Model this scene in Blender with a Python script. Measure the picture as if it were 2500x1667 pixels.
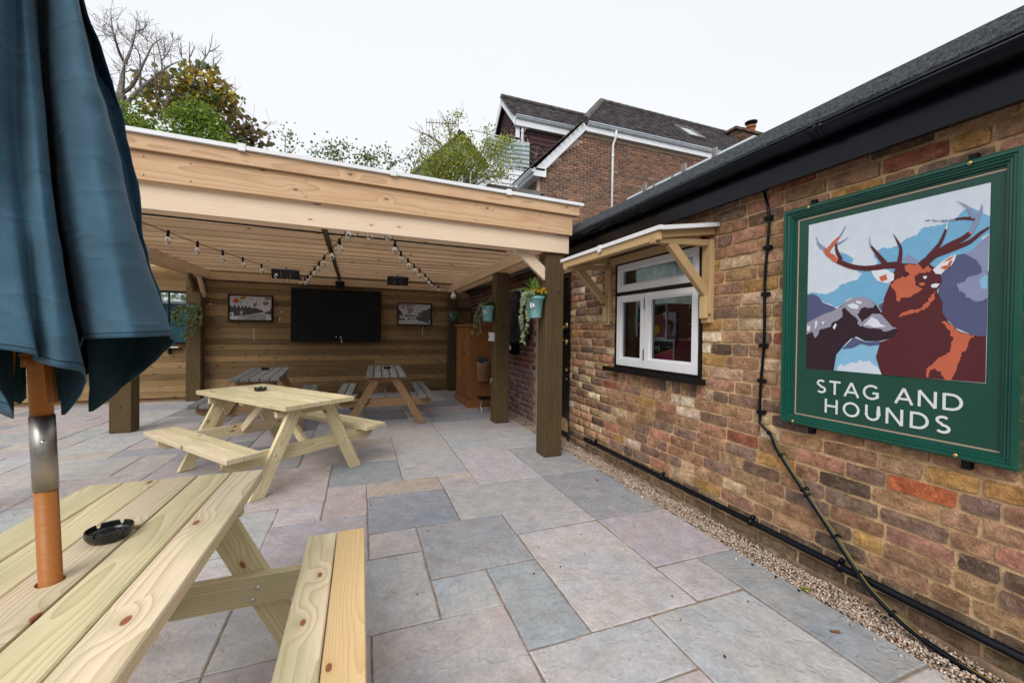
import bpy, bmesh, math, random
import numpy as np
from math import radians, sin, cos, pi, sqrt, atan2, hypot
from mathutils import Matrix, Vector, noise

random.seed(7)
RNG = np.random.default_rng(11)
scene = bpy.context.scene
for o in list(bpy.data.objects):
    bpy.data.objects.remove(o)

# ------------------------------------------------------------------ camera
EYE = Vector((0, 0, 1.25))
YAW, PITCH, ROLL = radians(20.6), radians(0.6), radians(0.76)
f0 = Vector((sin(YAW), cos(YAW), 0)); r0 = Vector((cos(YAW), -sin(YAW), 0)); u0 = Vector((0, 0, 1))
FW = f0 * cos(PITCH) - u0 * sin(PITCH)
u1 = u0 * cos(PITCH) + f0 * sin(PITCH)
RT = r0 * cos(ROLL) + u1 * sin(ROLL)
UP = u1 * cos(ROLL) - r0 * sin(ROLL)
camd = bpy.data.cameras.new("camera")
cam = bpy.data.objects.new("camera", camd)
scene.collection.objects.link(cam)
mw = Matrix.Identity(4)
for i in range(3):
    mw[i][0] = RT[i]; mw[i][1] = UP[i]; mw[i][2] = -FW[i]; mw[i][3] = EYE[i]
cam.matrix_world = mw
camd.sensor_width = 36.0
camd.lens = 977.0 / 2500 * 36
camd.shift_y = -12.5 / 2500
camd.clip_start = 0.02
camd.clip_end = 3000
scene.camera = cam

# ------------------------------------------------------------------ world, sun, exposure
SUN_EL, SUN_AZ = radians(42), radians(215)      # azimuth from +Y, clockwise: the sun stands behind the camera
world = bpy.data.worlds.new("World")
scene.world = world
world.use_nodes = True
wn = world.node_tree.nodes; wl = world.node_tree.links
wn.clear()
sky = wn.new('ShaderNodeTexSky'); sky.sky_type = 'NISHITA'; sky.sun_disc = False
sky.sun_elevation = SUN_EL; sky.sun_rotation = SUN_AZ
sky.air_density = 1.0; sky.dust_density = 6.0; sky.ozone_density = 1.0
hs = wn.new('ShaderNodeHueSaturation'); hs.inputs['Saturation'].default_value = 0.16
wmix = wn.new('ShaderNodeMix'); wmix.data_type = 'RGBA'
wmix.inputs[0].default_value = 0.80
wmix.inputs[7].default_value = (7.35, 7.55, 7.9, 1)      # even cloud layer
# a faint mottling of the cloud sheet
tcw = wn.new('ShaderNodeTexCoord'); nzw = wn.new('ShaderNodeTexNoise')
nzw.inputs['Scale'].default_value = 1.6; nzw.inputs['Detail'].default_value = 3
wl.new(tcw.outputs['Generated'], nzw.inputs['Vector'])
mrw = wn.new('ShaderNodeMapRange'); mrw.inputs['To Min'].default_value = 0.94; mrw.inputs['To Max'].default_value = 1.05
wl.new(nzw.outputs['Fac'], mrw.inputs['Value'])
bgn = wn.new('ShaderNodeBackground'); bgn.inputs['Strength'].default_value = 0.10
mulw = wn.new('ShaderNodeMix'); mulw.data_type = 'RGBA'; mulw.blend_type = 'MULTIPLY'; mulw.inputs[0].default_value = 1
wout = wn.new('ShaderNodeOutputWorld')
wl.new(sky.outputs[0], hs.inputs['Color']); wl.new(hs.outputs[0], wmix.inputs[6])
wl.new(wmix.outputs[2], mulw.inputs[6]); wl.new(mrw.outputs[0], mulw.inputs[7])
wl.new(mulw.outputs[2], bgn.inputs['Color']); wl.new(bgn.outputs[0], wout.inputs['Surface'])

sund = bpy.data.lights.new("sun", 'SUN'); sund.energy = 1.5; sund.angle = radians(36); sund.color = (1.0, 0.95, 0.88)
sun = bpy.data.objects.new("sun", sund); scene.collection.objects.link(sun)
sdir = Vector((sin(SUN_AZ) * cos(SUN_EL), cos(SUN_AZ) * cos(SUN_EL), sin(SUN_EL)))
sun.rotation_euler = sdir.to_track_quat('Z', 'Y').to_euler()
sun.location = (-4, -8, 12)
scene.view_settings.view_transform = 'Standard'
scene.view_settings.look = 'None'
scene.view_settings.exposure = 0.55
scene.view_settings.gamma = 1.0
scene.view_settings.use_curve_mapping = False
scene.render.engine = 'CYCLES'
scene.cycles.use_denoising = True
scene.cycles.max_bounces = 8
scene.cycles.diffuse_bounces = 5
scene.cycles.glossy_bounces = 3
scene.cycles.transmission_bounces = 5
scene.cycles.transparent_max_bounces = 10
scene.cycles.caustics_reflective = False
scene.cycles.caustics_refractive = False
scene.cycles.sample_clamp_indirect = 6.0

# ------------------------------------------------------------------ helpers
WM = {}

def s2l(c):
    return tuple((v / 12.92 if v <= 0.04045 else ((v + 0.055) / 1.055) ** 2.4) for v in (x / 255.0 for x in c))

def jit(c, a=0.1, b=0.04):
    k = 1 + random.uniform(-a, a)
    return tuple(max(0.0, min(0.85, v * k * (1 + random.uniform(-b, b)))) for v in c)

def link(o, parent=None, world_m=None):
    scene.collection.objects.link(o)
    m = world_m if world_m is not None else Matrix.Identity(4)
    if parent is not None:
        o.parent = parent
        o.matrix_parent_inverse = WM[parent.name].inverted()
    o.matrix_basis = m
    WM[o.name] = m.copy()
    return o

def tag(o, label=None, cat=None, group=None, kind=None):
    if label: o['label'] = label
    if cat: o['category'] = cat
    if group: o['group'] = group
    if kind: o['kind'] = kind
    return o

def thing(name, loc, label, cat, group=None, rotz=0.0):
    o = bpy.data.objects.new(name, None)
    o.empty_display_size = 0.2
    link(o, None, Matrix.Translation(Vector(loc)) @ Matrix.Rotation(rotz, 4, 'Z'))
    return tag(o, label, cat, group)

def shade(me, smooth):
    if smooth:
        me.polygons.foreach_set('use_smooth', [True] * len(me.polygons))

def mesh_obj(name, verts, faces, mat, parent=None, smooth=False, wm=None, cols=None, color=None, fmat=None):
    """one mesh; mat may be a list with fmat giving the slot of each face; cols = colour per face"""
    me = bpy.data.meshes.new(name)
    me.from_pydata([tuple(v) for v in verts], [], [tuple(f) for f in faces])
    for m in (mat if isinstance(mat, (list, tuple)) else [mat]):
        me.materials.append(m)
    if fmat is not None:
        me.polygons.foreach_set('material_index', fmat)
    if cols is not None:
        at = me.color_attributes.new('Col', 'FLOAT_COLOR', 'CORNER')
        buf = []
        for p, c in zip(me.polygons, cols):
            buf.extend((c[0], c[1], c[2], 1.0) * p.loop_total)
        at.data.foreach_set('color', buf)
    shade(me, smooth)
    me.update()
    o = bpy.data.objects.new(name, me)
    if color: o.color = (*color, 1)
    return link(o, parent, wm)

def tri_mass(name, V, F, mat, parent=None, cols=None, smooth=False):
    """big triangle soup from numpy arrays; cols per triangle (n,3)"""
    me = bpy.data.meshes.new(name)
    nv, nf = len(V), len(F)
    me.vertices.add(nv); me.vertices.foreach_set('co', np.asarray(V, np.float32).ravel())
    me.loops.add(nf * 3); me.loops.foreach_set('vertex_index', np.asarray(F, np.int32).ravel())
    me.polygons.add(nf)
    me.polygons.foreach_set('loop_start', np.arange(nf, dtype=np.int32) * 3)
    me.polygons.foreach_set('loop_total', np.full(nf, 3, np.int32))
    if smooth: me.polygons.foreach_set('use_smooth', np.ones(nf, bool))
    me.update(calc_edges=True)
    if cols is not None:
        at = me.color_attributes.new('Col', 'FLOAT_COLOR', 'CORNER')
        c4 = np.ones((nf, 3, 4), np.float32); c4[:, :, :3] = np.asarray(cols, np.float32)[:, None, :]
        at.data.foreach_set('color', c4.ravel())
    me.materials.append(mat)
    o = bpy.data.objects.new(name, me)
    return link(o, parent)

def instances(tv, tf, mats):
    """numpy: template verts (n,3), tris (m,3), list of 4x4 arrays -> V, F"""
    M = np.asarray(mats, np.float64); n = len(tv)
    V = np.einsum('kij,nj->kni', M[:, :3, :3], np.asarray(tv, float)) + M[:, None, :3, 3]
    F = np.asarray(tf)[None] + (np.arange(len(M)) * n)[:, None, None]
    return V.reshape(-1, 3), F.reshape(-1, 3)

def rot_rand(k):
    q = RNG.normal(size=(k, 4)); q /= np.linalg.norm(q, axis=1)[:, None]
    w, x, y, z = q.T
    R = np.empty((k, 3, 3))
    R[:, 0, 0] = 1 - 2 * (y * y + z * z); R[:, 0, 1] = 2 * (x * y - z * w); R[:, 0, 2] = 2 * (x * z + y * w)
    R[:, 1, 0] = 2 * (x * y + z * w); R[:, 1, 1] = 1 - 2 * (x * x + z * z); R[:, 1, 2] = 2 * (y * z - x * w)
    R[:, 2, 0] = 2 * (x * z - y * w); R[:, 2, 1] = 2 * (y * z + x * w); R[:, 2, 2] = 1 - 2 * (x * x + y * y)
    return R

def xf(R, S, T):
    k = len(T); M = np.zeros((k, 4, 4)); M[:, 3, 3] = 1
    M[:, :3, :3] = R * (S[:, None, :] if S.ndim == 2 else S[:, None, None]); M[:, :3, 3] = T
    return M

class MB:
    """collects simple shapes into ONE part"""
    def __init__(s): s.v = []; s.f = []; s.m = []; s.c = []
    def add(s, verts, faces, mi=0, col=(1, 1, 1)):
        k = len(s.v); s.v.extend(tuple(x) for x in verts)
        s.f.extend(tuple(i + k for i in f) for f in faces)
        s.m.extend([mi] * len(faces)); s.c.extend([col] * len(faces)); return s
    def box(s, lo, hi, mi=0, col=(1, 1, 1), M=None):
        x0, y0, z0 = lo; x1, y1, z1 = hi
        v = [(x0, y0, z0), (x1, y0, z0), (x1, y1, z0), (x0, y1, z0), (x0, y0, z1), (x1, y0, z1), (x1, y1, z1), (x0, y1, z1)]
        if M is not None: v = [M @ Vector(p) for p in v]
        return s.add(v, [(0, 3, 2, 1), (4, 5, 6, 7), (0, 1, 5, 4), (1, 2, 6, 5), (2, 3, 7, 6), (3, 0, 4, 7)], mi, col)
    def tube(s, pts, rad, n=8, mi=0, col=(1, 1, 1), caps=True):
        pts = [Vector(p) for p in pts]
        rads = rad if isinstance(rad, (list, tuple)) else [rad] * len(pts)
        up = Vector((0, 0, 1)); vs = []; fs = []
        prev = None
        for i, p in enumerate(pts):
            d = (pts[min(i + 1, len(pts) - 1)] - pts[max(i - 1, 0)])
            if d.length < 1e-9: d = Vector((0, 0, 1))
            d.normalize()
            if prev is None:
                a = d.cross(up) if abs(d.z) < 0.95 else d.cross(Vector((1, 0, 0)))
            else:
                a = prev - d * prev.dot(d)
                if a.length < 1e-6: a = d.cross(up)
            a.normalize(); b = d.cross(a); prev = a
            for k in range(n):
                t = 2 * pi * k / n
                vs.append(p + (a * cos(t) + b * sin(t)) * rads[i])
        for i in range(len(pts) - 1):
            for k in range(n):
                fs.append((i * n + k, i * n + (k + 1) % n, (i + 1) * n + (k + 1) % n, (i + 1) * n + k))
        if caps:
            fs.append(tuple(range(n))[::-1]); fs.append(tuple(range((len(pts) - 1) * n, len(pts) * n)))
        return s.add(vs, fs, mi, col)
    def lathe(s, prof, n=20, M=None, mi=0, col=(1, 1, 1)):
        vs = []; fs = []
        for r, z in prof:
            for k in range(n):
                t = 2 * pi * k / n; p = Vector((r * cos(t), r * sin(t), z)); vs.append(M @ p if M is not None else p)
        for i in range(len(prof) - 1):
            for k in range(n):
                fs.append((i * n + k, i * n + (k + 1) % n, (i + 1) * n + (k + 1) % n, (i + 1) * n + k))
        return s.add(vs, fs, mi, col)
    def prism(s, poly, M, t, mi=0, col=(1, 1, 1)):
        """poly in local XY, extruded along local Z by t"""
        n = len(poly)
        v = [M @ Vector((x, y, 0)) for x, y in poly] + [M @ Vector((x, y, t)) for x, y in poly]
        f = [tuple(range(n))[::-1], tuple(range(n, 2 * n))] + [(i, (i + 1) % n, n + (i + 1) % n, n + i) for i in range(n)]
        return s.add(v, f, mi, col)
    def out(s, name, mat, parent=None, smooth=False, wm=None, color=None, cols=False):
        return mesh_obj(name, s.v, s.f, mat, parent, smooth, wm, s.c if cols else None, color, s.m if isinstance(mat, (list, tuple)) else None)

def frame_m(origin, x, z):
    x = Vector(x).normalized(); z = Vector(z); z = (z - x * z.dot(x)).normalized(); y = z.cross(x)
    m = Matrix.Identity(4)
    for i in range(3):
        m[i][0] = x[i]; m[i][1] = y[i]; m[i][2] = z[i]; m[i][3] = origin[i]
    return m

BOXC = {}
def cham_mesh(L, w, t, c):
    key = (round(L, 3), round(w, 4), round(t, 4), c)
    if key in BOXC: return BOXC[key]
    bm = bmesh.new(); bmesh.ops.create_cube(bm, size=1.0)
    for v in bm.verts: v.co = Vector((v.co.x * L, v.co.y * w, v.co.z * t))
    if c > 0: bmesh.ops.bevel(bm, geom=list(bm.edges), offset=min(c, t * .4), segments=1, affect='EDGES', profile=0.5)
    me = bpy.data.meshes.new("board"); bm.to_mesh(me); bm.free()
    BOXC[key] = me; return me

def board(name, p0, p1, w, t, nrm, mat, parent, c=0.003, color=None, label=None):
    """a plank from p0 to p1 (centre line), width w across, thickness t along nrm; own object, grain along local X"""
    p0 = Vector(p0); p1 = Vector(p1)
    base = cham_mesh((p1 - p0).length, w, t, c)
    me = base
    if not (len(me.materials) and me.materials[0] == mat):
        if len(me.materials): 
            key = (me.name, mat.name)
            if key in BOXC: me = BOXC[key]
            else:
                me = base.copy(); me.materials.clear(); me.materials.append(mat); BOXC[key] = me
        else: me.materials.append(mat)
    o = bpy.data.objects.new(name, me)
    if color: o.color = (*color, 1)
    if label: o['label'] = label
    return link(o, parent, frame_m((p0 + p1) / 2, p1 - p0, nrm))

# ------------------------------------------------------------------ materials
def new_mat(name):
    m = bpy.data.materials.new(name); m.use_nodes = True
    nt = m.node_tree; nt.nodes.clear()
    out = nt.nodes.new('ShaderNodeOutputMaterial')
    b = nt.nodes.new('ShaderNodeBsdfPrincipled')
    nt.links.new(b.outputs[0], out.inputs['Surface'])
    return m, nt, b, out

class NT:
    """tiny node-building shorthand"""
    def __init__(s, nt): s.nt = nt
    def n(s, t, **k):
        nd = s.nt.nodes.new(t)
        for a, v in k.items(): setattr(nd, a, v)
        return nd
    def lk(s, a, b): s.nt.links.new(a, b)
    def put(s, sock, v):
        if hasattr(v, 'is_output'): s.lk(v, sock)
        elif isinstance(v, (tuple, list)) and len(v) == 3 and sock.type == 'RGBA': sock.default_value = (*v, 1)
        else: sock.default_value = v
    def math(s, op, a, b=0.0, c=0.0, clamp=False):
        nd = s.n('ShaderNodeMath', operation=op); nd.use_clamp = clamp
        s.put(nd.inputs[0], a); s.put(nd.inputs[1], b)
        if op in ('MULTIPLY_ADD',): s.put(nd.inputs[2], c)
        return nd.outputs[0]
    def mr(s, v, a, b, c=0.0, d=1.0):
        nd = s.n('ShaderNodeMapRange'); nd.interpolation_type = 'SMOOTHSTEP'
        for i, x in enumerate((v, a, b, c, d)): s.put(nd.inputs[i], x)
        return nd.outputs[0]
    def mix(s, fac, a, b, blend='MIX'):
        nd = s.n('ShaderNodeMix', data_type='RGBA', blend_type=blend)
        s.put(nd.inputs[0], fac); s.put(nd.inputs[6], a); s.put(nd.inputs[7], b)
        return nd.outputs[2]
    def noise(s, vec, scale, detail=3.0, rough=0.55, out=0):
        nd = s.n('ShaderNodeTexNoise')
        if vec is not None: s.lk(vec, nd.inputs['Vector'])
        nd.inputs['Scale'].default_value = scale; nd.inputs['Detail'].default_value = detail; nd.inputs['Roughness'].default_value = rough
        return nd.outputs[out]
    def vm(s, op, a, b):
        nd = s.n('ShaderNodeVectorMath', operation=op)
        s.put(nd.inputs[0], a)
        if b is not None: s.put(nd.inputs[1], b)
        return nd.outputs[0]
    def bump(s, h, strength, dist, b):
        nd = s.n('ShaderNodeBump'); nd.inputs['Strength'].default_value = strength; nd.inputs['Distance'].default_value = dist
        s.lk(h, nd.inputs['Height']); s.lk(nd.outputs[0], b.inputs['Normal'])

def plain(name, col, rough=0.6, metal=0.0, spec=0.5, vary=0.12, nscale=9.0, bump=0.0, bscale=60.0, dirt=None, coat=0.0):
    m, nt, b, out = new_mat(name); k = NT(nt)
    tc = k.n('ShaderNodeTexCoord').outputs['Object']
    nz = k.noise(tc, nscale, 4)
    f = k.mr(nz, 0.3, 0.7, 1 - vary, 1 + vary)
    c = k.mix(1.0, col, f, 'MULTIPLY')
    if dirt:
        c = k.mix(k.mr(k.noise(tc, nscale * 0.7, 5, 0.65), 0.5, 0.75), c, dirt)
    k.lk(c, b.inputs['Base Color'])
    b.inputs['Roughness'].default_value = rough; b.inputs['Metallic'].default_value = metal
    b.inputs['Specular IOR Level'].default_value = spec
    if coat: b.inputs['Coat Weight'].default_value = coat
    if vary and rough > .15:
        k.lk(k.mr(k.noise(tc, nscale * 2.3, 3), 0.3, 0.7, rough * .85, min(1, rough * 1.15)), b.inputs['Roughness'])
    if bump: k.bump(k.noise(tc, bscale, 4), bump, 0.01, b)
    return m

def wood(name, light, dark, knot, alt=None, ring=130.0, rough=0.7, var=0.18, blotch=None, blotch_amt=0.35, ringc=0.55, bump=0.25, knots=0.62, fine=0.25, seed=0.0, kx=4.6, ky=9.0):
    """true 3D growth rings round a pith parallel to the board, knots that bend them"""
    m, nt, b, out = new_mat(name); k = NT(nt)
    tc = k.n('ShaderNodeTexCoord').outputs['Object']
    r = k.n('ShaderNodeObjectInfo').outputs['Random']
    r = k.math('FRACT', k.math('ADD', r, seed))
    cx = k.n('ShaderNodeCombineXYZ')
    k.put(cx.inputs[0], k.math('MULTIPLY', r, 61.7)); k.put(cx.inputs[1], k.math('MULTIPLY', r, 23.1)); k.put(cx.inputs[2], k.math('MULTIPLY', r, 11.3))
    P = k.vm('ADD', tc, cx.outputs[0])
    sx = k.n('ShaderNodeSeparateXYZ'); k.lk(tc, sx.inputs[0])
    r2 = k.math('FRACT', k.math('MULTIPLY', r, 17.31)); r3 = k.math('FRACT', k.math('MULTIPLY', r, 43.77))
    P1 = k.vm('MULTIPLY', P, (1.3, 5.0, 5.0))
    nz = k.n('ShaderNodeTexNoise'); k.lk(P1, nz.inputs['Vector']); nz.inputs['Scale'].default_value = 1.0; nz.inputs['Detail'].default_value = 2.0
    sc = k.n('ShaderNodeSeparateColor'); k.lk(nz.outputs['Color'], sc.inputs[0])
    # knots
    sP = k.n('ShaderNodeSeparateXYZ'); k.lk(P, sP.inputs[0])
    cP = k.n('ShaderNodeCombineXYZ'); k.put(cP.inputs[0], k.math('MULTIPLY', sP.outputs[0], kx)); k.put(cP.inputs[1], k.math('ADD', k.math('MULTIPLY', sP.outputs[1], ky), k.math('MULTIPLY', sP.outputs[2], 2.0)))
    PV = cP.outputs[0]
    vo = k.n('ShaderNodeTexVoronoi'); vo.voronoi_dimensions = '2D'; k.lk(PV, vo.inputs['Vector']); vo.inputs['Scale'].default_value = 1.0
    sv = k.n('ShaderNodeSeparateColor'); k.lk(vo.outputs['Color'], sv.inputs[0])
    gate = k.math('GREATER_THAN', sv.outputs[0], knots)
    kd = vo.outputs['Distance']
    near = k.math('MULTIPLY', k.mr(kd, 0.05, 0.50, 1.0, 0.0), gate)
    core = k.math('MULTIPLY', k.mr(kd, 0.055, 0.085, 1.0, 0.0), gate)
    halo = k.math('MULTIPLY', k.mr(kd, 0.06, 0.24, 1.0, 0.0), gate)
    yd = k.math('ADD', k.math('ADD', sx.outputs[1], k.math('MULTIPLY', k.math('SUBTRACT', r2, 0.5), 0.15)), k.math('MULTIPLY', k.math('SUBTRACT', sc.outputs[0], 0.5), 0.07))
    zd = k.math('ADD', k.math('ADD', sx.outputs[2], k.math('MULTIPLY_ADD', r3, 0.09, 0.018)), k.math('MULTIPLY', k.math('SUBTRACT', sc.outputs[1], 0.5), 0.055))
    rad = k.math('SQRT', k.math('ADD', k.math('MULTIPLY', yd, yd), k.math('MULTIPLY', zd, zd)))
    rad = k.math('ADD', rad, k.math('MULTIPLY', near, 0.016))
    fr = k.math('FRACT', k.math('MULTIPLY', rad, ring))
    late = k.math('POWER', fr, 2.6)
    PF = k.vm('MULTIPLY', P, (5.0, 150.0, 150.0))
    fn = k.noise(PF, 1.0, 3.0, 0.6)
    fac = k.math('ADD', k.math('MULTIPLY', late, ringc), k.math('MULTIPLY', k.math('SUBTRACT', fn, 0.5), fine * 2), clamp=True)
    lt = k.mix(k.mr(r2, .35, .9), light, alt) if alt else light
    c = k.mix(fac, lt, dark)
    if blotch:
        PB = k.vm('MULTIPLY', P, (1.6, 7.0, 7.0))
        c = k.mix(k.math('MULTIPLY', k.mr(k.noise(PB, 1.3, 4, 0.6), 0.42, 0.72), blotch_amt), c, blotch)
    c = k.mix(k.math('MULTIPLY', halo, 0.35), c, dark)
    c = k.mix(core, c, knot)
    tone = k.mr(r3, 0.0, 1.0, 1 - var, 1 + var * .7)
    c = k.mix(1.0, c, tone, 'MULTIPLY')
    k.lk(c, b.inputs['Base Color'])
    k.lk(k.mr(fn, 0.2, 0.8, rough - .08, rough + .1), b.inputs['Roughness'])
    b.inputs['Specular IOR Level'].default_value = 0.3
    h = k.math('ADD', k.math('MULTIPLY', fac, 0.6), fn)
    k.bump(h, bump, 0.004, b)
    return m

def brick_mat(name, from_attr=False, lime=(0.50, 0.44, 0.37), lime_amt=0.65, mort=(0.42, 0.265, 0.14), bump=1.0, wear=0.36):
    m, nt, b, out = new_mat(name); k = NT(nt)
    tc = k.n('ShaderNodeTexCoord').outputs['Object']
    if from_attr:
        a = k.n('ShaderNodeAttribute'); a.attribute_name = 'Col'; base = a.outputs['Color']
    else:
        base = k.n('ShaderNodeObjectInfo').outputs['Color']
    geo = k.n('ShaderNodeNewGeometry').outputs['Position']
    n1 = k.noise(geo, 16, 5, 0.65); n2 = k.noise(geo, 55, 5, 0.7); n3 = k.noise(geo, 160, 3, 0.6); n4 = k.noise(geo, 6, 4, 0.6)
    c = k.mix(1.0, base, k.mr(n1, 0.3, 0.72, 0.62, 1.35), 'MULTIPLY')
    c = k.mix(1.0, c, k.mr(n2, 0.3, 0.7, 0.78, 1.2), 'MULTIPLY')
    c = k.mix(k.math('MULTIPLY', k.mr(n2, 0.57, 0.68), wear * lime_amt), c, lime)          # lime bloom
    c = k.mix(k.math('MULTIPLY', k.mr(n4, 0.52, 0.7), wear), c, k.mix(0.5, base, mort))   # smeared mortar
    c = k.mix(k.mr(n3, 0.37, 0.30), c, (0.035, 0.028, 0.025))                             # pits
    k.lk(c, b.inputs['Base Color'])
    b.inputs['Roughness'].default_value = 0.92; b.inputs['Specular IOR Level'].default_value = 0.2
    h = k.math('ADD', k.math('MULTIPLY', n1, 1.2), k.math('ADD', k.math('MULTIPLY', n2, 0.7), k.math('MULTIPLY', n3, 0.35)))
    k.bump(h, bump, 0.012, b)
    return m

def attr_mat(name, rough=0.7, trans=0.0, vary=0.15, scale=30, spec=0.3, bump=0.0):
    m, nt, b, out = new_mat(name); k = NT(nt)
    a = k.n('ShaderNodeAttribute'); a.attribute_name = 'Col'
    geo = k.n('ShaderNodeNewGeometry').outputs['Position']
    nz = k.noise(geo, scale, 3)
    c = k.mix(1.0, a.outputs['Color'], k.mr(nz, 0.3, 0.7, 1 - vary, 1 + vary), 'MULTIPLY')
    k.lk(c, b.inputs['Base Color'])
    b.inputs['Roughness'].default_value = rough; b.inputs['Specular IOR Level'].default_value = spec
    if bump: k.bump(nz, bump, 0.01, b)
    if trans:
        tr = k.n('ShaderNodeBsdfTranslucent'); k.lk(c, tr.inputs['Color'])
        mx = k.n('ShaderNodeMixShader'); mx.inputs[0].default_value = trans
        k.lk(b.outputs[0], mx.inputs[1]); k.lk(tr.outputs[0], mx.inputs[2]); k.lk(mx.outputs[0], out.inputs['Surface'])
    return m

def glass_mat(name, tint=(0.9, 0.95, 0.95), refl=1.0, rough=0.0):
    m, nt, b, out = new_mat(name); k = NT(nt)
    nt.nodes.remove(b)
    t = k.n('ShaderNodeBsdfTransparent'); t.inputs[0].default_value = (*tint, 1)
    g = k.n('ShaderNodeBsdfGlossy'); g.inputs['Roughness'].default_value = rough
    fr = k.n('ShaderNodeFresnel'); fr.inputs['IOR'].default_value = 1.5
    mx = k.n('ShaderNodeMixShader'); k.lk(k.math('MULTIPLY', fr.outputs[0], refl, clamp=True), mx.inputs[0])
    k.lk(t.outputs[0], mx.inputs[1]); k.lk(g.outputs[0], mx.inputs[2]); k.lk(mx.outputs[0], out.inputs['Surface'])
    return m

M = {}
# woods (base colours)
M['fresh'] = wood('fresh_treated_pine', (0.69, 0.59, 0.37), (0.38, 0.31, 0.15), (0.27, 0.095, 0.045), alt=(0.73, 0.60, 0.44), ring=95, var=.12, blotch=(0.43, 0.41, 0.225), blotch_amt=.6, ringc=.66, knots=.70, fine=.32)
M['fresh_orange'] = wood('fresh_orange_pine', (0.72, 0.52, 0.27), (0.56, 0.34, 0.14), (0.25, 0.10, 0.05), ring=150, var=.05, ringc=.6, knots=.75)
M['fascia'] = wood('pergola_fascia_pine', (0.60, 0.405, 0.245), (0.39, 0.235, 0.125), (0.13, 0.09, 0.055), ring=60, var=.10, blotch=(0.52, 0.31, 0.185), blotch_amt=.7, ringc=.75, knots=.80)
M['header'] = wood('pergola_header_pine', (0.73, 0.585, 0.44), (0.63, 0.475, 0.335), (0.40, 0.25, 0.17), ring=70, var=.06, blotch=(0.68, 0.505, 0.37), blotch_amt=.5, ringc=.35, knots=.86)
M['joist'] = wood('pergola_joist_pine', (0.66, 0.455, 0.285), (0.48, 0.31, 0.17), (0.15, 0.08, 0.04), ring=90, var=.16, blotch=(0.42, 0.33, 0.18), blotch_amt=.4, ringc=.4, knots=.80)
M['post'] = wood('treated_post_brown', (0.098, 0.062, 0.028), (0.046, 0.029, 0.013), (0.035, 0.02, 0.012), ring=60, var=.12, blotch=(0.11, 0.085, 0.035), blotch_amt=.6, ringc=.6, knots=.86, rough=.8)
M['cladding'] = wood('brown_stained_boards', (0.295, 0.192, 0.092), (0.150, 0.092, 0.040), (0.028, 0.016, 0.01), ring=95, var=.42, blotch=(0.185, 0.125, 0.055), blotch_amt=.6, ringc=.5, knots=.62, rough=.8)
M['grey'] = wood('weathered_grey_boards', (0.24, 0.235, 0.225), (0.115, 0.11, 0.10), (0.07, 0.06, 0.05), ring=130, var=.2, blotch=(0.15, 0.155, 0.13), blotch_amt=.6, ringc=.55, knots=.75, rough=.9, bump=.5)
M['brownleg'] = wood('brown_table_frame', (0.29, 0.175, 0.092), (0.19, 0.105, 0.052), (0.06, 0.03, 0.015), ring=100, var=.12, ringc=.5, knots=.72)
M['canopy'] = wood('canopy_pine', (0.50, 0.35, 0.18), (0.38, 0.24, 0.11), (0.16, 0.08, 0.04), ring=120, var=.14, ringc=.55, knots=.62)
M['wardrobe'] = wood('waxed_orange_pine', (0.30, 0.125, 0.042), (0.20, 0.075, 0.023), (0.10, 0.035, 0.015), ring=80, var=.08, ringc=.45, knots=.75, rough=.45)
M['pole'] = wood('varnished_hardwood', (0.36, 0.130, 0.026), (0.27, 0.088, 0.017), (0.25, 0.08, 0.02), ring=90, var=.05, ringc=.4, knots=.98, rough=.42, bump=.06)
# masonry
M['brick'] = brick_mat('old_stock_brick')
M['brickm'] = brick_mat('old_stock_brick_mass', True)
M['redbrickm'] = brick_mat('dark_red_brick_mass', True, lime_amt=.3, wear=.3, mort=(.2, .13, .09))
M['hbrick'] = brick_mat('house_brick', False, lime_amt=.15, wear=.25, mort=(.3, .2, .14), bump=.3)
M['hbrickm'] = brick_mat('house_brick_mass', True, lime_amt=.15, wear=.25, mort=(.3, .2, .14), bump=.3)
M['mortar'] = plain('sandy_mortar', (0.58, 0.385, 0.215), .95, vary=.28, nscale=7, bump=.9, bscale=90, dirt=(0.30, 0.20, 0.12))
M['mortar2'] = plain('grey_pink_mortar', (0.30, 0.22, 0.17), .95, vary=.2, bump=.6, bscale=90)
M['mortar3'] = plain('pale_house_mortar', (0.62, 0.47, 0.37), .95, vary=.1, bump=.3)
M['plinth'] = plain('dirty_plinth_render', (0.23, 0.155, 0.10), .95, vary=.5, nscale=9, bump=1.0, bscale=28, dirt=(0.10, 0.078, 0.056))
# plastics, metals, paint
M['black_pvc'] = plain('black_gutter_plastic', (0.0028, 0.0045, 0.0085), .24, vary=.1, nscale=3, spec=.22)
M['black_matt'] = plain('black_matt_paint', (0.0045, 0.0052, 0.0072), .5, vary=.15, spec=.18)
M['black_gloss'] = plain('black_gloss_paint', (0.006, 0.006, 0.007), .22, vary=.1)
M['felt'] = plain('black_mineral_felt', (0.046, 0.054, 0.066), .95, vary=.6, nscale=70, bump=1.0, bscale=130, dirt=(0.012, 0.014, 0.018))
M['white'] = plain('white_gloss_paint', (0.76, 0.77, 0.80), .35, vary=.03, nscale=6)
M['upvc'] = plain('white_upvc', (0.72, 0.75, 0.80), .35, vary=.06, nscale=4)
M['upvc_grey'] = plain('grey_white_gutter', (0.52, 0.58, 0.66), .3, vary=.08, nscale=4)
M['soffit'] = plain('soffit_board', (0.50, 0.52, 0.55), .5, vary=.05)
M['steel'] = plain('brushed_steel', (0.36, 0.335, 0.315), .42, metal=1.0, vary=.06, nscale=20)
M['zinc'] = plain('zinc_bolt', (0.62, 0.64, 0.66), .35, metal=1.0, vary=.1)
M['brass'] = plain('brass', (0.55, 0.38, 0.14), .3, metal=1.0, vary=.1)
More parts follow.
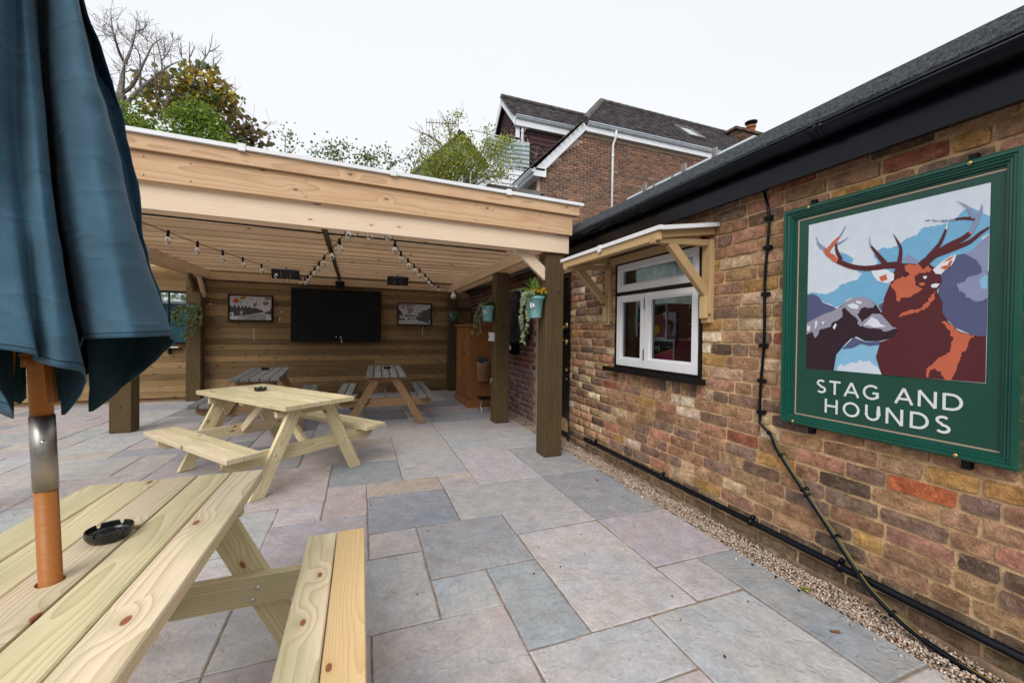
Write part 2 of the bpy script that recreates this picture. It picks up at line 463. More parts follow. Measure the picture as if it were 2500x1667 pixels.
M['green'] = plain('dark_green_sign_paint', (0.003, 0.068, 0.046), .28, vary=.10, nscale=5)
M['green_panel'] = plain('dark_green_sign_panel', (0.004, 0.058, 0.036), .4, vary=.08, nscale=5)
M['gold'] = plain('pale_pink_gold_line', (0.46, 0.32, 0.24), .5, vary=.05)
M['lettering'] = plain('off_white_lettering', (0.68, 0.72, 0.72), .5, vary=.03)
M['bulbglass'] = glass_mat('clear_bulb_glass', (0.93, 0.94, 0.95), 3.0, .02)
M['pane'] = glass_mat('window_glass', (0.86, 0.92, 0.92), 1.0, 0.0)
M['mirror'] = plain('mirror_glass', (0.75, 0.80, 0.82), .03, metal=1.0, vary=.0)
M['teal'] = plain('mint_planter_plastic', (0.20, 0.46, 0.45), .42, vary=.07, nscale=7)
M['soil'] = plain('dark_soil', (0.02, 0.014, 0.01), .95, vary=.3, bump=.6)
M['leaf'] = attr_mat('leaf', .5, .58, .18, 25)
M['flat'] = attr_mat('painted_picture', .5, 0, .03, 20)
M['bark'] = plain('grey_bark', (0.17, 0.15, 0.135), .9, vary=.3, nscale=14, bump=.5)
M['gravel'] = attr_mat('gravel_stone', .9, 0, .25, 120)
M['tiles'] = attr_mat('roof_tile', .85, 0, .35, 4.0, bump=.3)
M['paper'] = plain('white_paper', (0.72, 0.72, 0.74), .7, vary=.03)
SIGN_ART = [
('blue',[(0.587,0.767),(0.631,0.796),(0.675,0.798),(0.695,0.834),(0.726,0.839),(0.757,0.831),(0.797,0.836),(0.826,0.839),(0.863,0.859),(0.89,0.891),(0.926,0.893),(1.0,0.832),(1.0,0.748),(0.969,0.733),(0.961,0.67),(0.972,0.583),(0.896,0.614),(0.802,0.581),(0.7,0.593),(0.544,0.587),(0.535,0.487),(0.488,0.413),(0.385,0.472),(0.305,0.47),(0.221,0.42),(0.13,0.453),(0.0,0.524),(0.05,0.528),(0.098,0.515),(0.147,0.507),(0.203,0.533),(0.246,0.564),(0.295,0.576),(0.343,0.582),(0.376,0.616),(0.342,0.642),(0.395,0.643),(0.433,0.644),(0.47,0.672),(0.444,0.714),(0.466,0.75),(0.493,0.761),(0.541,0.748)]),
('blue',[(0.212,0.78),(0.249,0.768),(0.284,0.749),(0.321,0.719),(0.307,0.692),(0.257,0.712),(0.214,0.735)]),
('pale',[(0.517,0.752),(0.564,0.759),(0.586,0.786),(0.551,0.824),(0.522,0.798)]),
('slate',[(0.802,0.581),(0.849,0.637),(0.867,0.661),(0.922,0.665),(0.949,0.623),(0.972,0.583),(0.993,0.569),(1.0,0.558),(0.999,0.233),(0.939,0.243),(0.866,0.28),(0.807,0.349),(0.785,0.468)]),
('lilac',[(0.899,0.663),(0.931,0.675),(0.969,0.717),(0.999,0.743),(0.997,0.537),(0.972,0.561),(0.972,0.588),(0.949,0.623)]),
('lilac',[(0.869,0.512),(0.898,0.515),(0.924,0.543),(0.959,0.546),(0.995,0.567),(1.0,0.428),(0.975,0.413),(0.954,0.407),(0.936,0.426),(0.913,0.434),(0.904,0.459),(0.88,0.472)]),
('lilac',[(0.603,0.673),(0.633,0.699),(0.655,0.686),(0.678,0.662),(0.689,0.642),(0.635,0.638)]),
('sky2',[(0.964,0.519),(0.985,0.543),(0.997,0.537),(0.997,0.473),(0.974,0.475)]),
('slate',[(0.0,0.515),(0.05,0.515),(0.09,0.491),(0.115,0.454),(0.206,0.416),(0.222,0.371),(0.117,0.331),(0.0,0.311)]),
('slate',[(0.476,0.414),(0.512,0.438),(0.507,0.374),(0.489,0.388)]),
('sky2',[(0.208,0.001),(0.213,0.111),(0.276,0.17),(0.331,0.205),(0.404,0.2),(0.495,0.195),(0.476,0.105),(0.506,0.0)]),
('slate',[(0.242,0.127),(0.277,0.163),(0.331,0.221),(0.405,0.193),(0.495,0.198),(0.487,0.176),(0.431,0.168),(0.379,0.179),(0.326,0.151),(0.256,0.141)]),
('pale',[(0.227,0.003),(0.232,0.029),(0.258,0.044),(0.289,0.037),(0.317,0.061),(0.355,0.058),(0.37,0.077),(0.407,0.072),(0.433,0.076),(0.456,0.057),(0.478,0.047),(0.506,0.0)]),
('hound',[(0.0,0.321),(0.101,0.363),(0.221,0.41),(0.277,0.449),(0.332,0.472),(0.398,0.472),(0.463,0.425),(0.501,0.362),(0.551,0.297),(0.592,0.272),(0.57,0.228),(0.552,0.216),(0.48,0.199),(0.404,0.198),(0.351,0.226),(0.313,0.211),(0.269,0.165),(0.22,0.105),(0.205,0.001),(0.001,0.0)]),
('fur',[(0.0,0.318),(0.101,0.363),(0.235,0.415),(0.277,0.449),(0.332,0.472),(0.398,0.472),(0.463,0.425),(0.438,0.403),(0.393,0.408),(0.351,0.367),(0.382,0.312),(0.439,0.364),(0.492,0.362),(0.551,0.297),(0.588,0.275),(0.528,0.259),(0.466,0.275),(0.409,0.283),(0.365,0.297),(0.342,0.347),(0.3,0.382),(0.271,0.417),(0.25,0.397),(0.258,0.353),(0.208,0.326),(0.164,0.284),(0.111,0.276),(0.065,0.212),(0.04,0.255),(0.0,0.236)]),
('white',[(0.285,0.428),(0.326,0.438),(0.36,0.42),(0.354,0.399),(0.309,0.406)]),
('white',[(0.343,0.454),(0.379,0.443),(0.373,0.43),(0.346,0.437)]),
('white',[(0.44,0.348),(0.478,0.326),(0.49,0.304),(0.527,0.287),(0.485,0.285),(0.454,0.283),(0.415,0.299),(0.389,0.291)]),
('white',[(0.062,0.325),(0.083,0.331),(0.074,0.288),(0.062,0.273)]),
('white',[(0.191,0.284),(0.208,0.312),(0.218,0.301),(0.204,0.27)]),
('white',[(0.002,0.3),(0.029,0.294),(0.02,0.258),(0.003,0.261)]),
('white',[(0.111,0.319),(0.133,0.328),(0.124,0.302)]),
('stag',[(0.561,0.61),(0.545,0.549),(0.511,0.463),(0.495,0.362),(0.551,0.297),(0.592,0.272),(0.57,0.228),(0.552,0.216),(0.493,0.195),(0.47,0.104),(0.49,0.041),(0.506,0.0),(0.648,0.0),(0.843,0.002),(0.999,0.003),(0.998,0.233),(0.944,0.241),(0.885,0.26),(0.837,0.308),(0.807,0.363),(0.809,0.411),(0.795,0.444),(0.78,0.478),(0.803,0.524),(0.798,0.568),(0.772,0.602),(0.736,0.636),(0.689,0.636),(0.634,0.647),(0.589,0.656)]),
('rust',[(0.615,0.638),(0.72,0.64),(0.759,0.598),(0.742,0.584),(0.7,0.586),(0.671,0.57),(0.681,0.514),(0.715,0.495),(0.66,0.465),(0.639,0.452),(0.599,0.451),(0.592,0.431),(0.58,0.439),(0.575,0.484),(0.545,0.539),(0.574,0.558),(0.602,0.574),(0.636,0.574),(0.626,0.602)]),
('rust',[(0.594,0.344),(0.616,0.368),(0.651,0.381),(0.705,0.388),(0.733,0.419),(0.753,0.461),(0.775,0.48),(0.773,0.443),(0.748,0.403),(0.728,0.383),(0.695,0.367),(0.652,0.359),(0.624,0.35)]),
('rust',[(0.803,0.312),(0.819,0.315),(0.851,0.294),(0.877,0.263),(0.903,0.247),(0.95,0.239),(0.929,0.211),(0.919,0.172),(0.896,0.144),(0.888,0.105),(0.878,0.059),(0.855,0.003),(0.829,0.001),(0.814,0.025),(0.804,0.044),(0.779,0.054),(0.755,0.047),(0.746,0.006),(0.738,0.046),(0.763,0.073),(0.783,0.098),(0.812,0.125),(0.845,0.147),(0.86,0.215),(0.843,0.266)]),
('rust',[(0.691,0.529),(0.717,0.532),(0.725,0.517),(0.702,0.512)]),
('dark',[(0.604,0.597),(0.635,0.601),(0.647,0.581),(0.619,0.576)]),
('white',[(0.427,0.641),(0.456,0.648),(0.489,0.641),(0.526,0.624),(0.563,0.595),(0.561,0.56),(0.531,0.543),(0.497,0.553),(0.47,0.563),(0.444,0.598)]),
('rust',[(0.478,0.587),(0.518,0.6),(0.527,0.566),(0.491,0.557)]),
('white',[(0.759,0.596),(0.777,0.613),(0.801,0.636),(0.839,0.658),(0.865,0.664),(0.858,0.636),(0.845,0.61),(0.814,0.585),(0.798,0.568),(0.773,0.573)]),
('rust',[(0.792,0.6),(0.809,0.612),(0.826,0.612),(0.835,0.634),(0.849,0.637),(0.84,0.605),(0.817,0.589)]),
('rust',[(0.801,0.629),(0.835,0.651),(0.858,0.659),(0.84,0.639)]),
('white',[(0.752,0.515),(0.774,0.521),(0.794,0.516),(0.779,0.497),(0.756,0.499)]),
('white',[(0.713,0.566),(0.732,0.566),(0.73,0.552),(0.716,0.551)]),
('stag',[(0.602,0.664),(0.588,0.665),(0.566,0.667),(0.541,0.669),(0.517,0.667),(0.492,0.665),(0.468,0.663),(0.444,0.662),(0.42,0.663),(0.395,0.665),(0.365,0.671),(0.334,0.679),(0.304,0.69),(0.274,0.705),(0.243,0.722),(0.221,0.735),(0.207,0.707),(0.229,0.694),(0.262,0.676),(0.296,0.66),(0.329,0.648),(0.363,0.64),(0.394,0.633),(0.423,0.63),(0.448,0.63),(0.473,0.629),(0.499,0.63),(0.523,0.631),(0.545,0.631),(0.566,0.626),(0.586,0.62),(0.6,0.615)]),
('rust',[(0.223,0.729),(0.207,0.743),(0.185,0.764),(0.165,0.782),(0.153,0.796),(0.142,0.809),(0.134,0.819),(0.109,0.806),(0.116,0.796),(0.126,0.78),(0.141,0.761),(0.163,0.741),(0.187,0.721),(0.204,0.707)]),
('lilac',[(0.13,0.822),(0.117,0.831),(0.1,0.845),(0.085,0.857),(0.075,0.873),(0.067,0.89),(0.061,0.904),(0.056,0.903),(0.058,0.89),(0.061,0.87),(0.069,0.849),(0.084,0.831),(0.102,0.814),(0.114,0.803)]),
('rust',[(0.153,0.784),(0.167,0.799),(0.186,0.82),(0.202,0.838),(0.213,0.851),(0.222,0.861),(0.227,0.867),(0.217,0.879),(0.209,0.874),(0.198,0.867),(0.184,0.856),(0.165,0.84),(0.144,0.82),(0.129,0.806)]),
('lilac',[(0.228,0.868),(0.234,0.876),(0.242,0.887),(0.25,0.9),(0.257,0.915),(0.263,0.931),(0.267,0.942),(0.265,0.944),(0.259,0.934),(0.25,0.919),(0.241,0.906),(0.232,0.895),(0.223,0.885),(0.216,0.878)]),
('lilac',[(0.2,0.823),(0.211,0.825),(0.227,0.828),(0.243,0.834),(0.259,0.843),(0.275,0.855),(0.286,0.863),(0.284,0.865),(0.272,0.859),(0.254,0.851),(0.237,0.844),(0.221,0.842),(0.205,0.843),(0.194,0.843)]),
('stag',[(0.252,0.729),(0.243,0.744),(0.23,0.766),(0.22,0.786),(0.214,0.803),(0.211,0.821),(0.208,0.834),(0.197,0.835),(0.196,0.823),(0.196,0.804),(0.199,0.783),(0.208,0.759),(0.219,0.736),(0.227,0.719)]),
('stag',[(0.525,0.669),(0.511,0.687),(0.49,0.713),(0.471,0.737),(0.455,0.756),(0.441,0.774),(0.431,0.785),(0.422,0.78),(0.43,0.766),(0.441,0.747),(0.454,0.725),(0.47,0.699),(0.488,0.671),(0.501,0.651)]),
('lilac',[(0.431,0.78),(0.429,0.788),(0.425,0.799),(0.422,0.81),(0.42,0.82),(0.419,0.831),(0.419,0.839),(0.416,0.839),(0.416,0.832),(0.416,0.821),(0.417,0.81),(0.418,0.799),(0.42,0.787),(0.421,0.779)]),
('stag',[(0.601,0.64),(0.603,0.664),(0.605,0.697),(0.605,0.728),(0.601,0.748),(0.594,0.762),(0.587,0.777),(0.576,0.796),(0.563,0.817),(0.554,0.831),(0.552,0.83),(0.559,0.815),(0.568,0.793),(0.575,0.773),(0.581,0.758),(0.585,0.746),(0.587,0.73),(0.584,0.703),(0.578,0.671),(0.574,0.648)]),
('stag',[(0.714,0.603),(0.721,0.61),(0.731,0.62),(0.742,0.63),(0.753,0.64),(0.765,0.651),(0.779,0.662),(0.797,0.675),(0.816,0.688),(0.835,0.7),(0.854,0.709),(0.873,0.717),(0.89,0.725),(0.905,0.735),(0.918,0.744),(0.926,0.751),(0.914,0.773),(0.905,0.767),(0.893,0.758),(0.878,0.75),(0.862,0.744),(0.842,0.737),(0.822,0.728),(0.801,0.717),(0.78,0.705),(0.761,0.693),(0.745,0.684),(0.731,0.675),(0.718,0.667),(0.705,0.658),(0.694,0.649),(0.686,0.643)]),
('rust',[(0.925,0.756),(0.929,0.764),(0.936,0.774),(0.941,0.783),(0.945,0.789),(0.949,0.795),(0.952,0.799),(0.948,0.804),(0.944,0.802),(0.939,0.798),(0.933,0.793),(0.926,0.784),(0.919,0.774),(0.915,0.767)]),
('lilac',[(0.932,0.758),(0.937,0.768),(0.944,0.781),(0.951,0.796),(0.955,0.811),(0.958,0.825),(0.96,0.837),(0.964,0.847),(0.968,0.856),(0.971,0.867),(0.971,0.88),(0.97,0.892),(0.969,0.9),(0.966,0.901),(0.965,0.893),(0.963,0.883),(0.96,0.874),(0.956,0.868),(0.949,0.861),(0.943,0.851),(0.938,0.837),(0.935,0.823),(0.931,0.81),(0.926,0.797),(0.92,0.782),(0.916,0.772)]),
('stag',[(0.76,0.656),(0.788,0.664),(0.827,0.675),(0.861,0.686),(0.886,0.694),(0.907,0.701),(0.926,0.71),(0.942,0.723),(0.956,0.736),(0.968,0.748),(0.981,0.758),(0.994,0.767),(1.0,0.773),(0.998,0.783),(0.989,0.778),(0.975,0.771),(0.96,0.763),(0.946,0.752),(0.932,0.74),(0.916,0.73),(0.898,0.723),(0.878,0.717),(0.853,0.71),(0.819,0.7),(0.78,0.689),(0.751,0.681)]),
('stag',[(0.745,0.655),(0.759,0.673),(0.779,0.698),(0.797,0.725),(0.808,0.754),(0.817,0.784),(0.822,0.804),(0.812,0.81),(0.805,0.791),(0.794,0.764),(0.782,0.739),(0.763,0.716),(0.742,0.693),(0.726,0.676)]),
('white',[(0.821,0.803),(0.822,0.815),(0.823,0.832),(0.824,0.845),(0.82,0.846),(0.818,0.834),(0.815,0.818),(0.813,0.806)]),
('stag',[(0.941,0.843),(0.928,0.846),(0.909,0.85),(0.891,0.854),(0.876,0.854),(0.862,0.854),(0.853,0.854),(0.855,0.843),(0.864,0.843),(0.877,0.842),(0.891,0.84),(0.909,0.835),(0.927,0.829),(0.94,0.824)]),
('lilac',[(0.855,0.853),(0.841,0.854),(0.82,0.855),(0.796,0.858),(0.768,0.864),(0.738,0.872),(0.715,0.878),(0.715,0.876),(0.737,0.869),(0.768,0.859),(0.797,0.851),(0.82,0.847),(0.842,0.844),(0.857,0.843)]),
('lilac',[(0.944,0.84),(0.937,0.855),(0.928,0.876),(0.918,0.895),(0.909,0.907),(0.9,0.915),(0.891,0.922),(0.881,0.93),(0.871,0.938),(0.864,0.943),(0.863,0.941),(0.87,0.935),(0.879,0.925),(0.888,0.916),(0.895,0.907),(0.902,0.899),(0.908,0.888),(0.915,0.87),(0.923,0.849),(0.928,0.834)]),
]
# ------------------------------------------------------------------ ground, paving, gravel
M['ground'] = plain('bare_ground', (0.12, 0.105, 0.085), .95, vary=.3, nscale=.6, bump=.4)
M['joint'] = plain('sandy_joint', (0.29, 0.215, 0.16), .95, vary=.3, nscale=20, bump=.8, bscale=200, dirt=(0.20, 0.145, 0.10))

def stone_mat():
    m, nt, b, out = new_mat('riven_sandstone'); k = NT(nt)
    geo = k.n('ShaderNodeNewGeometry').outputs['Position']
    oi = k.n('ShaderNodeObjectInfo'); r = oi.outputs['Random']
    cx = k.n('ShaderNodeCombineXYZ'); k.put(cx.inputs[0], k.math('MULTIPLY', r, 31.0)); k.put(cx.inputs[1], k.math('MULTIPLY', r, 77.0))
    P0 = k.vm('ADD', geo, cx.outputs[0])
    vr = k.n('ShaderNodeVectorRotate'); vr.rotation_type = 'Z_AXIS'; k.lk(P0, vr.inputs['Vector']); k.put(vr.inputs['Angle'], k.math('MULTIPLY', r, 6.28))
    P = vr.outputs[0]
    band = k.noise(k.vm('MULTIPLY', P, (1.4, 5.5, 1.0)), 1.0, 5, 0.62)
    big = k.noise(P, 1.7, 3, 0.5)
    med = k.noise(P, 9, 5, 0.65); fine = k.noise(P, 60, 4, 0.65); speck = k.noise(P, 240, 2, 0.5)
    c = oi.outputs['Color']
    c = k.mix(k.mr(band, 0.40, 0.66), c, k.mix(1.0, c, (1.06, 0.99, 0.94), 'MULTIPLY'))
    c = k.mix(k.mr(big, 0.45, 0.72), c, k.mix(1.0, c, (0.89, 0.95, 1.03), 'MULTIPLY'))
    c = k.mix(1.0, c, k.mr(med, 0.28, 0.72, 0.85, 1.10), 'MULTIPLY')
    c = k.mix(1.0, c, k.mr(fine, 0.3, 0.7, 0.88, 1.10), 'MULTIPLY')
    c = k.mix(k.math('MULTIPLY', k.mr(speck, 0.30, 0.24), .6), c, (0.08, 0.07, 0.07))
    stain = k.noise(P, 3.3, 6, 0.7)
    c = k.mix(k.math('MULTIPLY', k.mr(stain, 0.60, 0.74), 0.45), c, (0.16, 0.13, 0.125))
    # chisel-like riven edges: thresholds of a stretched noise
    lay = k.noise(k.vm('MULTIPLY', P, (2.2, 3.6, 1.0)), 1.0, 4, 0.6)
    st = k.math('ADD', k.mr(lay, .40, .415), k.math('ADD', k.mr(lay, .50, .512), k.mr(lay, .60, .61)))
    edge = k.math('MULTIPLY', k.math('SUBTRACT', 1.0, k.math('ABSOLUTE', k.math('MULTIPLY', k.math('SUBTRACT', lay, .505), 55.0)), 0, True), 1.0, clamp=True)
    c = k.mix(k.math('MULTIPLY', k.math('MULTIPLY', edge, k.mr(med, .45, .6)), 0.22), c, (0.15, 0.13, 0.125))
    k.lk(c, b.inputs['Base Color'])
    k.lk(k.mr(med, .3, .7, .62, .85), b.inputs['Roughness']); b.inputs['Specular IOR Level'].default_value = .35
    h = k.math('ADD', k.math('MULTIPLY', st, .8), k.math('ADD', k.math('MULTIPLY', med, .9), k.math('MULTIPLY', fine, .35)))
    k.bump(h, .32, .010, b)
    return m
M['stone'] = stone_mat()

tag(mesh_obj('ground', [(-400, -400, -.06), (400, -400, -.06), (400, 400, -.06), (-400, 400, -.06)], [(0, 1, 2, 3)], M['ground']), kind='structure')
paving = mesh_obj('paving', [(-6.4, -1.2, .0015), (2.035, -1.2, .0015), (2.035, 8.52, .0015), (-6.4, 8.52, .0015)], [(0, 1, 2, 3)], M['joint'])
tag(paving, kind='structure')

GX = lambda i: 0.048 + 0.2866 * i
GY = lambda j: 1.425 + 0.2875 * j
STONE = {'pink': (0.423, 0.389, 0.387), 'blue': (0.335, 0.343, 0.370), 'dark': (0.273, 0.281, 0.301), 'grey': (0.421, 0.410, 0.414), 'lilac': (0.422, 0.404, 0.420),
         'buff': (0.443, 0.404, 0.376), 'rust': (0.403, 0.344, 0.311), 'pale': (0.462, 0.442, 0.449), 'cool': (0.432, 0.432, 0.441)}
SL = [(1, 2, 1, 2, 'grey'), (1, 3, 2, 4, 'blue'), (2, 3, 0, 2, 'blue'), (0, 2, -2, 1, 'pink'), (0, 1, 3, 4, 'grey'), (-2, 1, 1, 3, 'grey'), (-2, 0, 3, 5, 'lilac'), (-2, 0, -1, 1, 'pink'),
      (3, 5, 0, 3, 'pale'), (5, 6, 0, 1, 'cool'), (5, 7, 1, 3, 'lilac'), (6, 7, -2, 1, 'blue'), (4, 6, -3, 0, 'cool'), (2, 4, -1, 0, 'cool'), (2, 4, -3, -1, 'lilac'), (6, 7, -4, -2, 'cool'),
      (2, 3, 6, 7, 'buff'), (2, 5, 4, 6, 'grey'), (3, 5, 3, 4, 'cool'), (5, 7, 3, 6, 'blue'), (3, 5, 6, 9, 'lilac'), (5, 7, 6, 9, 'blue'), (3, 5, 9, 12, 'grey'), (5, 7, 9, 12, 'cool'),
      (5, 7, 12, 14, 'pink'), (1, 3, 7, 10, 'grey'), (1, 3, 10, 12, 'grey'), (0, 2, 6, 7, 'rust'), (0, 2, 4, 6, 'dark'), (-1, 0, 5, 7, 'pink'), (-1, 1, 7, 9, 'dark'), (-3, -1, 6, 9, 'pink'),
      (-2, -1, 5, 6, 'lilac'), (-3, -2, 4, 6, 'cool'), (-2, 1, 9, 11, 'pink'), (-1, 1, 11, 12, 'rust'), (-3, -2, 1, 4, 'pale'), (-4, -2, -1, 1, 'lilac'), (3, 5, 12, 14, 'grey'), (-1, 3, 12, 13, 'pink')]
I0, I1, J0, J1 = -22, 7, -9, 24
occ = {}
def can(a, b, c, d): return all((i, j) not in occ and I0 <= i < I1 and J0 <= j < J1 for i in range(a, b) for j in range(c, d))
def take(a, b, c, d):
    for i in range(a, b):
        for j in range(c, d): occ[(i, j)] = 1
slabs = []
for a, b, c, d, col in SL:
    if can(a, b, c, d): take(a, b, c, d); slabs.append((a, b, c, d, col))
KEYS = ['pink', 'pink', 'lilac', 'grey', 'grey', 'pale', 'blue', 'cool', 'pink', 'buff', 'dark']
for j in range(J0, J1):
    for i in range(I0, I1):
        if (i, j) in occ: continue
        opts = [(2, 3), (3, 2), (2, 2), (2, 2), (1, 2), (2, 1), (3, 2)]
        random.shuffle(opts)
        for w, h in opts + [(1, 2), (2, 1), (1, 1)]:
            if can(i, i + w, j, j + h):
                take(i, i + w, j, j + h); slabs.append((i, i + w, j, j + h, random.choice(KEYS))); break

def slab(a, b, c, d, col):
    x0, x1, y0, y1 = GX(a), GX(b), GY(c), GY(d)
    if b == 7: x1 = 2.035
    g = 0.0042
    cxm, cym = (x0 + x1) / 2, (y0 + y1) / 2
    hx, hy = (x1 - x0) / 2 - g, (y1 - y0) / 2 - g
    nx, ny = max(2, (b - a) * 2), max(2, (d - c) * 2)
    ring = [(-hx + 2 * hx * t / nx, -hy) for t in range(nx)] + [(hx, -hy + 2 * hy * t / ny) for t in range(ny)] + \
           [(hx - 2 * hx * t / nx, hy) for t in range(nx)] + [(-hx, hy - 2 * hy * t / ny) for t in range(ny)]
    n = len(ring); top = random.uniform(.004, .009); v = []
    for x, y in ring:
        v.append((x + random.uniform(-.003, .003), y + random.uniform(-.003, .003), -.02))
    for k in range(n):
        x, y, _ = v[k]; v.append((x, y, top - .003))
    for k in range(n):
        x, y, _ = v[k]; s = 1 - .006 / max(hx, .1); v.append((x * s, y * (1 - .006 / max(hy, .1)), top + random.uniform(-.0008, .0008)))
    f = []
    for k in range(n):
        q = (k + 1) % n
        f += [(k, q, n + q, n + k), (n + k, n + q, 2 * n + q, 2 * n + k)]
    f.append(tuple(range(2 * n, 3 * n)))
    c3 = jit(STONE[col], .08, .03)
    o = mesh_obj('paving_slab', v, f, M['stone'], paving, False, Matrix.Translation((cxm, cym, 0)) @ Matrix.Rotation(0, 4, 'Z'), color=c3)
for s in slabs: slab(*s)

# gravel margin along the brick wall
gbed = mesh_obj('gravel_bed', [(2.035, -1.2, -.012), (2.30, -1.2, -.012), (2.30, 8.5, -.012), (2.035, 8.5, -.012)], [(0, 1, 2, 3)], M['joint'])
tag(gbed, kind='structure')
def octa():
    v = np.array([(1, 0, 0), (-1, 0, 0), (0, 1, 0), (0, -1, 0), (0, 0, 1), (0, 0, -1)], float)
    f = np.array([(0, 2, 4), (2, 1, 4), (1, 3, 4), (3, 0, 4), (2, 0, 5), (1, 2, 5), (3, 1, 5), (0, 3, 5)])
    return v, f
ov, of = octa()
NG = 15000
gy = RNG.uniform(0, 1, NG) ** 1.35 * 4.7 + .2
gx = RNG.uniform(2.030, 2.225, NG) + (RNG.normal(0, .010, NG) * (RNG.random(NG) < .12))
stray = RNG.random(NG) < .012
gx[stray] = 2.03 - np.abs(RNG.normal(0, .035, stray.sum()))
gz = np.where(stray, .011, RNG.uniform(-.004, .014, NG) + .006 * np.sin(gx * 40 + gy * 7))
far = RNG.random(NG) < .12; gy[far] = RNG.uniform(4.9, 8.3, far.sum())
sz = np.stack([RNG.uniform(.004, .0095, NG), RNG.uniform(.004, .008, NG), RNG.uniform(.003, .0065, NG)], 1)
V, F = instances(ov, of, xf(rot_rand(NG), sz, np.stack([gx, gy, gz], 1)))
V += RNG.normal(0, .0009, V.shape)
pal = np.array([(.52, .40, .31), (.60, .50, .42), (.42, .31, .24), (.35, .27, .21), (.66, .58, .50), (.50, .36, .27)])
gc = np.repeat(pal[RNG.integers(0, 6, NG)] * RNG.uniform(.75, 1.15, (NG, 1)), 8, 0)
tag(tri_mass('gravel', V, F, M['gravel'], None, gc), kind='stuff')

# ------------------------------------------------------------------ single-storey brick building on the right
WX = 2.22
pub = thing('brick_building', (WX, 3.0, 0), 'single storey old brick building with black fascia, gutter and a flat felt roof', 'building')
WIN = (2.137, 3.155, .945, 1.892); DOOR = (4.02, 4.86, 0.0, 1.94)

def wall_sheet(name, y0, y1, z0, z1, holes, mat, x=WX, thick=.22):
    ys = sorted({y0, y1, *[h for H in holes for h in H[:2]]}); zs = sorted({z0, z1, *[h for H in holes for h in H[2:]]})
    mb = MB()
    for a, b in zip(ys, ys[1:]):
        for c, d in zip(zs, zs[1:]):
            if any(a >= H[0] - 1e-6 and b <= H[1] + 1e-6 and c >= H[2] - 1e-6 and d <= H[3] + 1e-6 for H in holes): continue
            mb.box((x, a, c), (x + thick, b, d))
    return mb.out(name, mat, pub)
wall = wall_sheet('wall', -1.0, 4.94, -.05, 2.30, [WIN, DOOR], M['mortar'])

NEARPAL = [((0.347, 0.201, 0.111), 6), ((0.302, 0.163, 0.097), 4), ((0.426, 0.253, 0.149), 5), ((0.216, 0.136, 0.097), 4), ((0.145, 0.097, 0.072), 2.5), ((0.393, 0.213, 0.139), 4),
           ((0.433, 0.207, 0.139), 2), ((0.440, 0.247, 0.089), 2), ((0.550, 0.391, 0.251), 3.5), ((0.655, 0.529, 0.390), 1), ((0.328, 0.115, 0.070), 1), ((0.255, 0.167, 0.129), 3)]
MUDPAL = [((0.20, 0.135, 0.085), 4), ((0.165, 0.115, 0.078), 4), ((0.23, 0.165, 0.11), 2), ((0.13, 0.095, 0.07), 2)]
def pick(p): 
    t = random.uniform(0, sum(w for _, w in p))
    for c, w in p:
        t -= w
        if t <= 0: return c
    return p[-1][0]

def brick_mesh(L, h, nx=5, nz=3, proud=.0105, wear=.0055, seed=0):
    """worn front face with rounded arrises; local x = length, z = height, front at -y"""
    rnd = random.Random(seed); v = []; f = []
    for j in range(nz + 1):
        for i in range(nx + 1):
            x = (i / nx - .5) * L; z = (j / nz - .5) * h
            eb = (i in (0, nx)) + (j in (0, nz))
            if eb == 2: x *= 1 - .004 / L; z *= 1 - .003 / h
            x += rnd.uniform(-1, 1) * wear * .45 * (1 if eb else 2); z += rnd.uniform(-1, 1) * wear * .42
            y = -proud + (.0022 if eb else 0) + (.0012 if eb == 2 else 0) + rnd.uniform(-1, 1) * .0011
            v.append((x, y, z))
    idx = lambda i, j: j * (nx + 1) + i
    for j in range(nz):
        for i in range(nx): f.append((idx(i, j), idx(i + 1, j), idx(i + 1, j + 1), idx(i, j + 1)))
    rim = [idx(i, 0) for i in range(nx)] + [idx(nx, j) for j in range(nz)] + [idx(i, nz) for i in range(nx, 0, -1)] + [idx(0, j) for j in range(nz, 0, -1)]
    b0 = len(v)
    for r in rim: v.append((v[r][0] * 1.01, .012, v[r][2] * 1.02))
    for k in range(len(rim)):
        q = (k + 1) % len(rim); f.append((rim[q], rim[k], b0 + k, b0 + q))
    return v, f
BMESH = {}
def brick_data(kind, L, h):
    key = (kind, round(L, 3), round(h, 3))
    if key not in BMESH:
        out = []
        for s in range(5):
            v, f = brick_mesh(L, h, 5 if L > .15 else 3, 3 if h < .09 else 3, seed=int(L * 1000) * 31 + int(h * 1000) * 7 + s * 17)
            me = bpy.data.meshes.new('brick'); me.from_pydata(v, [], f); me.materials.append(M['brick']); shade(me, False); me.update()
            out.append((me, v, f))
        BMESH[key] = out
    return random.choice(BMESH[key])

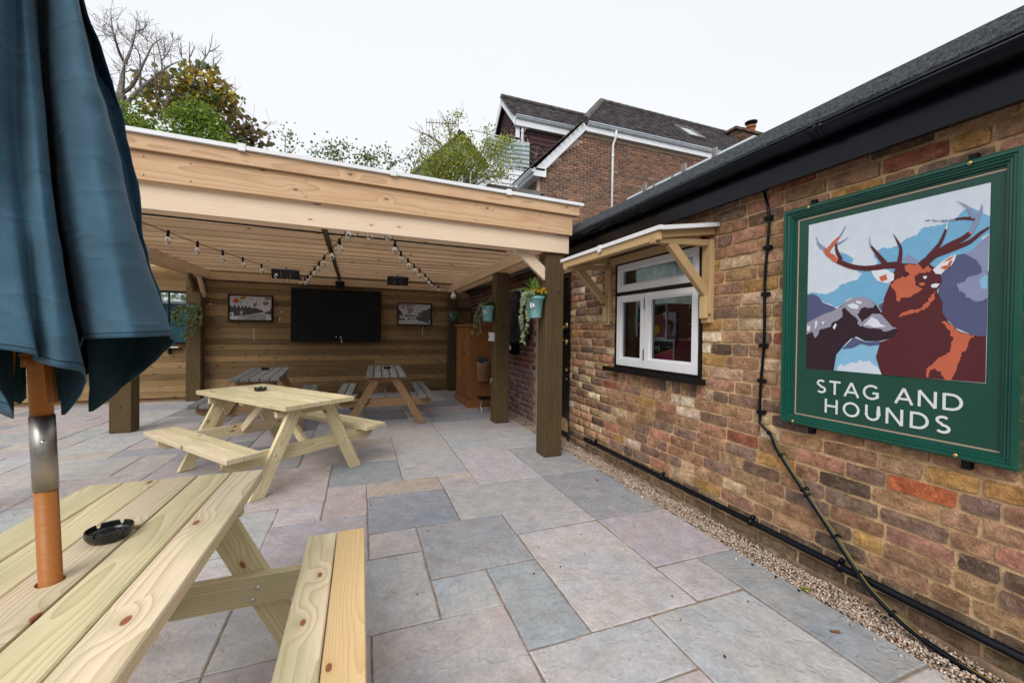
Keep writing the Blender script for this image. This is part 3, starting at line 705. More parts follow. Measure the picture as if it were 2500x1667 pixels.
PITCH_Z = .0786; BH = .0635
def hit(y0, y1, z0, z1, H): return not (y1 <= H[0] or y0 >= H[1] or z1 <= H[2] or z0 >= H[3])
SIGN = (.70, 1.572, .772, 1.942)
near = []   # (yc, zc, L, h, colour)
for row in range(-1, 27):
    z0 = .10 + row * PITCH_Z; zc = z0 + BH / 2 + .004
    y = -.42 + random.uniform(0, .12)
    while y < 4.02:
        L = random.choice([.214, .214, .214, .104, .214, .104, .150 if random.random() < .3 else .214]) * random.uniform(.97, 1.03)
        y1 = y + L
        segs = [(y, y1)]
        for H in (WIN, DOOR):
            ns = []
            for a, b in segs:
                if hit(a, b, z0, z0 + BH, (H[0] - .004, H[1] + .004, H[2] - (.135 if H is WIN else 0), H[3])):
                    if a < H[0] - .035: ns.append((a, H[0] - .005))
                    if b > H[1] + .035: ns.append((H[1] + .005, b))
                else: ns.append((a, b))
            segs = ns
        for a, b in segs:
            b = min(b, 4.012)
            if b - a < .03: continue
            if a > SIGN[0] + .05 and b < SIGN[1] - .05 and z0 > SIGN[2] + .03 and z0 + BH < SIGN[3] - .03: continue
            near.append(((a + b) / 2, zc + random.uniform(-.002, .002), b - a, BH, jit(pick(NEARPAL if row > 0 else MUDPAL), .16, .05)))
        y = y1 + .0145
# bricks on edge under the window sill
y = WIN[0] - .03
while y < WIN[1] + .02:
    near.append((y + .033, .862, .0655, .108, jit(pick(NEARPAL), .15, .05))); y += .0765
# the bright orange brick under the sign
bi = min(range(len(near)), key=lambda i: hypot(near[i][0] - 1.02, near[i][1] - .655) + (1 if near[i][2] < .19 else 0))
near[bi] = (*near[bi][:4], (0.50, 0.14, 0.06))
near.sort(key=lambda b: (b[0] < .55, b[0]))
def brick_world(yc, zc, L): # local x -> -Y (so that front -y -> -X)
    m = Matrix.Identity(4)
    m.col[0] = (0, -1, 0, 0); m.col[1] = (1, 0, 0, 0); m.col[2] = (0, 0, 1, 0); m.col[3] = (WX, yc, zc, 1); return m
mass = MB()
for n, (yc, zc, L, h, col) in enumerate(near):
    key = .214 if L > .185 else (.150 if L > .125 else (.104 if L > .085 else .0655))
    if h > .09: key = .0655
    me, v, f = brick_data('n', key, h)
    m = brick_world(yc, zc, L) @ Matrix.Diagonal((L / key, 1, 1, 1)) @ Matrix.Rotation(random.uniform(-.008, .008), 4, 'Y') @ Matrix.Translation((0, random.uniform(-.002, .0025), 0))
    if random.random() < .5: m = m @ Matrix.Diagonal((1, 1, -1, 1)) @ Matrix.Diagonal((-1, 1, 1, 1))
    if n < 298:
        o = bpy.data.objects.new('brick', me); o.color = (*col, 1); link(o, wall, m)
    else:
        mass.add([m @ Vector(p) for p in v], f, 0, col)
tag(mass.out('brick_courses', M['brickm'], wall, True, cols=True), kind='stuff')

# stained skirting of render at the foot of the wall
bm = bmesh.new()
NY = 90
vs = []
for i in range(NY + 1):
    yy = -1.0 + 5.0 * i / NY
    zz = .034 + .018 * noise.noise((yy * 3, 0, 0)) + .01 * noise.noise((yy * 11, 3, 0))
    for x, z in ((WX - .001, -.03), (WX - .015 - .004 * noise.noise((yy * 5, 1, 7)), -.03), (WX - .012 - .004 * noise.noise((yy * 6, 4, 0)), zz * .55), (WX - .009, zz), (WX + .004, zz + .006)):
        vs.append((x, yy, z))
fs = [(i * 5 + k, (i + 1) * 5 + k, (i + 1) * 5 + k + 1, i * 5 + k + 1) for i in range(NY) for k in range(4)]
mesh_obj('plinth', vs, fs, M['plinth'], pub, True)

# further wall, dark red brick under the shelter
wall2 = MB().box((WX, 4.94, -.05), (WX + .22, 8.6, 2.30)).out('wall', M['mortar2'], pub)
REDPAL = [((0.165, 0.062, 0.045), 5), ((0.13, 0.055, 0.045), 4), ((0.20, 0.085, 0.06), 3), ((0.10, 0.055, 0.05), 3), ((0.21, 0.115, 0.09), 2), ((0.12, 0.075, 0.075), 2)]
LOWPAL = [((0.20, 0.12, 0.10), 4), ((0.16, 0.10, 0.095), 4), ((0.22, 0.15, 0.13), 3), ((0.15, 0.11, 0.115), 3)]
mass = MB()
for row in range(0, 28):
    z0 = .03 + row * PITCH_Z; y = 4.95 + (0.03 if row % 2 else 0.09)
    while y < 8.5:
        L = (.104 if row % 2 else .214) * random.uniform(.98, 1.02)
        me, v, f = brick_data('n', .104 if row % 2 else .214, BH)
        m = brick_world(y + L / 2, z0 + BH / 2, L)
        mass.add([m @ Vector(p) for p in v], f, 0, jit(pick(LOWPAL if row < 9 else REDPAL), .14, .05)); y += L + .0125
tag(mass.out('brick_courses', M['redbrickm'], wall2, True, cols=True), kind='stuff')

# rest of the shell
sh = MB()
sh.box((WX + .22, 8.38, -.05), (6.5, 8.6, 2.30)); sh.box((6.3, -1.0, -.05), (6.5, 8.38, 2.30)); sh.box((WX + .22, -1.0, -.05), (6.3, -.8, 2.30))
sh.out('back_walls', M['mortar'], pub)
MB().box((WX - .02, -1.05, 2.302), (3.02, 8.62, 2.345)).box((3.88, -1.05, 2.302), (6.52, 8.62, 2.345)).box((3.02, -1.05, 2.302), (3.88, 2.47, 2.345)).box((3.02, 4.07, 2.302), (3.88, 8.62, 2.345)).out('roof', M['felt'], pub)
# felt upstand over the gutter, with a sloped face
prof = [(2.045, 2.255), (2.035, 2.285), (2.075, 2.372), (2.10, 2.379), (2.30, 2.365), (2.30, 2.255)]
pv = []; NSEG = 60
for i in range(NSEG + 1):
    yy = -1.0 + 9.6 * i / NSEG
    for q, (x, z) in enumerate(prof):
        w = .004 * noise.noise((yy * 4, q, 0)) if q in (1, 2, 3) else 0
        pv.append((x + w, yy, z + w))
pf = [(i * 6 + k, i * 6 + (k + 1) % 6, (i + 1) * 6 + (k + 1) % 6, (i + 1) * 6 + k) for i in range(NSEG) for k in range(6)]
mesh_obj('felt_kerb', pv, pf, M['felt'], pub)
# fascia board, soffit and half-round gutter
MB().box((2.112, -1.0, 2.07), (2.142, 8.6, 2.255)).out('fascia_board', M['black_pvc'], pub)
MB().box((2.145, -1.0, 2.104), (2.216, 8.6, 2.13)).out('soffit', M['black_matt'], pub)
def half_gutter(y0, y1, r, xc, zc, th=.003):
    mb = MB(); n = 12; v = []
    for yy in (y0, y1):
        for rr in (r, r - th):
            for k in range(n + 1):
                t = pi + pi * k / n; v.append((xc + rr * cos(t), yy, zc + rr * sin(t)))
    m = n + 1; f = []
    for k in range(n):
        f.append((k, k + 1, 2 * m + k + 1, 2 * m + k)); f.append((m + k + 1, m + k, 3 * m + k, 3 * m + k + 1))
        f.append((k + 1, k, m + k, m + k + 1)); f.append((2 * m + k, 2 * m + k + 1, 3 * m + k + 1, 3 * m + k))
    f.append((0, 2 * m, 3 * m, m)); f.append((n, m + n, 3 * m + n, 2 * m + n))
    return mb.add(v, f)
GZ = 2.25; GXc = 2.056; GR = .054
gut = half_gutter(-1.0, 8.6, GR, GXc, GZ)
gut.tube([(GXc - GR - .001, -1.0, GZ), (GXc - GR - .001, 8.6, GZ)], .0042, 6)
gutter = gut.out('gutter', M['black_pvc'], pub, True)
for yy in (.05, 1.285, 2.62, 3.9):
    cl = half_gutter(yy - .03, yy + .03, GR + .004, GXc, GZ); cl.tube([(GXc - GR - .002, yy - .03, GZ + .003), (GXc - GR - .002, yy + .03, GZ + .003)], .0065, 6)
    cl.add(*(lambda h: (h.v, h.f))(half_gutter(yy - .006, yy + .006, GR + .009, GXc, GZ)))
    cl.out('gutter_clip', M['black_pvc'], gutter, True)

# door in its recess
door = MB().box((WX + .045, DOOR[0] + .05, .03), (WX + .085, DOOR[1] - .05, DOOR[3] - .04)).out('door', M['black_gloss'], pub)
df = MB()
df.box((WX - .004, DOOR[0] - .012, 0), (WX + .16, DOOR[0] + .045, DOOR[3])); df.box((WX - .004, DOOR[1] - .045, 0), (WX + .16, DOOR[1] + .012, DOOR[3])); df.box((WX - .004, DOOR[0] + .045, DOOR[3] - .05), (WX + .16, DOOR[1] - .045, DOOR[3] + .01))
df.out('door_frame', M['black_gloss'], pub)
MB().box((WX - .02, DOOR[0] + .02, .12), (WX + .044, DOOR[1] - .06, .24)).out('weather_board', M['canopy'], door)
hb = MB(); pts = [(WX - .0, 4.12, 1.335), (WX - .035, 4.12, 1.32), (WX - .05, 4.12, 1.28), (WX - .05, 4.12, 1.20), (WX - .035, 4.12, 1.16), (WX - .0, 4.12, 1.145)]
hb.tube(pts, .007, 8)
for z in (1.337, 1.143): hb.box((WX - .008, 4.105, z - .03), (WX + .046, 4.135, z + .03))
hb.out('handle', M['brass'], door, True)
hb = MB(); hb.lathe([(.0, -.03), (.014, -.028), (.014, .0), (.020, .002), (.02, .008)], 12, Matrix.Translation((WX + .02, 4.125, .825)) @ Matrix.Rotation(-pi / 2, 4, 'Y'))
hb.out('lock', M['brass'], door, True)
hb = MB(); hb.lathe([(.0, -.02), (.010, -.018), (.012, .01)], 12, Matrix.Translation((WX + .02, 4.125, .715)) @ Matrix.Rotation(-pi / 2, 4, 'Y'))
hb.out('escutcheon', M['zinc'], door, True)
MB().box((WX - .006, DOOR[0] - .0, 1.945), (WX + .05, DOOR[1] + .02, 2.0)).out('lintel', M['header'], pub)

# window: black surround, white sashes
win = MB()
y0, y1, z0, z1 = WIN
fx0, fx1 = WX - .012, WX + .10
win.box((fx0, y0, z0), (fx1, y0 + .028, z1)); win.box((fx0, y1 - .036, z0), (fx1, y1, z1)); win.box((fx0, y0 + .028, z1 - .022), (fx1, y1 - .036, z1)); win.box((fx0, y0 + .028, z0), (fx1, y1 - .036, z0 + .018))
win.box((fx0 - .012, y0 + .028, 1.596), (fx1, y1 - .02, 1.622)); win.box((fx0 - .02, y0 - .01, 1.888), (fx1, y1 + .02, 1.925))
window = win.out('window', M['black_gloss'], pub)
MB().box((WX - .075, 2.10, .905), (WX + .12, 3.255, .943)).out('sill', M['black_gloss'], window)
def sash(y0, y1, z0, z1, st, bot, top, x=WX - .018):
    s = MB()
    s.box((x, y0, z0), (x + .05, y0 + st, z1)); s.box((x, y1 - st, z0), (x + .05, y1, z1)); s.box((x, y0 + st, z0), (x + .05, y1 - st, z0 + bot)); s.box((x, y0 + st, z1 - top), (x + .05, y1 - st, z1))
    # glazing bead, set back
    b = .014
    s.box((x + .012, y0 + st, z0 + bot), (x + .05, y0 + st + b, z1 - top)); s.box((x + .012, y1 - st - b, z0 + bot), (x + .05, y1 - st, z1 - top))
    s.box((x + .012, y0 + st + b, z0 + bot), (x + .05, y1 - st - b, z0 + bot + b)); s.box((x + .012, y0 + st + b, z1 - top - b), (x + .05, y1 - st - b, z1 - top))
    s.out('sash', M['white'], window)
    mesh_obj('pane', [(x + .03, y0 + st, z0 + bot), (x + .03, y1 - st, z0 + bot), (x + .03, y1 - st, z1 - top), (x + .03, y0 + st, z1 - top)], [(3, 2, 1, 0)], M['pane'], window)
sash(2.167, 3.116, 1.624, 1.868, .052, .052, .046)
sash(2.737, 3.116, .966, 1.590, .048, .062, .044)
sash(2.168, 2.733, .966, 1.590, .052, .070, .044)
for z in (1.08, 1.50):
    MB().box((WX - .022, 2.728, z - .045), (WX - .0165, 2.742, z + .045)).tube([(WX - .024, 2.735, z - .045), (WX - .024, 2.735, z + .045)], .0045, 8).out('hinge', M['steel'], window)

# room behind the window: dark plaster, shelf with printed cartons
M['room'] = plain('dim_plaster', (0.42, 0.46, 0.43), .9, vary=.15)
rm = MB()
for lo, hi in (((WX + .23, 1.2, .5), (3.9, 4.2, .52)), ((3.9, 1.2, .5), (3.92, 4.2, 2.25)), ((WX + .23, 1.18, .5), (3.9, 1.2, 2.25)), ((WX + .23, 4.2, .5), (3.9, 4.22, 2.25)), ((WX + .23, 1.2, 2.25), (3.02, 4.2, 2.27)), ((3.02, 1.2, 2.25), (3.9, 2.47, 2.27)), ((3.02, 4.07, 2.25), (3.9, 4.2, 2.27))): rm.box(lo, hi)
rm.out('room_lining', M['room'], pub)
M['cartonprint'] = attr_mat('carton_print', .5, 0, .05, 20)
CP = {'mag': (.60, .03, .18), 'dull': (.30, .075, .10), 'yel': (.62, .50, .02), 'blk': (.02, .022, .02), 'wht': (.62, .64, .66), 'ora': (.60, .25, .03), 'plum': (.13, .022, .05), 'kraft': (.33, .19, .10)}
MB().box((2.52, 1.6, .86), (3.2, 3.9, .89)).out('counter', M['canopy'], pub)
def glyphs(mb, word, u0, v0, h, at, col, w=.16, shear=0.0):
    """blocky lettering laid on a print; at(u,v) -> point"""
    u = u0
    for ch in word:
        for st in LET[ch][0]:
            for q in ribbon(st, w):
                mb.add([at(u + (x + shear * y) * h, v0 + y * h) for x, y in q], [(0, 1, 2, 3)], 0, col)
        u += (LET[ch][1] + .16) * h
def opal(name, col, tr, alpha):
    m, nt, b, out = new_mat(name); k = NT(nt)
    b.inputs['Base Color'].default_value = (*col, 1); b.inputs['Roughness'].default_value = .3
    t = k.n('ShaderNodeBsdfTranslucent'); t.inputs[0].default_value = (*col, 1)
    m1 = k.n('ShaderNodeMixShader'); m1.inputs[0].default_value = tr; k.lk(b.outputs[0], m1.inputs[1]); k.lk(t.outputs[0], m1.inputs[2])
    tp = k.n('ShaderNodeBsdfTransparent'); tp.inputs[0].default_value = (*col, 1)
    m2 = k.n('ShaderNodeMixShader'); m2.inputs[0].default_value = alpha; k.lk(m1.outputs[0], m2.inputs[1]); k.lk(tp.outputs[0], m2.inputs[2])
    k.lk(m2.outputs[0], out.inputs['Surface']); return m
# ------------------------------------------------------------------ letter shapes (strokes, cap height 1)
def arc(cx, cy, rx, ry, a0, a1, n=14):
    return [(cx + rx * cos(radians(a0 + (a1 - a0) * i / n)), cy + ry * sin(radians(a0 + (a1 - a0) * i / n))) for i in range(n + 1)]
LET = {
 'S': ([arc(.30, .745, .235, .19, 35, 270, 14)[:-1] + arc(.31, .265, .265, .20, 90, -145, 14)], .62),
 'T': ([[(0, .93), (.74, .93)], [(.37, .93), (.37, 0)]], .74),
 'A': ([[(.03, 0), (.45, 1)], [(.45, 1), (.87, 0)], [(.19, .32), (.71, .32)]], .90),
 'G': ([arc(.50, .5, .43, .435, 45, 360 - 62, 22), [(.70, .12), (.84, .20), (.84, .45)], [(.56, .45), (.91, .45)]], .92),
 'N': ([[(.07, 0), (.07, 1)], [(.07, 1), (.81, 0)], [(.81, 0), (.81, 1)]], .88),
 'D': ([[(.08, 0), (.08, 1)], [(.08, .93), (.35, .93)] + arc(.38, .5, .43, .43, 85, -85, 16) + [(.35, .07), (.08, .07)]], .86),
 'H': ([[(.07, 0), (.07, 1)], [(.77, 0), (.77, 1)], [(.07, .52), (.77, .52)]], .84),
 'O': ([arc(.50, .5, .43, .435, 0, 360, 28)], 1.0),
 'U': ([[(.07, 1), (.07, .40)] + arc(.40, .40, .33, .33, 180, 360, 14) + [(.73, .40), (.73, 1)]], .80),
 'Y': ([[(.03, 1), (.38, .48)], [(.73, 1), (.38, .48)], [(.38, .5), (.38, 0)]], .76),
 'C': ([arc(.50, .5, .43, .435, 45, 315, 20)], .84), ' ': ([], .38)}
def ribbon(pts, w):
    """quads of a constant-width stroke"""
    P = [Vector((x, y)) for x, y in pts]; out = []
    closed = len(P) > 6 and (P[0] - P[-1]).length < 1e-6
    L = []
    for i, p in enumerate(P):
        a = P[i - 1] if i else (P[-2] if closed else P[0]); b = P[i + 1] if i + 1 < len(P) else (P[1] if closed else P[-1])
        d = (b - a).normalized(); n = Vector((-d.y, d.x))
        e1 = (P[i] - P[i - 1]).normalized() if i else d
        k = max(.6, abs(e1.dot(d)))
        L.append((p + n * (w / 2 / k), p - n * (w / 2 / k)))
    for (a, b), (c, d) in zip(L, L[1:]): out.append([tuple(b), tuple(d), tuple(c), tuple(a)])
    return out

def carton(name, label, y0, y1, z0, z1, x, depth, main, dim):
    t = thing(name, (x, (y0 + y1) / 2, z0), label, 'carton', 'drinks cartons behind the window')
    MB().box((x, y0, z0), (x + depth, y1, z1)).out('box', plain('carton_' + main, CP[main], .6, vary=.05), t)
    pr = MB(); W = y1 - y0; Hh = z1 - z0
    at = lambda u, v, dx=.001: (x - dx, y1 - u, z0 + v)
    def quad(pts, col, dx): pr.add([at(u * W, v * Hh, dx) for u, v in pts], [tuple(range(len(pts)))], 0, CP[col])
    e = .045
    quad([(0, 0), (1, 0), (1, 1), (0, 1)], 'wht', .001)
    quad([(0, e), (1 - e, e), (1 - e, 1 - e), (0, 1 - e)], main, .0016)
    quad([(0, .42), (.35, .52), (1 - e, .72), (1 - e, 1 - e), (0, 1 - e)], 'blk', .0022)
    quad([(0, .42), (.35, .52), (1 - e, .72), (1 - e, .75), (.35, .56), (0, .47)], 'ora', .0028)
    quad([(.0, 1 - e - .06), (.35, 1 - e), (.0, 1 - e)], 'yel', .0028)
    quad([(.62 + .15 * cos(a * pi / 7) * (1 + .08 * (a % 2)), .26 + .15 * sin(a * pi / 7)) for a in range(14)], 'yel', .003)
    glyphs(pr, dim, .10 * W, .62 * Hh, .13 * W, lambda u, v: at(u, v + .1 * u, .0034), CP['wht'], .22)
    pr.out('print', M['cartonprint'], t, cols=True)
carton('drinks_carton', 'magenta printed drinks carton standing lowest behind the window glass', 2.84, 3.17, .89, 1.20, 2.62, .3, 'mag', 'OYS')
carton('drinks_carton', 'dull red printed drinks carton stacked on top of the magenta one', 2.945, 3.36, 1.205, 1.535, 2.63, .28, 'dull', ' YS')
carton('drinks_carton', 'plum drinks carton in shade at the right of the magenta one', 2.46, 2.80, .89, 1.20, 2.80, .3, 'plum', '')
carton('drinks_carton', 'dark plum drinks carton stacked in shade beside the dull red one', 2.55, 2.90, 1.205, 1.52, 2.84, .28, 'plum', '')
t = thing('cardboard_box', (2.6, 3.43, .89), 'plain brown cardboard box behind the small left pane', 'box')
MB().box((2.60, 3.30, .89), (2.80, 3.57, 1.22)).out('box', plain('kraft_card', CP['kraft'], .8, vary=.15), t)
MB().box((2.597, 3.295, 1.2195), (2.805, 3.575, 1.222)).out('lid', plain('kraft_card_lid', (.36, .22, .12), .8), t)

# ------------------------------------------------------------------ hanging sign
sign = thing('pub_sign', (WX - .03, 1.135, .772), 'large square green painted pub sign with stag and hound reading STAG AND HOUNDS', 'sign')
SX = WX - .030          # face of the panel
SK = .981
qy = lambda y: y * SK
qz = lambda z: 1.25 + (z - 1.25) * SK
MB().box((SX, qy(.735), qz(.80)), (SX + .018, qy(1.54), qz(1.915))).out('panel', M['green_panel'], sign)
def moulding(y0, y1, z0, z1, prof):
    """mitred picture-frame moulding; prof = (inset from outer edge, x)"""
    mb = MB(); n = len(prof); v = []
    for sy, sz in ((0, 0), (1, 0), (1, 1), (0, 1)):
        for d, x in prof: v.append((x, (y0 + d) if sy == 0 else (y1 - d), (z0 + d) if sz == 0 else (z1 - d)))
    f = []
    for c in range(4):
        e = (c + 1) % 4
        for k in range(n): f.append((c * n + k, e * n + k, e * n + (k + 1) % n, c * n + (k + 1) % n))
    return mb.add(v, f)
fr = moulding(qy(.699), qy(1.573), qz(.772), qz(1.943), [(0, SX + .024), (0, SX - .022), (.006, SX - .028), (.017, SX - .028), (.020, SX - .022), (.026, SX - .024), (.031, SX - .017), (.037, SX - .019), (.042, SX - .010), (.047, SX - .011), (.051, SX - .001), (.051, SX + .006)])
fr.out('frame', M['green'], sign)
gl = moulding(qy(.738), qy(1.506), qz(.824), qz(1.880), [(0, SX - .0018), (.0055, SX - .0018), (.0055, SX - .0002), (0, SX - .0002)])
gl.out('border_line', M['gold'], sign)
ART = {'pale': (.60, .67, .76), 'blue': (.165, .40, .62), 'sky2': (.22, .47, .68), 'slate': (.085, .095, .20), 'lilac': (.24, .27, .42), 'stag': (.088, .017, .022), 'rust': (.52, .125, .065),
       'hound': (.030, .013, .022), 'fur': (.30, .29, .38), 'white': (.68, .72, .80), 'dark': (.05, .012, .016)}
art = MB()
PY0, PY1, PZ0, PZ1 = qy(.7905), qy(1.4505), qz(1.0785), qz(1.8415)
art.add([(SX - .002, PY1, PZ0), (SX - .002, PY0, PZ0), (SX - .002, PY0, PZ1), (SX - .002, PY1, PZ1)], [(0, 1, 2, 3)], 0, ART['pale'])
from mathutils.geometry import tessellate_polygon
for n, (c, poly) in enumerate(SIGN_ART):
    x = SX - .0024 - n * .00004
    # rough hand-cut outline for the cloud and fur shapes
    P = []
    for i, (a, b) in enumerate(poly):
        P.append((a, b))
        if c in ('blue', 'lilac', 'pale', 'sky2', 'rust', 'fur') and len(poly) > 8 and n < 60:
            a2, b2 = poly[(i + 1) % len(poly)]; d = hypot(a2 - a, b2 - b)
            if d > .02 and 0.004 < a < .996 and 0.004 < a2 < .996 and .004 < b < .996 and .004 < b2 < .996:
                for q in (.25, .5, .75): P.append((a + (a2 - a) * q + random.uniform(-.006, .006), b + (b2 - b) * q + random.uniform(-.006, .006)))
    pts = [Vector((x, PY1 - a * (PY1 - PY0), PZ0 + b * (PZ1 - PZ0))) for a, b in P]
    tris = tessellate_polygon([[Vector((p.y, p.z, 0)) for p in pts]])
    art.add(pts, [tuple(t) for t in tris], 0, ART[c])
art.out('picture', M['flat'], sign, cols=True)
def line_text(word, ya, yb, zb, h):
    tot = sum(LET[c][1] for c in word); gaps = len(word) - 1
    Wd = abs(yb - ya) / h; sp = (Wd - tot) / gaps
    mb = MB(); u = 0
    for ch in word:
        for ns, st in enumerate(LET[ch][0]):
            q = ribbon(st, .145)
            for nq, r in enumerate(q): mb.add([(SX - .0022 - .00012 * ns - .00002 * (nq % 2), ya - (u + a) * h, zb + b * h) for a, b in r], [(3, 2, 1, 0)])
        u += LET[ch][1] + sp
    return mb
mb = line_text('STAG AND', qy(1.394), qy(.852), qz(.957), .0675)
b2 = line_text('HOUNDS', qy(1.354), qy(.886), qz(.860), .0700)
mb.add(b2.v, b2.f)
mb.out('lettering', M['lettering'], sign)
for y, z in ((1.44, 1.93), (.84, 1.93), (1.50, .786), (.86, .786)):
    s = MB(); s.lathe([(.0, -.004), (.006, -.003), (.009, .0), (.009, .003)], 10, Matrix.Translation((SX - .028, qy(y), qz(z))) @ Matrix.Rotation(pi / 2, 4, 'Y')); s.out('screw', M['brass'], sign, True)
for y, z in ((1.43, 1.95), (.84, 1.95), (1.42, .757), (.84, .757)):
    MB().box((SX - .004, qy(y) - .012, qz(z) - .022), (SX + .028, qy(y) + .012, qz(z) + .02)).out('bracket', M['black_matt'], sign)

# ------------------------------------------------------------------ window canopy
can_ = thing('window_canopy', (WX, 2.67, 1.9), 'small pine lean-to canopy with white edged clear sheet over the white window', 'canopy')
YA, YB, XF = 2.03, 3.30, 1.735      # right end, left end, front edge
zw, zf = 1.975, 1.905               # roof underside at wall and front
sl = (zw - zf) / (WX - XF)
for y in (YA + .05, YB - .05):
    board('upright', (WX - .022, y, 1.33), (WX - .022, y, 1.89), .075 if y < 2.5 else .085, .04, (1, 0, 0), M['canopy'], can_)
    board('rail', (WX - .045, y, 1.868), (XF - .01, y, 1.846), .042, .042, (0, 0, 1), M['canopy'], can_)
    board('rafter', (WX - .005, y - (.016 if y < 2.5 else -.016), zw - .028), (XF + .004, y - (.016 if y < 2.5 else -.016), zf - .028), .044, .044, (0, 0, 1), M['canopy'], can_)
    board('brace', (WX - .03, y, 1.515), (XF + .13, y, 1.845), .062, .040, (0, 1, 0), M['canopy'], can_)
    board('foot_block', (WX - .055, y, 1.36), (WX - .055, y, 1.51), .055, .03, (1, 0, 0), M['canopy'], can_)
board('front_beam', (XF + .012, YA, zf - .036), (XF + .012, YB, zf - .036), .055, .032, (1, 0, 0), M['canopy'], can_)
board('wall_plate', (WX - .028, YA + .10, 1.915), (WX - .028, YB - .10, 1.915), .06, .04, (1, 0, 0), M['canopy'], can_)
board('purlin', (1.97, YA + .075, 1.922), (1.97, YB - .075, 1.922), .04, .03, (0, 0, 1), M['canopy'], can_)
M['opal'] = opal('opal_polycarbonate', (.84, .85, .86), .78, .26)
M['bronze'] = opal('bronze_polycarbonate', (.42, .39, .36), .6, .10)
def sheet(x0, z0, x1, z1, ya, yb, th):
    return MB().add([(x0, ya, z0), (x1, ya, z1), (x1, yb, z1), (x0, yb, z0), (x0, ya, z0 + th), (x1, ya, z1 + th), (x1, yb, z1 + th), (x0, yb, z0 + th)],
                    [(0, 3, 2, 1), (4, 5, 6, 7), (0, 1, 5, 4), (1, 2, 6, 5), (2, 3, 7, 6), (3, 0, 4, 7)])
sheet(XF - .008, zf + .001, WX - .004, zw + .001, YA - .016, YB + .016, .014).out('roof_sheet', M['bronze'], can_)
tr = MB(); e = .022
tr.add(*(lambda s: (s.v, s.f))(sheet(XF - .018, zf - .006, XF + .012, zf - .001, YA - .022, YB + .022, .027)))
for y0 in (YA - .028, YB + .004): tr.add(*(lambda s: (s.v, s.f))(sheet(XF + .012, zf - .005, WX - .003, zw - .005, y0, y0 + .024, .026)))
tr.out('edge_trim', M['white'], can_)
sheet(XF - .022, zf - .022, WX - .003, zw + .012, 2.65, 2.69, .014).box((XF - .0235, 2.65, zf - .028), (XF - .0185, 2.69, zf + .024)).out('glazing_bar', M['white'], can_)

# ------------------------------------------------------------------ pipe, cables
pipe = thing('waste_pipe', (WX - .04, 2.1, .13), 'long black plastic pipe running low along the brick wall', 'pipe')
MB().tube([(WX - .034, 3.60, .152), (WX - .034, 2.6, .145), (WX - .034, 1.2, .133), (WX - .034, -.4, .118)], .0175, 14).tube([(WX - .034, 3.61, .152), (WX - .034, 3.50, .152)], .021, 14).out('pipe', M['black_pvc'], pipe, True)
for y in (3.44, 2.48, 1.72, 1.245, .45):
    z = .118 + (y + .4) * .0085
    c = MB(); c.tube([(WX - .034, y - .011, z), (WX - .034, y + .011, z)], .0225, 14); c.box((WX - .03, y - .008, z + .018), (WX - .002, y + .008, z + .034)); c.tube([(WX - .02, y, z + .025), (WX - .02, y, z + .042)], .006, 8)
    c.out('pipe_clip', M['black_pvc'], pipe, True)
M['cablegreen'] = plain('green_yellow_earth_cable', (.085, .16, .02), .45, vary=.1)
M['cableyel'] = plain('yellow_earth_stripe', (.36, .25, .02), .45, vary=.1)
c1 = thing('wall_cable', (WX - .02, 1.68, 1.4), 'thin black cable clipped straight up the brick wall left of the sign', 'cable')
zs = np.linspace(.735, 2.10, 26)
pts = [(WX - .018, 1.672 + .012 * sin(z * 2.3) + .006 * sin(z * 9) + (.03 * (z - 1.95) / .15 if z > 1.95 else 0), z) for z in zs]
pts = [(WX - .02, 1.62, .693), (WX - .022, 1.645, .705)] + pts
MB().tube(pts, .0078, 8).out('cable', M['black_pvc'], c1, True)
for z in (.80, .985, 1.19, 1.49, 1.76, 1.93):
    MB().box((WX - .031, 1.645 + .012 * sin(z * 2.3), z - .011), (WX - .004, 1.69 + .012 * sin(z * 2.3), z + .011)).lathe([(.0, -.004), (.005, -.002), (.006, .004)], 8, Matrix.Translation((WX - .031, 1.652, z)) @ Matrix.Rotation(pi / 2, 4, 'Y')).out('cable_clip', M['black_matt'], c1)
c2 = thing('earth_cable', (WX - .03, 1.2, .2), 'black armoured cable with green and yellow earth wire slanting down the wall to the gravel', 'cable')
base = [(2.195, 1.628, .692), (2.19, 1.605, .685), (2.188, 1.57, .62), (2.188, 1.50, .53), (2.186, 1.42, .44), (2.18, 1.31, .32), (2.172, 1.20, .20), (2.150, 1.12, .13), (2.132, .98, .055), (2.125, .80, .02), (2.12, .55, .014), (2.12, .1, .012)]
def smooth_path(P, k=5):
    P = [Vector(p) for p in P]; out = []
    for i in range(len(P) - 1):
        p0, p1, p2, p3 = P[max(i - 1, 0)], P[i], P[i + 1], P[min(i + 2, len(P) - 1)]
        for t in np.linspace(0, 1, k, endpoint=False):
            out.append(.5 * ((2 * p1) + (-p0 + p2) * t + (2 * p0 - 5 * p1 + 4 * p2 - p3) * t * t + (-p0 + 3 * p1 - 3 * p2 + p3) * t ** 3))
    out.append(P[-1]); return out
sp = smooth_path(base)
MB().tube(sp, .0125, 10).out('cable', M['black_pvc'], c2, True)
wp = [p + Vector((-.0035, -.0115, .0070)) + Vector((0, .0015 * sin(i * .9), .002 * sin(i * .7))) for i, p in enumerate(sp)]
MB().tube(wp, .0027, 7).out('earth_wire', M['cablegreen'], c2, True)
wp2 = [p + Vector((-.0155, -.002, .0125)) for p in wp]
MB().tube([p + Vector((.0140, .0003, -.0105)) for p in wp2], .0015, 6).out('earth_stripe', M['cableyel'], c2, True)
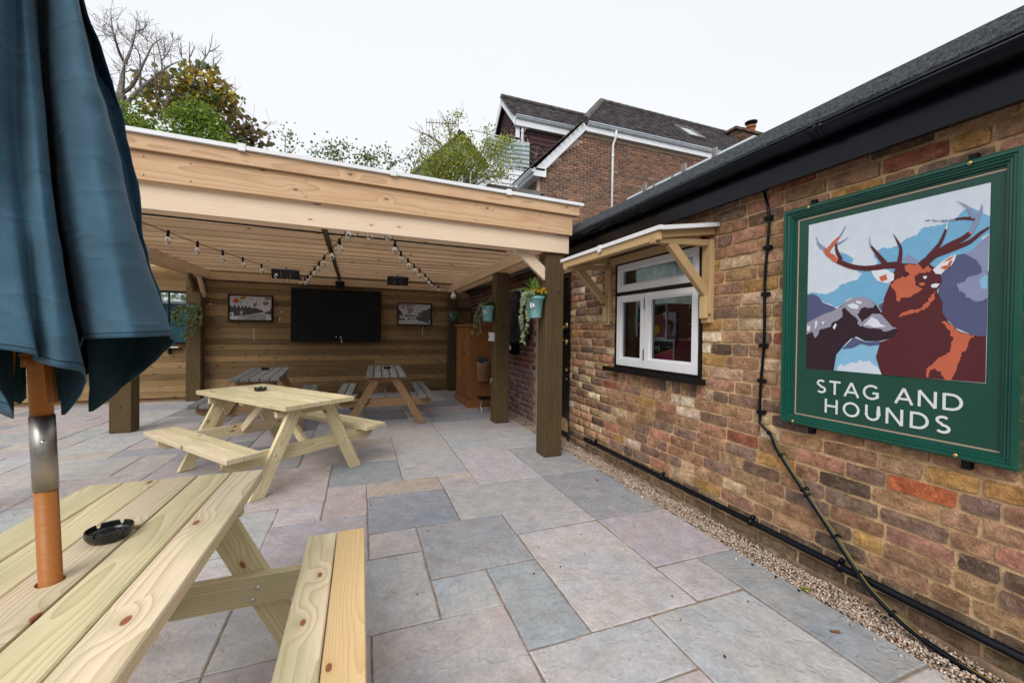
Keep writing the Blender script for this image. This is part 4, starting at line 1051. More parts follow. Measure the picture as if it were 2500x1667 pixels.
for i in (12, 20, 21, 27, 33, 39):
    p = sp[i]; d = (sp[i + 1] - sp[i - 1]).normalized()
    MB().tube([p - d * .005 + Vector((-.002, 0, .003)), p + d * .005 + Vector((-.002, 0, .003))], .0185, 10).out('cable_tie', M['black_matt'], c2, True)
for i in (20, 27):
    p = sp[i]; MB().tube([p + Vector((-.01, -.012, .018)), p + Vector((-.018, -.03, .03)), p + Vector((-.012, -.035, .018)), p + Vector((-.006, -.02, .012))], .003, 6).out('tie_tail', M['black_matt'], c2, True)
MB().lathe([(.0, -.01), (.028, -.008), (.04, .0), (.03, .01)], 9, Matrix.Translation((WX - .004, 1.625, .70)) @ Matrix.Rotation(pi / 2, 4, 'Y')).out('mortar_plug', M['mortar'], c2, True)

# ------------------------------------------------------------------ roof light on the flat roof
rl = thing('roof_lantern', (3.1, 3.4, 2.35), 'pale translucent roof light standing on the black felt flat roof', 'roof light')
M['rooflight'] = opal('pale_blue_rooflight', (.78, .84, .86), .55, .30)
MB().add([(3.0, 2.45, 2.35), (3.0, 4.09, 2.35), (3.0, 4.09, 2.86), (3.0, 2.45, 2.86), (3.06, 2.45, 2.925), (3.06, 4.15, 2.925), (3.9, 2.45, 2.35), (3.9, 4.09, 2.35), (3.9, 4.15, 2.925), (3.9, 2.45, 2.925)],
         [(0, 1, 2, 3), (3, 2, 5, 4), (4, 5, 8, 9), (1, 7, 8, 5, 2), (0, 3, 4, 9, 6), (6, 9, 8, 7)]).out('panel', M['rooflight'], rl)
for y in (3.74, 3.15, 2.78):
    b = MB()
    for k in (-.02, .0, .02): b.box((2.978, y + k - .005, 2.60), (2.998, y + k + .005, 2.945))
    b.out('bracket', M['steel'], rl)
MB().tube([(2.975, 3.70, 2.885), (2.975, 3.19, 2.885)], .005, 6).box((2.968, 3.57, 2.84), (2.99, 3.585, 2.885)).box((2.968, 3.29, 2.84), (2.99, 3.305, 2.885)).out('stay_bar', M['steel'], rl)
# ------------------------------------------------------------------ timber shelter
pg = thing('timber_shelter', (-.3, 6.0, 0), 'open fronted timber shelter with pale pine fascia, brown posts and white edged roof', 'shelter')
A34 = radians(3.4); BX = Vector((cos(A34), sin(A34), 0)); BN = Vector((sin(A34), -cos(A34), 0))     # beam direction, outward normal (towards the patio)
B0 = Vector((1.94, 3.57, 0))
def fp(s, out, z): return B0 - BX * s + BN * out + Vector((0, 0, z))
LEN = 4.75
board('header_beam', fp(LEN, -.022, 2.127), fp(0, -.022, 2.127), .172, .044, BN, M['header'], pg)
board('fascia_board', fp(LEN, .022, 2.314), fp(-.012, .022, 2.314), .190, .038, BN, M['fascia'], pg)
board('fascia_board', fp(LEN, .055, 2.459), fp(-.075, .055, 2.459), .100, .030, BN, M['fascia'], pg)
board('packer', fp(LEN, .018, 2.459), fp(-.06, .018, 2.459), .098, .042, BN, M['fascia'], pg)
def post(x0, x1, y0, y1, z1, c=.006):
    return board('post', ((x0 + x1) / 2, (y0 + y1) / 2, 0.012), ((x0 + x1) / 2, (y0 + y1) / 2, z1), x1 - x0, y1 - y0, (0, 1, 0), M['post'], pg, c)
post(1.705, 1.90, 3.59, 3.785, 2.045); post(1.70, 1.90, 5.15, 5.345, 2.06); post(1.69, 1.88, 8.24, 8.42, 2.06)
post(-2.735, -2.53, 5.97, 6.165, 2.11); post(-2.77, -2.56, 8.23, 8.42, 2.11); post(-2.70, -2.50, 3.36, 3.555, 2.045)
pfoot = MB(); pfoot.box((-2.66, 6.03, -.004), (-2.60, 6.10, .014)); pfoot.out('post_foot', M['black_matt'], pg)
# side beams and rails
board('side_beam', (1.725, 3.60, 2.128), (1.725, 8.42, 2.128), .135, .044, (1, 0, 0), M['joist'], pg)
board('side_beam', (1.885, 3.60, 2.095), (1.885, 8.42, 2.095), .10, .036, (1, 0, 0), M['joist'], pg)
board('side_beam', (-2.522, 3.45, 2.19), (-2.522, 8.42, 2.19), .145, .044, (1, 0, 0), M['joist'], pg)
board('side_beam', (-2.70, 3.45, 2.19), (-2.70, 8.42, 2.19), .145, .044, (1, 0, 0), M['joist'], pg)
board('wall_plate', (-2.50, 8.395, 2.165), (1.70, 8.395, 2.145), .125, .044, (0, 1, 0), M['joist'], pg)
# diagonal braces
board('brace', (1.42, 3.648, 2.075), (1.735, 3.648, 1.81), .105, .044, (0, 1, 0), M['header'], pg)
board('brace', (-2.545, 8.06, 2.15), (-2.545, 8.34, 1.80), .095, .04, (1, 0, 0), M['joist'], pg)
board('brace', (-2.66, 8.06, 2.15), (-2.66, 8.34, 1.80), .095, .04, (1, 0, 0), M['post'], pg)
board('brace', (-2.545, 6.45, 2.15), (-2.545, 6.13, 1.82), .095, .04, (1, 0, 0), M['header'], pg)
board('bearer', (-.345, 3.55, 2.255), (-.405, 8.38, 2.235), .045, .06, (0, 0, 1), M['post'], pg)
# joists parallel to the front
ys = [3.95, 4.30, 4.70] + [4.70 + .293 * k for k in range(1, 13)]
for i, y in enumerate(ys):
    z = 2.335 - .004 * (y - 4)
    yl = y - .10 * max(0, (5.2 - y)) * .6
    xs = [-2.72, random.uniform(-1.6, .9), 1.86] if i % 3 == 1 else [-2.72, 1.86]
    if i % 2 == 0: xs[0] = -5.5
    for a, b in zip(xs, xs[1:]):
        board('joist', (a, yl + (y - yl) * (a + 2.7) / 4.6, z), (b - .002, yl + (y - yl) * (b + 2.7) / 4.6, z), .145, .045, (0, 1, 0), M['joist'], pg)
# roof sheets, white trims
def rsheet(s0, s1, name, mat, zo=0.0, th=.016, y1=8.56, out=.075):
    a = fp(s0, out, 0); b = fp(s1, out, 0); z0 = 2.513 + zo; z1 = 2.47 + zo
    v = [(a.x, a.y, z0), (b.x, b.y, z0), (b.x, y1, z1), (a.x, y1, z1)]
    v += [(x, y, z + th) for x, y, z in v]
    return MB().add(v, [(0, 3, 2, 1), (4, 5, 6, 7), (0, 1, 5, 4), (1, 2, 6, 5), (2, 3, 7, 6), (3, 0, 4, 7)]).out(name, mat, pg)
for s0, s1 in ((4.75, 3.82), (3.78, 2.77), (2.73, 1.74), (1.70, .72), (.68, -.10)): rsheet(s0, s1, 'roof_sheet', M['opal'])
for s in (3.80, 2.75, 1.72, .70): rsheet(s + .02, s - .02, 'glazing_bar', M['white'], .016, .012)
et = MB()
for z0, z1, d0, d1 in ((2.508, 2.536, .080, .092), (2.530, 2.536, .04, .080)):
    a, b, c, d = fp(LEN, d0, z0), fp(-.11, d0, z0), fp(-.11, d1, z0), fp(LEN, d1, z0)
    et.add([a, b, c, d] + [p + Vector((0, 0, z1 - z0)) for p in (a, b, c, d)], [(0, 3, 2, 1), (4, 5, 6, 7), (0, 1, 5, 4), (1, 2, 6, 5), (2, 3, 7, 6), (3, 0, 4, 7)])
et.out('edge_trim', M['white'], pg)
for s in (3.80, 2.75, 1.72, .70):
    b = MB(); p = [fp(s + .022, .075, 2.497), fp(s - .022, .075, 2.497), fp(s - .022, .098, 2.497), fp(s + .022, .098, 2.497)]
    b.add(p + [q + Vector((0, 0, .05)) for q in p], [(0, 3, 2, 1), (4, 5, 6, 7), (0, 1, 5, 4), (1, 2, 6, 5), (2, 3, 7, 6), (3, 0, 4, 7)]); b.out('trim_cap', M['white'], pg)
# nail heads on the fascia
for s in (.35, 1.0, 1.45, 2.35, 3.05, 3.3):
    nb = MB()
    for z in (2.25, 2.37): nb.lathe([(.0, .002), (.004, .002), (.004, -.001)], 7, Matrix.Translation(fp(s, .0415, z)) @ Matrix.Rotation(pi / 2, 4, 'X'))
    nb.out('nail', M['black_matt'], pg)

# ------------------------------------------------------------------ boarded back wall
tw = thing('boarded_wall', (-1, 8.45, 0), 'brown horizontal timber board wall at the back of the shelter', 'wall')
BP = .1012
for r in range(23):
    z = .055 + BP * r + .047
    x = -5.6 + random.uniform(0, 1.5) * (r % 2)
    cuts = [-5.6] + ([random.uniform(-4.5, -3.6)] if r % 3 else []) + [-2.70 + random.uniform(-.04, .04)] + ([random.uniform(-1.5, 1.0)] if r % 4 == 1 else []) + [2.21]
    for a, b in zip(cuts, cuts[1:]):
        h = BP - random.choice([.0020, .0026, .0032, .0040])
        board('board', (a + .002, 8.452 + random.uniform(-.003, .003), z + random.uniform(-.0003, .0003)), (b - .002, 8.452 + random.uniform(-.003, .003), z + random.uniform(-.0003, .0003)), h, .02, (0, -1, 0), M['cladding'], tw, .002)
bst = MB()
for r in range(24):
    z = .055 + BP * r; x = -5.6
    while x < 2.2:
        l = random.uniform(.25, 1.5) if 8 < r < 22 else random.uniform(1.0, 3.0); bst.box((x, 8.4625, z - .012), (min(2.21, x + l), 8.4645, z + .012)); x += l + random.uniform(.008, .03)
bst.out('light_block_strip', M['black_matt'], tw)  # black strips added behind the gaps to block light, with openings for glints
for x in (-5.5, -4.0, -2.2, -.9, .3, 1.5, 2.1):
    board('batten', (x, 8.489, .02), (x, 8.489, 2.36), .045, .045, (0, 1, 0), M['cladding'], tw)
MB().box((-5.6, 8.47, .0), (2.21, 8.50, .05)).out('gravel_board', M['cladding'], tw)

# ------------------------------------------------------------------ things on the back wall
tv = thing('screen_cabinet', (-.43, 8.3, 1.04), 'wide black two door screen cabinet on the middle of the boarded wall', 'cabinet')
MB().box((-1.205, 8.30, 1.075), (.345, 8.438, 1.985)).out('carcass', M['black_matt'], tv)
MB().box((-1.205, 8.262, 1.02), (.345, 8.30, 1.075)).out('bottom_rail', M['black_matt'], tv)
MB().box((-1.225, 8.275, 1.985), (.365, 8.44, 2.008)).out('top', M['black_matt'], tv)
for a, b in ((-1.215, -.402), (-.396, .355)):
    d = MB().box((a, 8.272, 1.05), (b, 8.298, 1.98)); d.out('door', M['black_matt'], tv)
for x in (-.45, -.372):
    MB().lathe([(.0, -.018), (.010, -.016), (.012, .0)], 12, Matrix.Translation((x, 8.272, 1.115)) @ Matrix.Rotation(-pi / 2, 4, 'X')).out('lock', M['zinc'], tv, True)
MB().tube([(-.372, 8.262, 1.11), (-.365, 8.258, 1.08), (-.355, 8.262, 1.06)], .003, 6).box((-.362, 8.256, 1.01), (-.348, 8.259, 1.06)).out('key', M['zinc'], tv)
spk = thing('loudspeaker', (-.39, 8.3, 2.0), 'small black loudspeaker fixed above the screen cabinet', 'loudspeaker')
MB().prism([(-.08, .0), (.08, .0), (.07, -.10), (.05, -.14), (-.05, -.14), (-.07, -.10)], frame_m((-.395, 8.36, 2.17), (1, 0, 0), (0, -1, 0)), .10).out('housing', M['black_matt'], spk)
MB().box((-.44, 8.35, 2.02), (-.35, 8.37, 2.045)).out('bracket', M['zinc'], spk)

def pic(name, label, x0, x1, z0, z1, shapes):
    t = thing(name, ((x0 + x1) / 2, 8.43, z0), label, 'picture', 'framed street pictures on the boarded wall')
    Y = 8.405
    mb = MB(); b = .022
    for lo, hi in (((x0, Y - .012, z0), (x0 + b, 8.44, z1)), ((x1 - b, Y - .012, z0), (x1, 8.44, z1)), ((x0 + b, Y - .012, z0), (x1 - b, 8.44, z0 + b)), ((x0 + b, Y - .012, z1 - b), (x1 - b, 8.44, z1))): mb.box(lo, hi)
    mb.out('frame', M['black_matt'], t)
    p = MB(); W = x1 - x0 - 2 * b; H = z1 - z0 - 2 * b
    for n, (c, poly) in enumerate(shapes):
        pts = [(x0 + b + u * W, Y - .0002 * n, z0 + b + v * H) for u, v in poly]
        tr = tessellate_polygon([[Vector((q[0], q[2], 0)) for q in pts]])
        p.add(pts, [tuple(x) for x in tr], 0, c)
    p.out('print', M['flat'], t, cols=True)
g = lambda v: (v, v, v * 1.06)
def blob(u, v, r, n=9, s=1.4, sq=.25): return [(min(.995, max(.005, u + r * (1 + random.uniform(-sq, sq)) * cos(2 * pi * k / n))), min(.995, max(.005, v + s * r * (1 + random.uniform(-sq, sq)) * sin(2 * pi * k / n)))) for k in range(n)]
S1 = [(g(.50), [(0, 0), (1, 0), (1, 1), (0, 1)]), (g(.30), [(0, 0), (1, 0), (1, .28), (.55, .24), (0, .16)]), (g(.50), [(.0, .0), (.30, .0), (.42, .17), (0, .13)]), (g(.06), [(.16, .02), (.20, .02), (.40, .16), (.37, .17)]),
      (g(.055), [(0, .14), (.30, .18), (.62, .28), (.80, .33), (.78, .42), (.68, .46), (.62, .52), (.52, .50), (.46, .58), (.42, .50), (.38, .62), (.34, .50), (.29, .62), (.26, .46), (.21, .64), (.16, .48), (.12, .66), (.06, .50), (.02, .60), (0, .55)]),
      (g(.11), [(.24, .20), (.32, .20), (.31, .50), (.28, .55), (.25, .48)]), (g(.55), [(.0, .12), (.09, .14), (.09, .30), (0, .30)]), (g(.08), [(.02, .14), (.05, .14), (.05, .24), (.02, .24)]), (g(.40), [(.25, .22), (.30, .22), (.30, .36), (.25, .36)]),
      (g(.10), [(.80, .33), (.88, .36), (.96, .42), (1, .55), (1, .26), (.9, .26)]), (g(.45), [(.60, .0), (.66, .0), (.86, .27), (.84, .27)]), (g(.56), [(.86, .0), (1, .0), (.98, .20), (.88, .26)])]
S1 += [((.09, .08, .08), blob(u, v, .022, 6)) for u, v in ((.2, .35), (.35, .36), (.5, .36), (.58, .33), (.68, .34), (.92, .34))]
S1 += [((.55, .10, .045), blob(.15, .80, .075, 10, 1.5, .12)), ((.12, .03, .02), blob(.15, .78, .022, 7)), ((.30, .13, .03), blob(.32, .92, .07, 9, .9)), ((.45, .20, .06), blob(.35, .95, .03, 7)), ((.22, .11, .04), blob(.60, .64, .055, 7, 1.8, .4)),
       ((.32, .22, .04), [(.60, .60), (.64, .84), (.65, .66), (.71, .70)]), ((.20, .07, .045), blob(.86, .72, .07, 9, 1.3)), ((.33, .20, .13), blob(.84, .72, .035, 7)), ((.25, .12, .06), blob(.90, .92, .075, 8, .9)), ((.40, .12, .08), blob(.49, .90, .018, 6)), ((.40, .12, .08), blob(.70, .91, .016, 6)),
       ((.05, .05, .04), [(.24, .62), (.25, .62), (.28, .78), (.27, .80)]), ((.05, .05, .04), [(.38, .62), (.40, .70), (.39, .80), (.385, .80), (.39, .70)])]
pic('framed_picture', 'wide framed black and white street picture with an orange poppy left of the cabinet', -2.215, -1.525, 1.385, 1.855, S1)
random.seed(21)
S2 = [(g(.48), [(0, 0), (1, 0), (1, 1), (0, 1)]), (g(.48), [(0, 0), (1, 0), (.95, .08), (.55, .28), (.30, .33), (.15, .33), (0, .22)]), (g(.09), [(.50, .27), (.55, .36), (.60, .44), (.62, .58), (.72, .60), (.74, .70), (.80, .70), (.82, .72), (.90, .74), (.92, .80), (1, .82), (1, .03), (.80, .12)]),
      (g(.14), [(.62, .30), (.72, .28), (.72, .56), (.63, .52)]), (g(.16), [(.18, .38), (.30, .36), (.46, .38), (.54, .40), (.50, .46), (.40, .44), (.28, .48), (.20, .45)]), (g(.05), [(0, .30), (.10, .34), (.14, .46), (.08, .60), (.02, .72), (0, .74)]),
      (g(.04), blob(.05, .22, .05, 8, 1.3)), (g(.04), blob(.15, .24, .04, 8, 1.3)), (g(.05), blob(.33, .27, .035, 8, 1.3)), (g(.05), blob(.45, .24, .03, 8, 1.6)), (g(.05), blob(.64, .20, .03, 8, 1.6)), (g(.5), [(.95, .1), (.98, .1), (.98, .25), (.96, .25)])]
S2 += [((.16, .08, .08), blob(random.uniform(.01, .55) ** 1.0, random.uniform(.74, .98), random.uniform(.012, .03), 6, 1.3, .4)) for _ in range(34)]
S2 += [((.24, .10, .09), blob(.30, .74, .05, 8)), ((.26, .12, .11), blob(.40, .68, .042, 8)), ((.22, .10, .08), blob(.34, .58, .04, 8)), ((.42, .27, .20), blob(.06, .40, .05, 8)), ((.40, .24, .22), blob(.31, .75, .02, 6))]
pic('framed_picture', 'smaller framed black and white street picture with cattle right of the black screen cabinet', .675, 1.362, 1.362, 1.822, S2)
random.seed(99)
mr = thing('window_mirror', (-3.1, 8.4, 1.0), 'black framed window style mirror on the boarded wall beside the leftmost dark post', 'mirror')
fb = MB()
for lo, hi in (((-3.42, 8.40, .975), (-3.385, 8.44, 1.875)), ((-2.815, 8.40, .975), (-2.78, 8.44, 1.875)), ((-3.385, 8.40, .975), (-2.815, 8.44, 1.01)), ((-3.385, 8.40, 1.84), (-2.815, 8.44, 1.875)), ((-3.075, 8.41, 1.01), (-3.058, 8.436, 1.84))): fb.box(lo, hi)
for z in (1.29, 1.57): fb.box((-3.385, 8.412, z - .006), (-2.815, 8.434, z + .006))
fb.out('frame', M['black_matt'], mr)
MB().box((-3.385, 8.428, 1.01), (-2.815, 8.438, 1.84)).out('glass', M['mirror'], mr)
ws = thing('wall_shelf', (-3.0, 8.38, .91), 'small pale shelf on a black bracket under the window mirror', 'shelf')
MB().box((-3.16, 8.30, .910), (-2.90, 8.44, .928)).out('shelf', M['paper'], ws)
MB().box((-3.06, 8.38, .80), (-3.04, 8.44, .91)).out('bracket', M['black_matt'], ws)
for x0, z in ((-1.83, 1.14), (1.18, 1.27)):
    t = thing('wall_wire', (x0, 8.43, z), 'thin pale wire hanging on the boards below the %s framed picture' % ('wide' if x0 < 0 else 'smaller'), 'wire')
    MB().tube([(x0, 8.434, z + .12), (x0 + .006, 8.434, z), (x0 + .01, 8.436, z - .10)], .004, 6).out('wire', M['paper'], t)

# heaters
M['heatglass'] = plain('smoked_heater_glass', (.035, .035, .037), .25, vary=.15)
def heater(x0, x1, y, z, label):
    t = thing('patio_heater', ((x0 + x1) / 2, y, z), label, 'heater', 'flat black heaters under the shelter roof')
    Mx = Matrix.Translation(((x0 + x1) / 2, y, z)) @ Matrix.Rotation(radians(32), 4, 'X')
    w = (x1 - x0) / 2; h = .075
    b = MB()
    for lo, hi in (((-w, -.03, -h), (w, .03, -h + .012)), ((-w, -.03, h - .012), (w, .03, h)), ((-w, -.03, -h + .012), (-w + .014, .03, h - .012)), ((w - .014, -.03, -h + .012), (w, .03, h - .012)), ((-w + .014, .018, -h + .012), (w - .014, .03, h - .012))): b.box(lo, hi, M=Mx)
    b.out('housing', M['black_matt'], t)
    MB().box((-w + .014, -.022, -h + .012), (w - .014, -.012, h - .012), M=Mx).out('panel', M['heatglass'], t)
    b = MB()
    for q in (-w * .33, w * .33): b.box((q - .003, -.026, -h + .012), (q + .003, -.0225, h - .012), M=Mx)
    b.out('guard', M['steel'], t)
    MB().box((-.03, .03, -.02), (.03, .13, .02), M=Mx).tube([Mx @ Vector((0, .08, 0)), ((x0 + x1) / 2, y + .03, z + .13)], .008, 6).out('bracket', M['black_matt'], t)
heater(-1.36, -.965, 7.40, 2.145, 'flat black patio heater hanging left of the loudspeaker under the joists')
heater(.425, .79, 7.55, 2.15, 'flat black patio heater hanging above the smaller framed picture')

# festoon lights
sl = thing('string_lights', (-.3, 6, 2.2), 'black festoon string of clear bulbs zigzagging under the shelter joists', 'string lights')
P1 = [(-2.1, 3.75, 2.19), (-1.90, 4.45, 2.20), (-1.76, 5.05, 2.185), (-1.66, 5.52, 2.18), (-1.55, 6.02, 2.182), (-1.44, 6.55, 2.185), (-1.32, 7.02, 2.175), (-1.21, 7.6, 2.17), (-1.105, 8.08, 2.175), (-1.03, 8.30, 2.18)]
P2 = [(-1.03, 8.30, 2.18), (-.93, 7.9, 2.155), (-.78, 7.15, 2.15), (-.62, 6.35, 2.15), (-.45, 5.5, 2.15), (-.30, 4.8, 2.15), (-.17, 4.2, 2.165), (-.10, 3.78, 2.215)]
P3 = [(-.10, 3.78, 2.215), (.02, 3.70, 2.15), (.12, 3.68, 2.16), (.20, 3.74, 2.20)]
P4 = [(.20, 3.74, 2.20), (.30, 4.25, 2.165), (.42, 4.8, 2.15), (.55, 5.25, 2.15), (.72, 5.8, 2.15), (.93, 6.45, 2.15), (1.15, 7.25, 2.15), (1.36, 8.0, 2.155), (1.52, 8.28, 2.17), (1.64, 8.36, 2.19)]
cab = MB(); allp = []
for P in (P1, P2, P3, P4):
    q = smooth_path(P, 5); allp.append(q); cab.tube(q, .0042, 6)
cabo = cab.out('cable', M['black_pvc'], sl, True)
def along(path, d):
    acc = 0
    for a, b in zip(path, path[1:]):
        l = (b - a).length
        if acc + l >= d: return a + (b - a) * ((d - acc) / l)
        acc += l
    return path[-1]
sockv = MB().lathe([(.0, .004), (.011, .004), (.013, .0), (.013, -.018), (.015, -.022), (.015, -.042), (.012, -.044)], 10).box((-.006, -.006, .0), (.006, .006, .022)).box((-.012, -.003, .004), (-.008, .003, .020)).box((.008, -.003, .004), (.012, .003, .020))
bulbv = MB().lathe([(.011, -.042), (.013, -.050), (.021, -.066), (.0255, -.084), (.0255, -.096), (.021, -.112), (.011, -.121), (.0, -.1235)], 12)
filv = MB().lathe([(.004, -.044), (.004, -.066), (.002, -.068)], 6).tube([(-.008, 0, -.092), (-.004, 0, -.066), (.004, 0, -.066), (.008, 0, -.092)], .0007, 4)
m_s = m_b = m_f = None
M['fil'] = plain('bulb_stem', (.6, .58, .52), .3, vary=.0)
def mk(mbx, name, mat, sm):
    me = bpy.data.meshes.new(name); me.from_pydata([tuple(v) for v in mbx.v], [], mbx.f); me.materials.append(mat); shade(me, sm); return me
ms, mbm, mf = mk(sockv, 'socket', M['black_matt'], False), mk(bulbv, 'bulb', M['bulbglass'], True), mk(filv, 'stem', M['fil'], False)
for path, d0, step in ((allp[0], .74, .485), (allp[1], .28, .52), (allp[2], .06, .14), (allp[3], .12, .46)):
    tot = sum((b - a).length for a, b in zip(path, path[1:])); d = d0
    while d < tot:
        p = along(path, d)
        W_ = Matrix.Translation(p) @ Matrix.Rotation(random.uniform(-.12, .12), 4, 'X') @ Matrix.Rotation(random.uniform(-.12, .12), 4, 'Y')
        b = link(bpy.data.objects.new('bulb', mbm), sl, W_); link(bpy.data.objects.new('socket', ms), b, W_); link(bpy.data.objects.new('stem', mf), b, W_)
        d += step * random.uniform(.9, 1.08)
pc = thing('power_cable', (0, 4.5, 2.22), 'straight black power cable running along the second joist of the shelter', 'cable')
MB().tube([(-2.4, 4.40, 2.245), (-.70, 4.51, 2.24), (.96, 4.62, 2.24), (1.66, 4.66, 2.24)], .009, 8).out('cable', M['black_pvc'], pc, True)
cc = thing('security_camera', (1.73, 7.9, 1.95), 'white dome security camera under the side beam near the back corner', 'camera')
MB().lathe([(.0, .055), (.045, .05), (.055, .03), (.058, .0), (.05, -.02), (.043, -.022)], 18, Matrix.Translation((1.72, 7.95, 1.945)) @ Matrix.Rotation(radians(62), 4, 'X')).out('housing', M['white'], cc, True)
MB().lathe([(.0, -.052), (.018, -.047), (.034, -.034), (.042, -.02)], 16, Matrix.Translation((1.72, 7.95, 1.945)) @ Matrix.Rotation(radians(62), 4, 'X')).out('dome', M['black_gloss'], cc, True)
MB().box((1.70, 7.96, 1.97), (1.74, 8.04, 2.06)).out('mount', M['white'], cc)
sb = thing('switch_box', (1.695, 5.28, 1.12), 'square white switch box on the side of the middle right post', 'switch')
MB().box((1.655, 5.20, 1.125), (1.699, 5.335, 1.242)).out('box', M['white'], sb)
MB().box((1.650, 5.30, 1.165), (1.655, 5.312, 1.20)).out('switch', M['black_matt'], sb)
hk = thing('hasp_hook', (1.695, 5.25, .5), 'small bright metal hook on the left side of the middle right post', 'hook')
MB().tube([(1.69, 5.30, .60), (1.675, 5.29, .60), (1.675, 5.28, .55), (1.69, 5.28, .53)], .004, 6).tube([(1.69, 5.22, .61), (1.67, 5.22, .60), (1.67, 5.22, .57)], .004, 6).out('hook', M['zinc'], hk)

# ------------------------------------------------------------------ wardrobe, basket, stool, coats
wd = thing('pine_wardrobe', (1.85, 6.8, 0), 'orange waxed pine wardrobe with panelled doors against the dark red brick wall', 'wardrobe')
X0, X1, Y0_, Y1_ = 1.645, 2.13, 6.36, 7.30
MB().box((X0 + .03, Y0_ + .02, .10), (X1, Y1_ - .02, 1.335)).out('carcass', M['wardrobe'], wd)
MB().box((X0 - .02, Y0_ - .02, .0), (X1, Y1_ + .02, .115)).box((X0 - .01, Y0_ - .01, .115), (X1, Y1_ + .01, .135)).out('plinth', M['wardrobe'], wd)
MB().box((X0 - .01, Y0_ - .02, 1.325), (X1 + .005, Y1_ + .02, 1.345)).box((X0 - .035, Y0_ - .04, 1.345), (X1 + .005, Y1_ + .04, 1.37)).out('cornice', M['wardrobe'], wd)
def pdoor(ya, yb, z0, z1, panels, hy):
    d = MB(); d.box((X0 + .018, ya, z0), (X0 + .032, yb, z1)); st = .05
    d.box((X0, ya, z0), (X0 + .018, ya + st, z1)); d.box((X0, yb - st, z0), (X0 + .018, yb, z1))
    zc = [z0] + panels + [z1]
    for i, z in enumerate(zc):
        a = z if i == 0 else (z - .05 if i == len(zc) - 1 else z - .025); d.box((X0, ya + st, a), (X0 + .018, yb - st, a + .05))
    for a, b in zip(zc, zc[1:]): d.box((X0 + .008, ya + st + .018, a + .06), (X0 + .0181, yb - st - .018, b - .06))
    o = d.out('door', M['wardrobe'], wd)
    MB().lathe([(.0, -.022), (.012, -.018), (.012, -.008), (.006, .0)], 10, Matrix.Translation((X0, hy, (z0 + z1) / 2)) @ Matrix.Rotation(pi / 2, 4, 'Y')).out('knob', M['black_matt'], o, True)
    return o
pdoor(6.86, 7.28, .15, .72, [], 6.885); pdoor(6.86, 7.28, .73, 1.32, [], 6.885)
for k in range(4):
    z0 = .15 + k * .293; pdoor(6.385, 6.85, z0, z0 + .285, [], 6.62)
for z in (.2, .70, .78, 1.27): MB().box((X0 - .004, 7.262, z - .02), (X0 + .002, 7.285, z + .02)).out('hinge', M['black_matt'], wd)
# wicker basket
bk = thing('wicker_basket', (1.86, 6.26, .46), 'brown woven basket hanging beside the orange pine wardrobe with dark cloth on top', 'basket')
wm_ = MB(); bx, by = 1.86, 6.235
for i in range(11):
    z = .47 + i * .0265; w = .092 + .012 * (i / 10) ; dd = .085 + .01 * i / 10
    pts = []
    for k in range(33):
        t = 2 * pi * k / 32; wob = .0045 * (1 if (k + i) % 2 else -1)
        pts.append((bx + (w + wob) * cos(t), by + (dd + wob) * sin(t), z + .004 * sin(k * 2.2 + i)))
    wm_.tube(pts, .0092, 5, caps=False)
for k in range(16):
    t = 2 * pi * (k + .5) / 16; wm_.tube([(bx + .09 * cos(t), by + .083 * sin(t), .455), (bx + .104 * cos(t), by + .096 * sin(t), .745)], .006, 5)
wm_.tube([(bx + .108 * cos(2 * pi * k / 24), by + .1 * sin(2 * pi * k / 24), .745 + .012 * sin(k * 1.1)) for k in range(25)], .010, 6)
wm_.out('weave', plain('wicker', (.30, .165, .085), .75, vary=.4, nscale=40), bk, True)
MB().lathe([(.0, .46), (.082, .46), (.095, .73)], 16, Matrix.Translation((bx, by, 0))).out('inner_face', M['black_matt'], bk)
cl = thing('bundled_cloth', (1.82, 6.22, .72), 'crumpled dark blue cloth stuffed in the wicker basket', 'cloth')
bm = bmesh.new(); bmesh.ops.create_icosphere(bm, subdivisions=3, radius=.085)
for v in bm.verts:
    n = noise.noise(v.co * 18) * .03 + noise.noise(v.co * 40) * .012; v.co += v.co.normalized() * n; v.co.z *= .75
    v.co += Vector((1.835, 6.225, .77))
    if v.co.x < 1.78: v.co.z += .02
me = bpy.data.meshes.new('cloth'); bm.to_mesh(me); bm.free(); shade(me, True); me.materials.append(plain('navy_cloth', (.02, .028, .06), .9, vary=.2, nscale=30)); link(bpy.data.objects.new('cloth', me), cl)
st = thing('folding_stool', (1.83, 6.0, 0), 'small folding stool with black seat and thin metal legs beside the wardrobe', 'stool')
MB().box((1.725, 5.86, .205), (1.93, 6.12, .228)).out('seat', M['black_matt'], st)
for ya, yb in ((5.90, 6.10), (6.10, 5.90)):
    for x in (1.745, 1.91): MB().tube([(x, ya, .005), (x, yb, .206)], .006, 6).out('leg', M['zinc'], st, True)
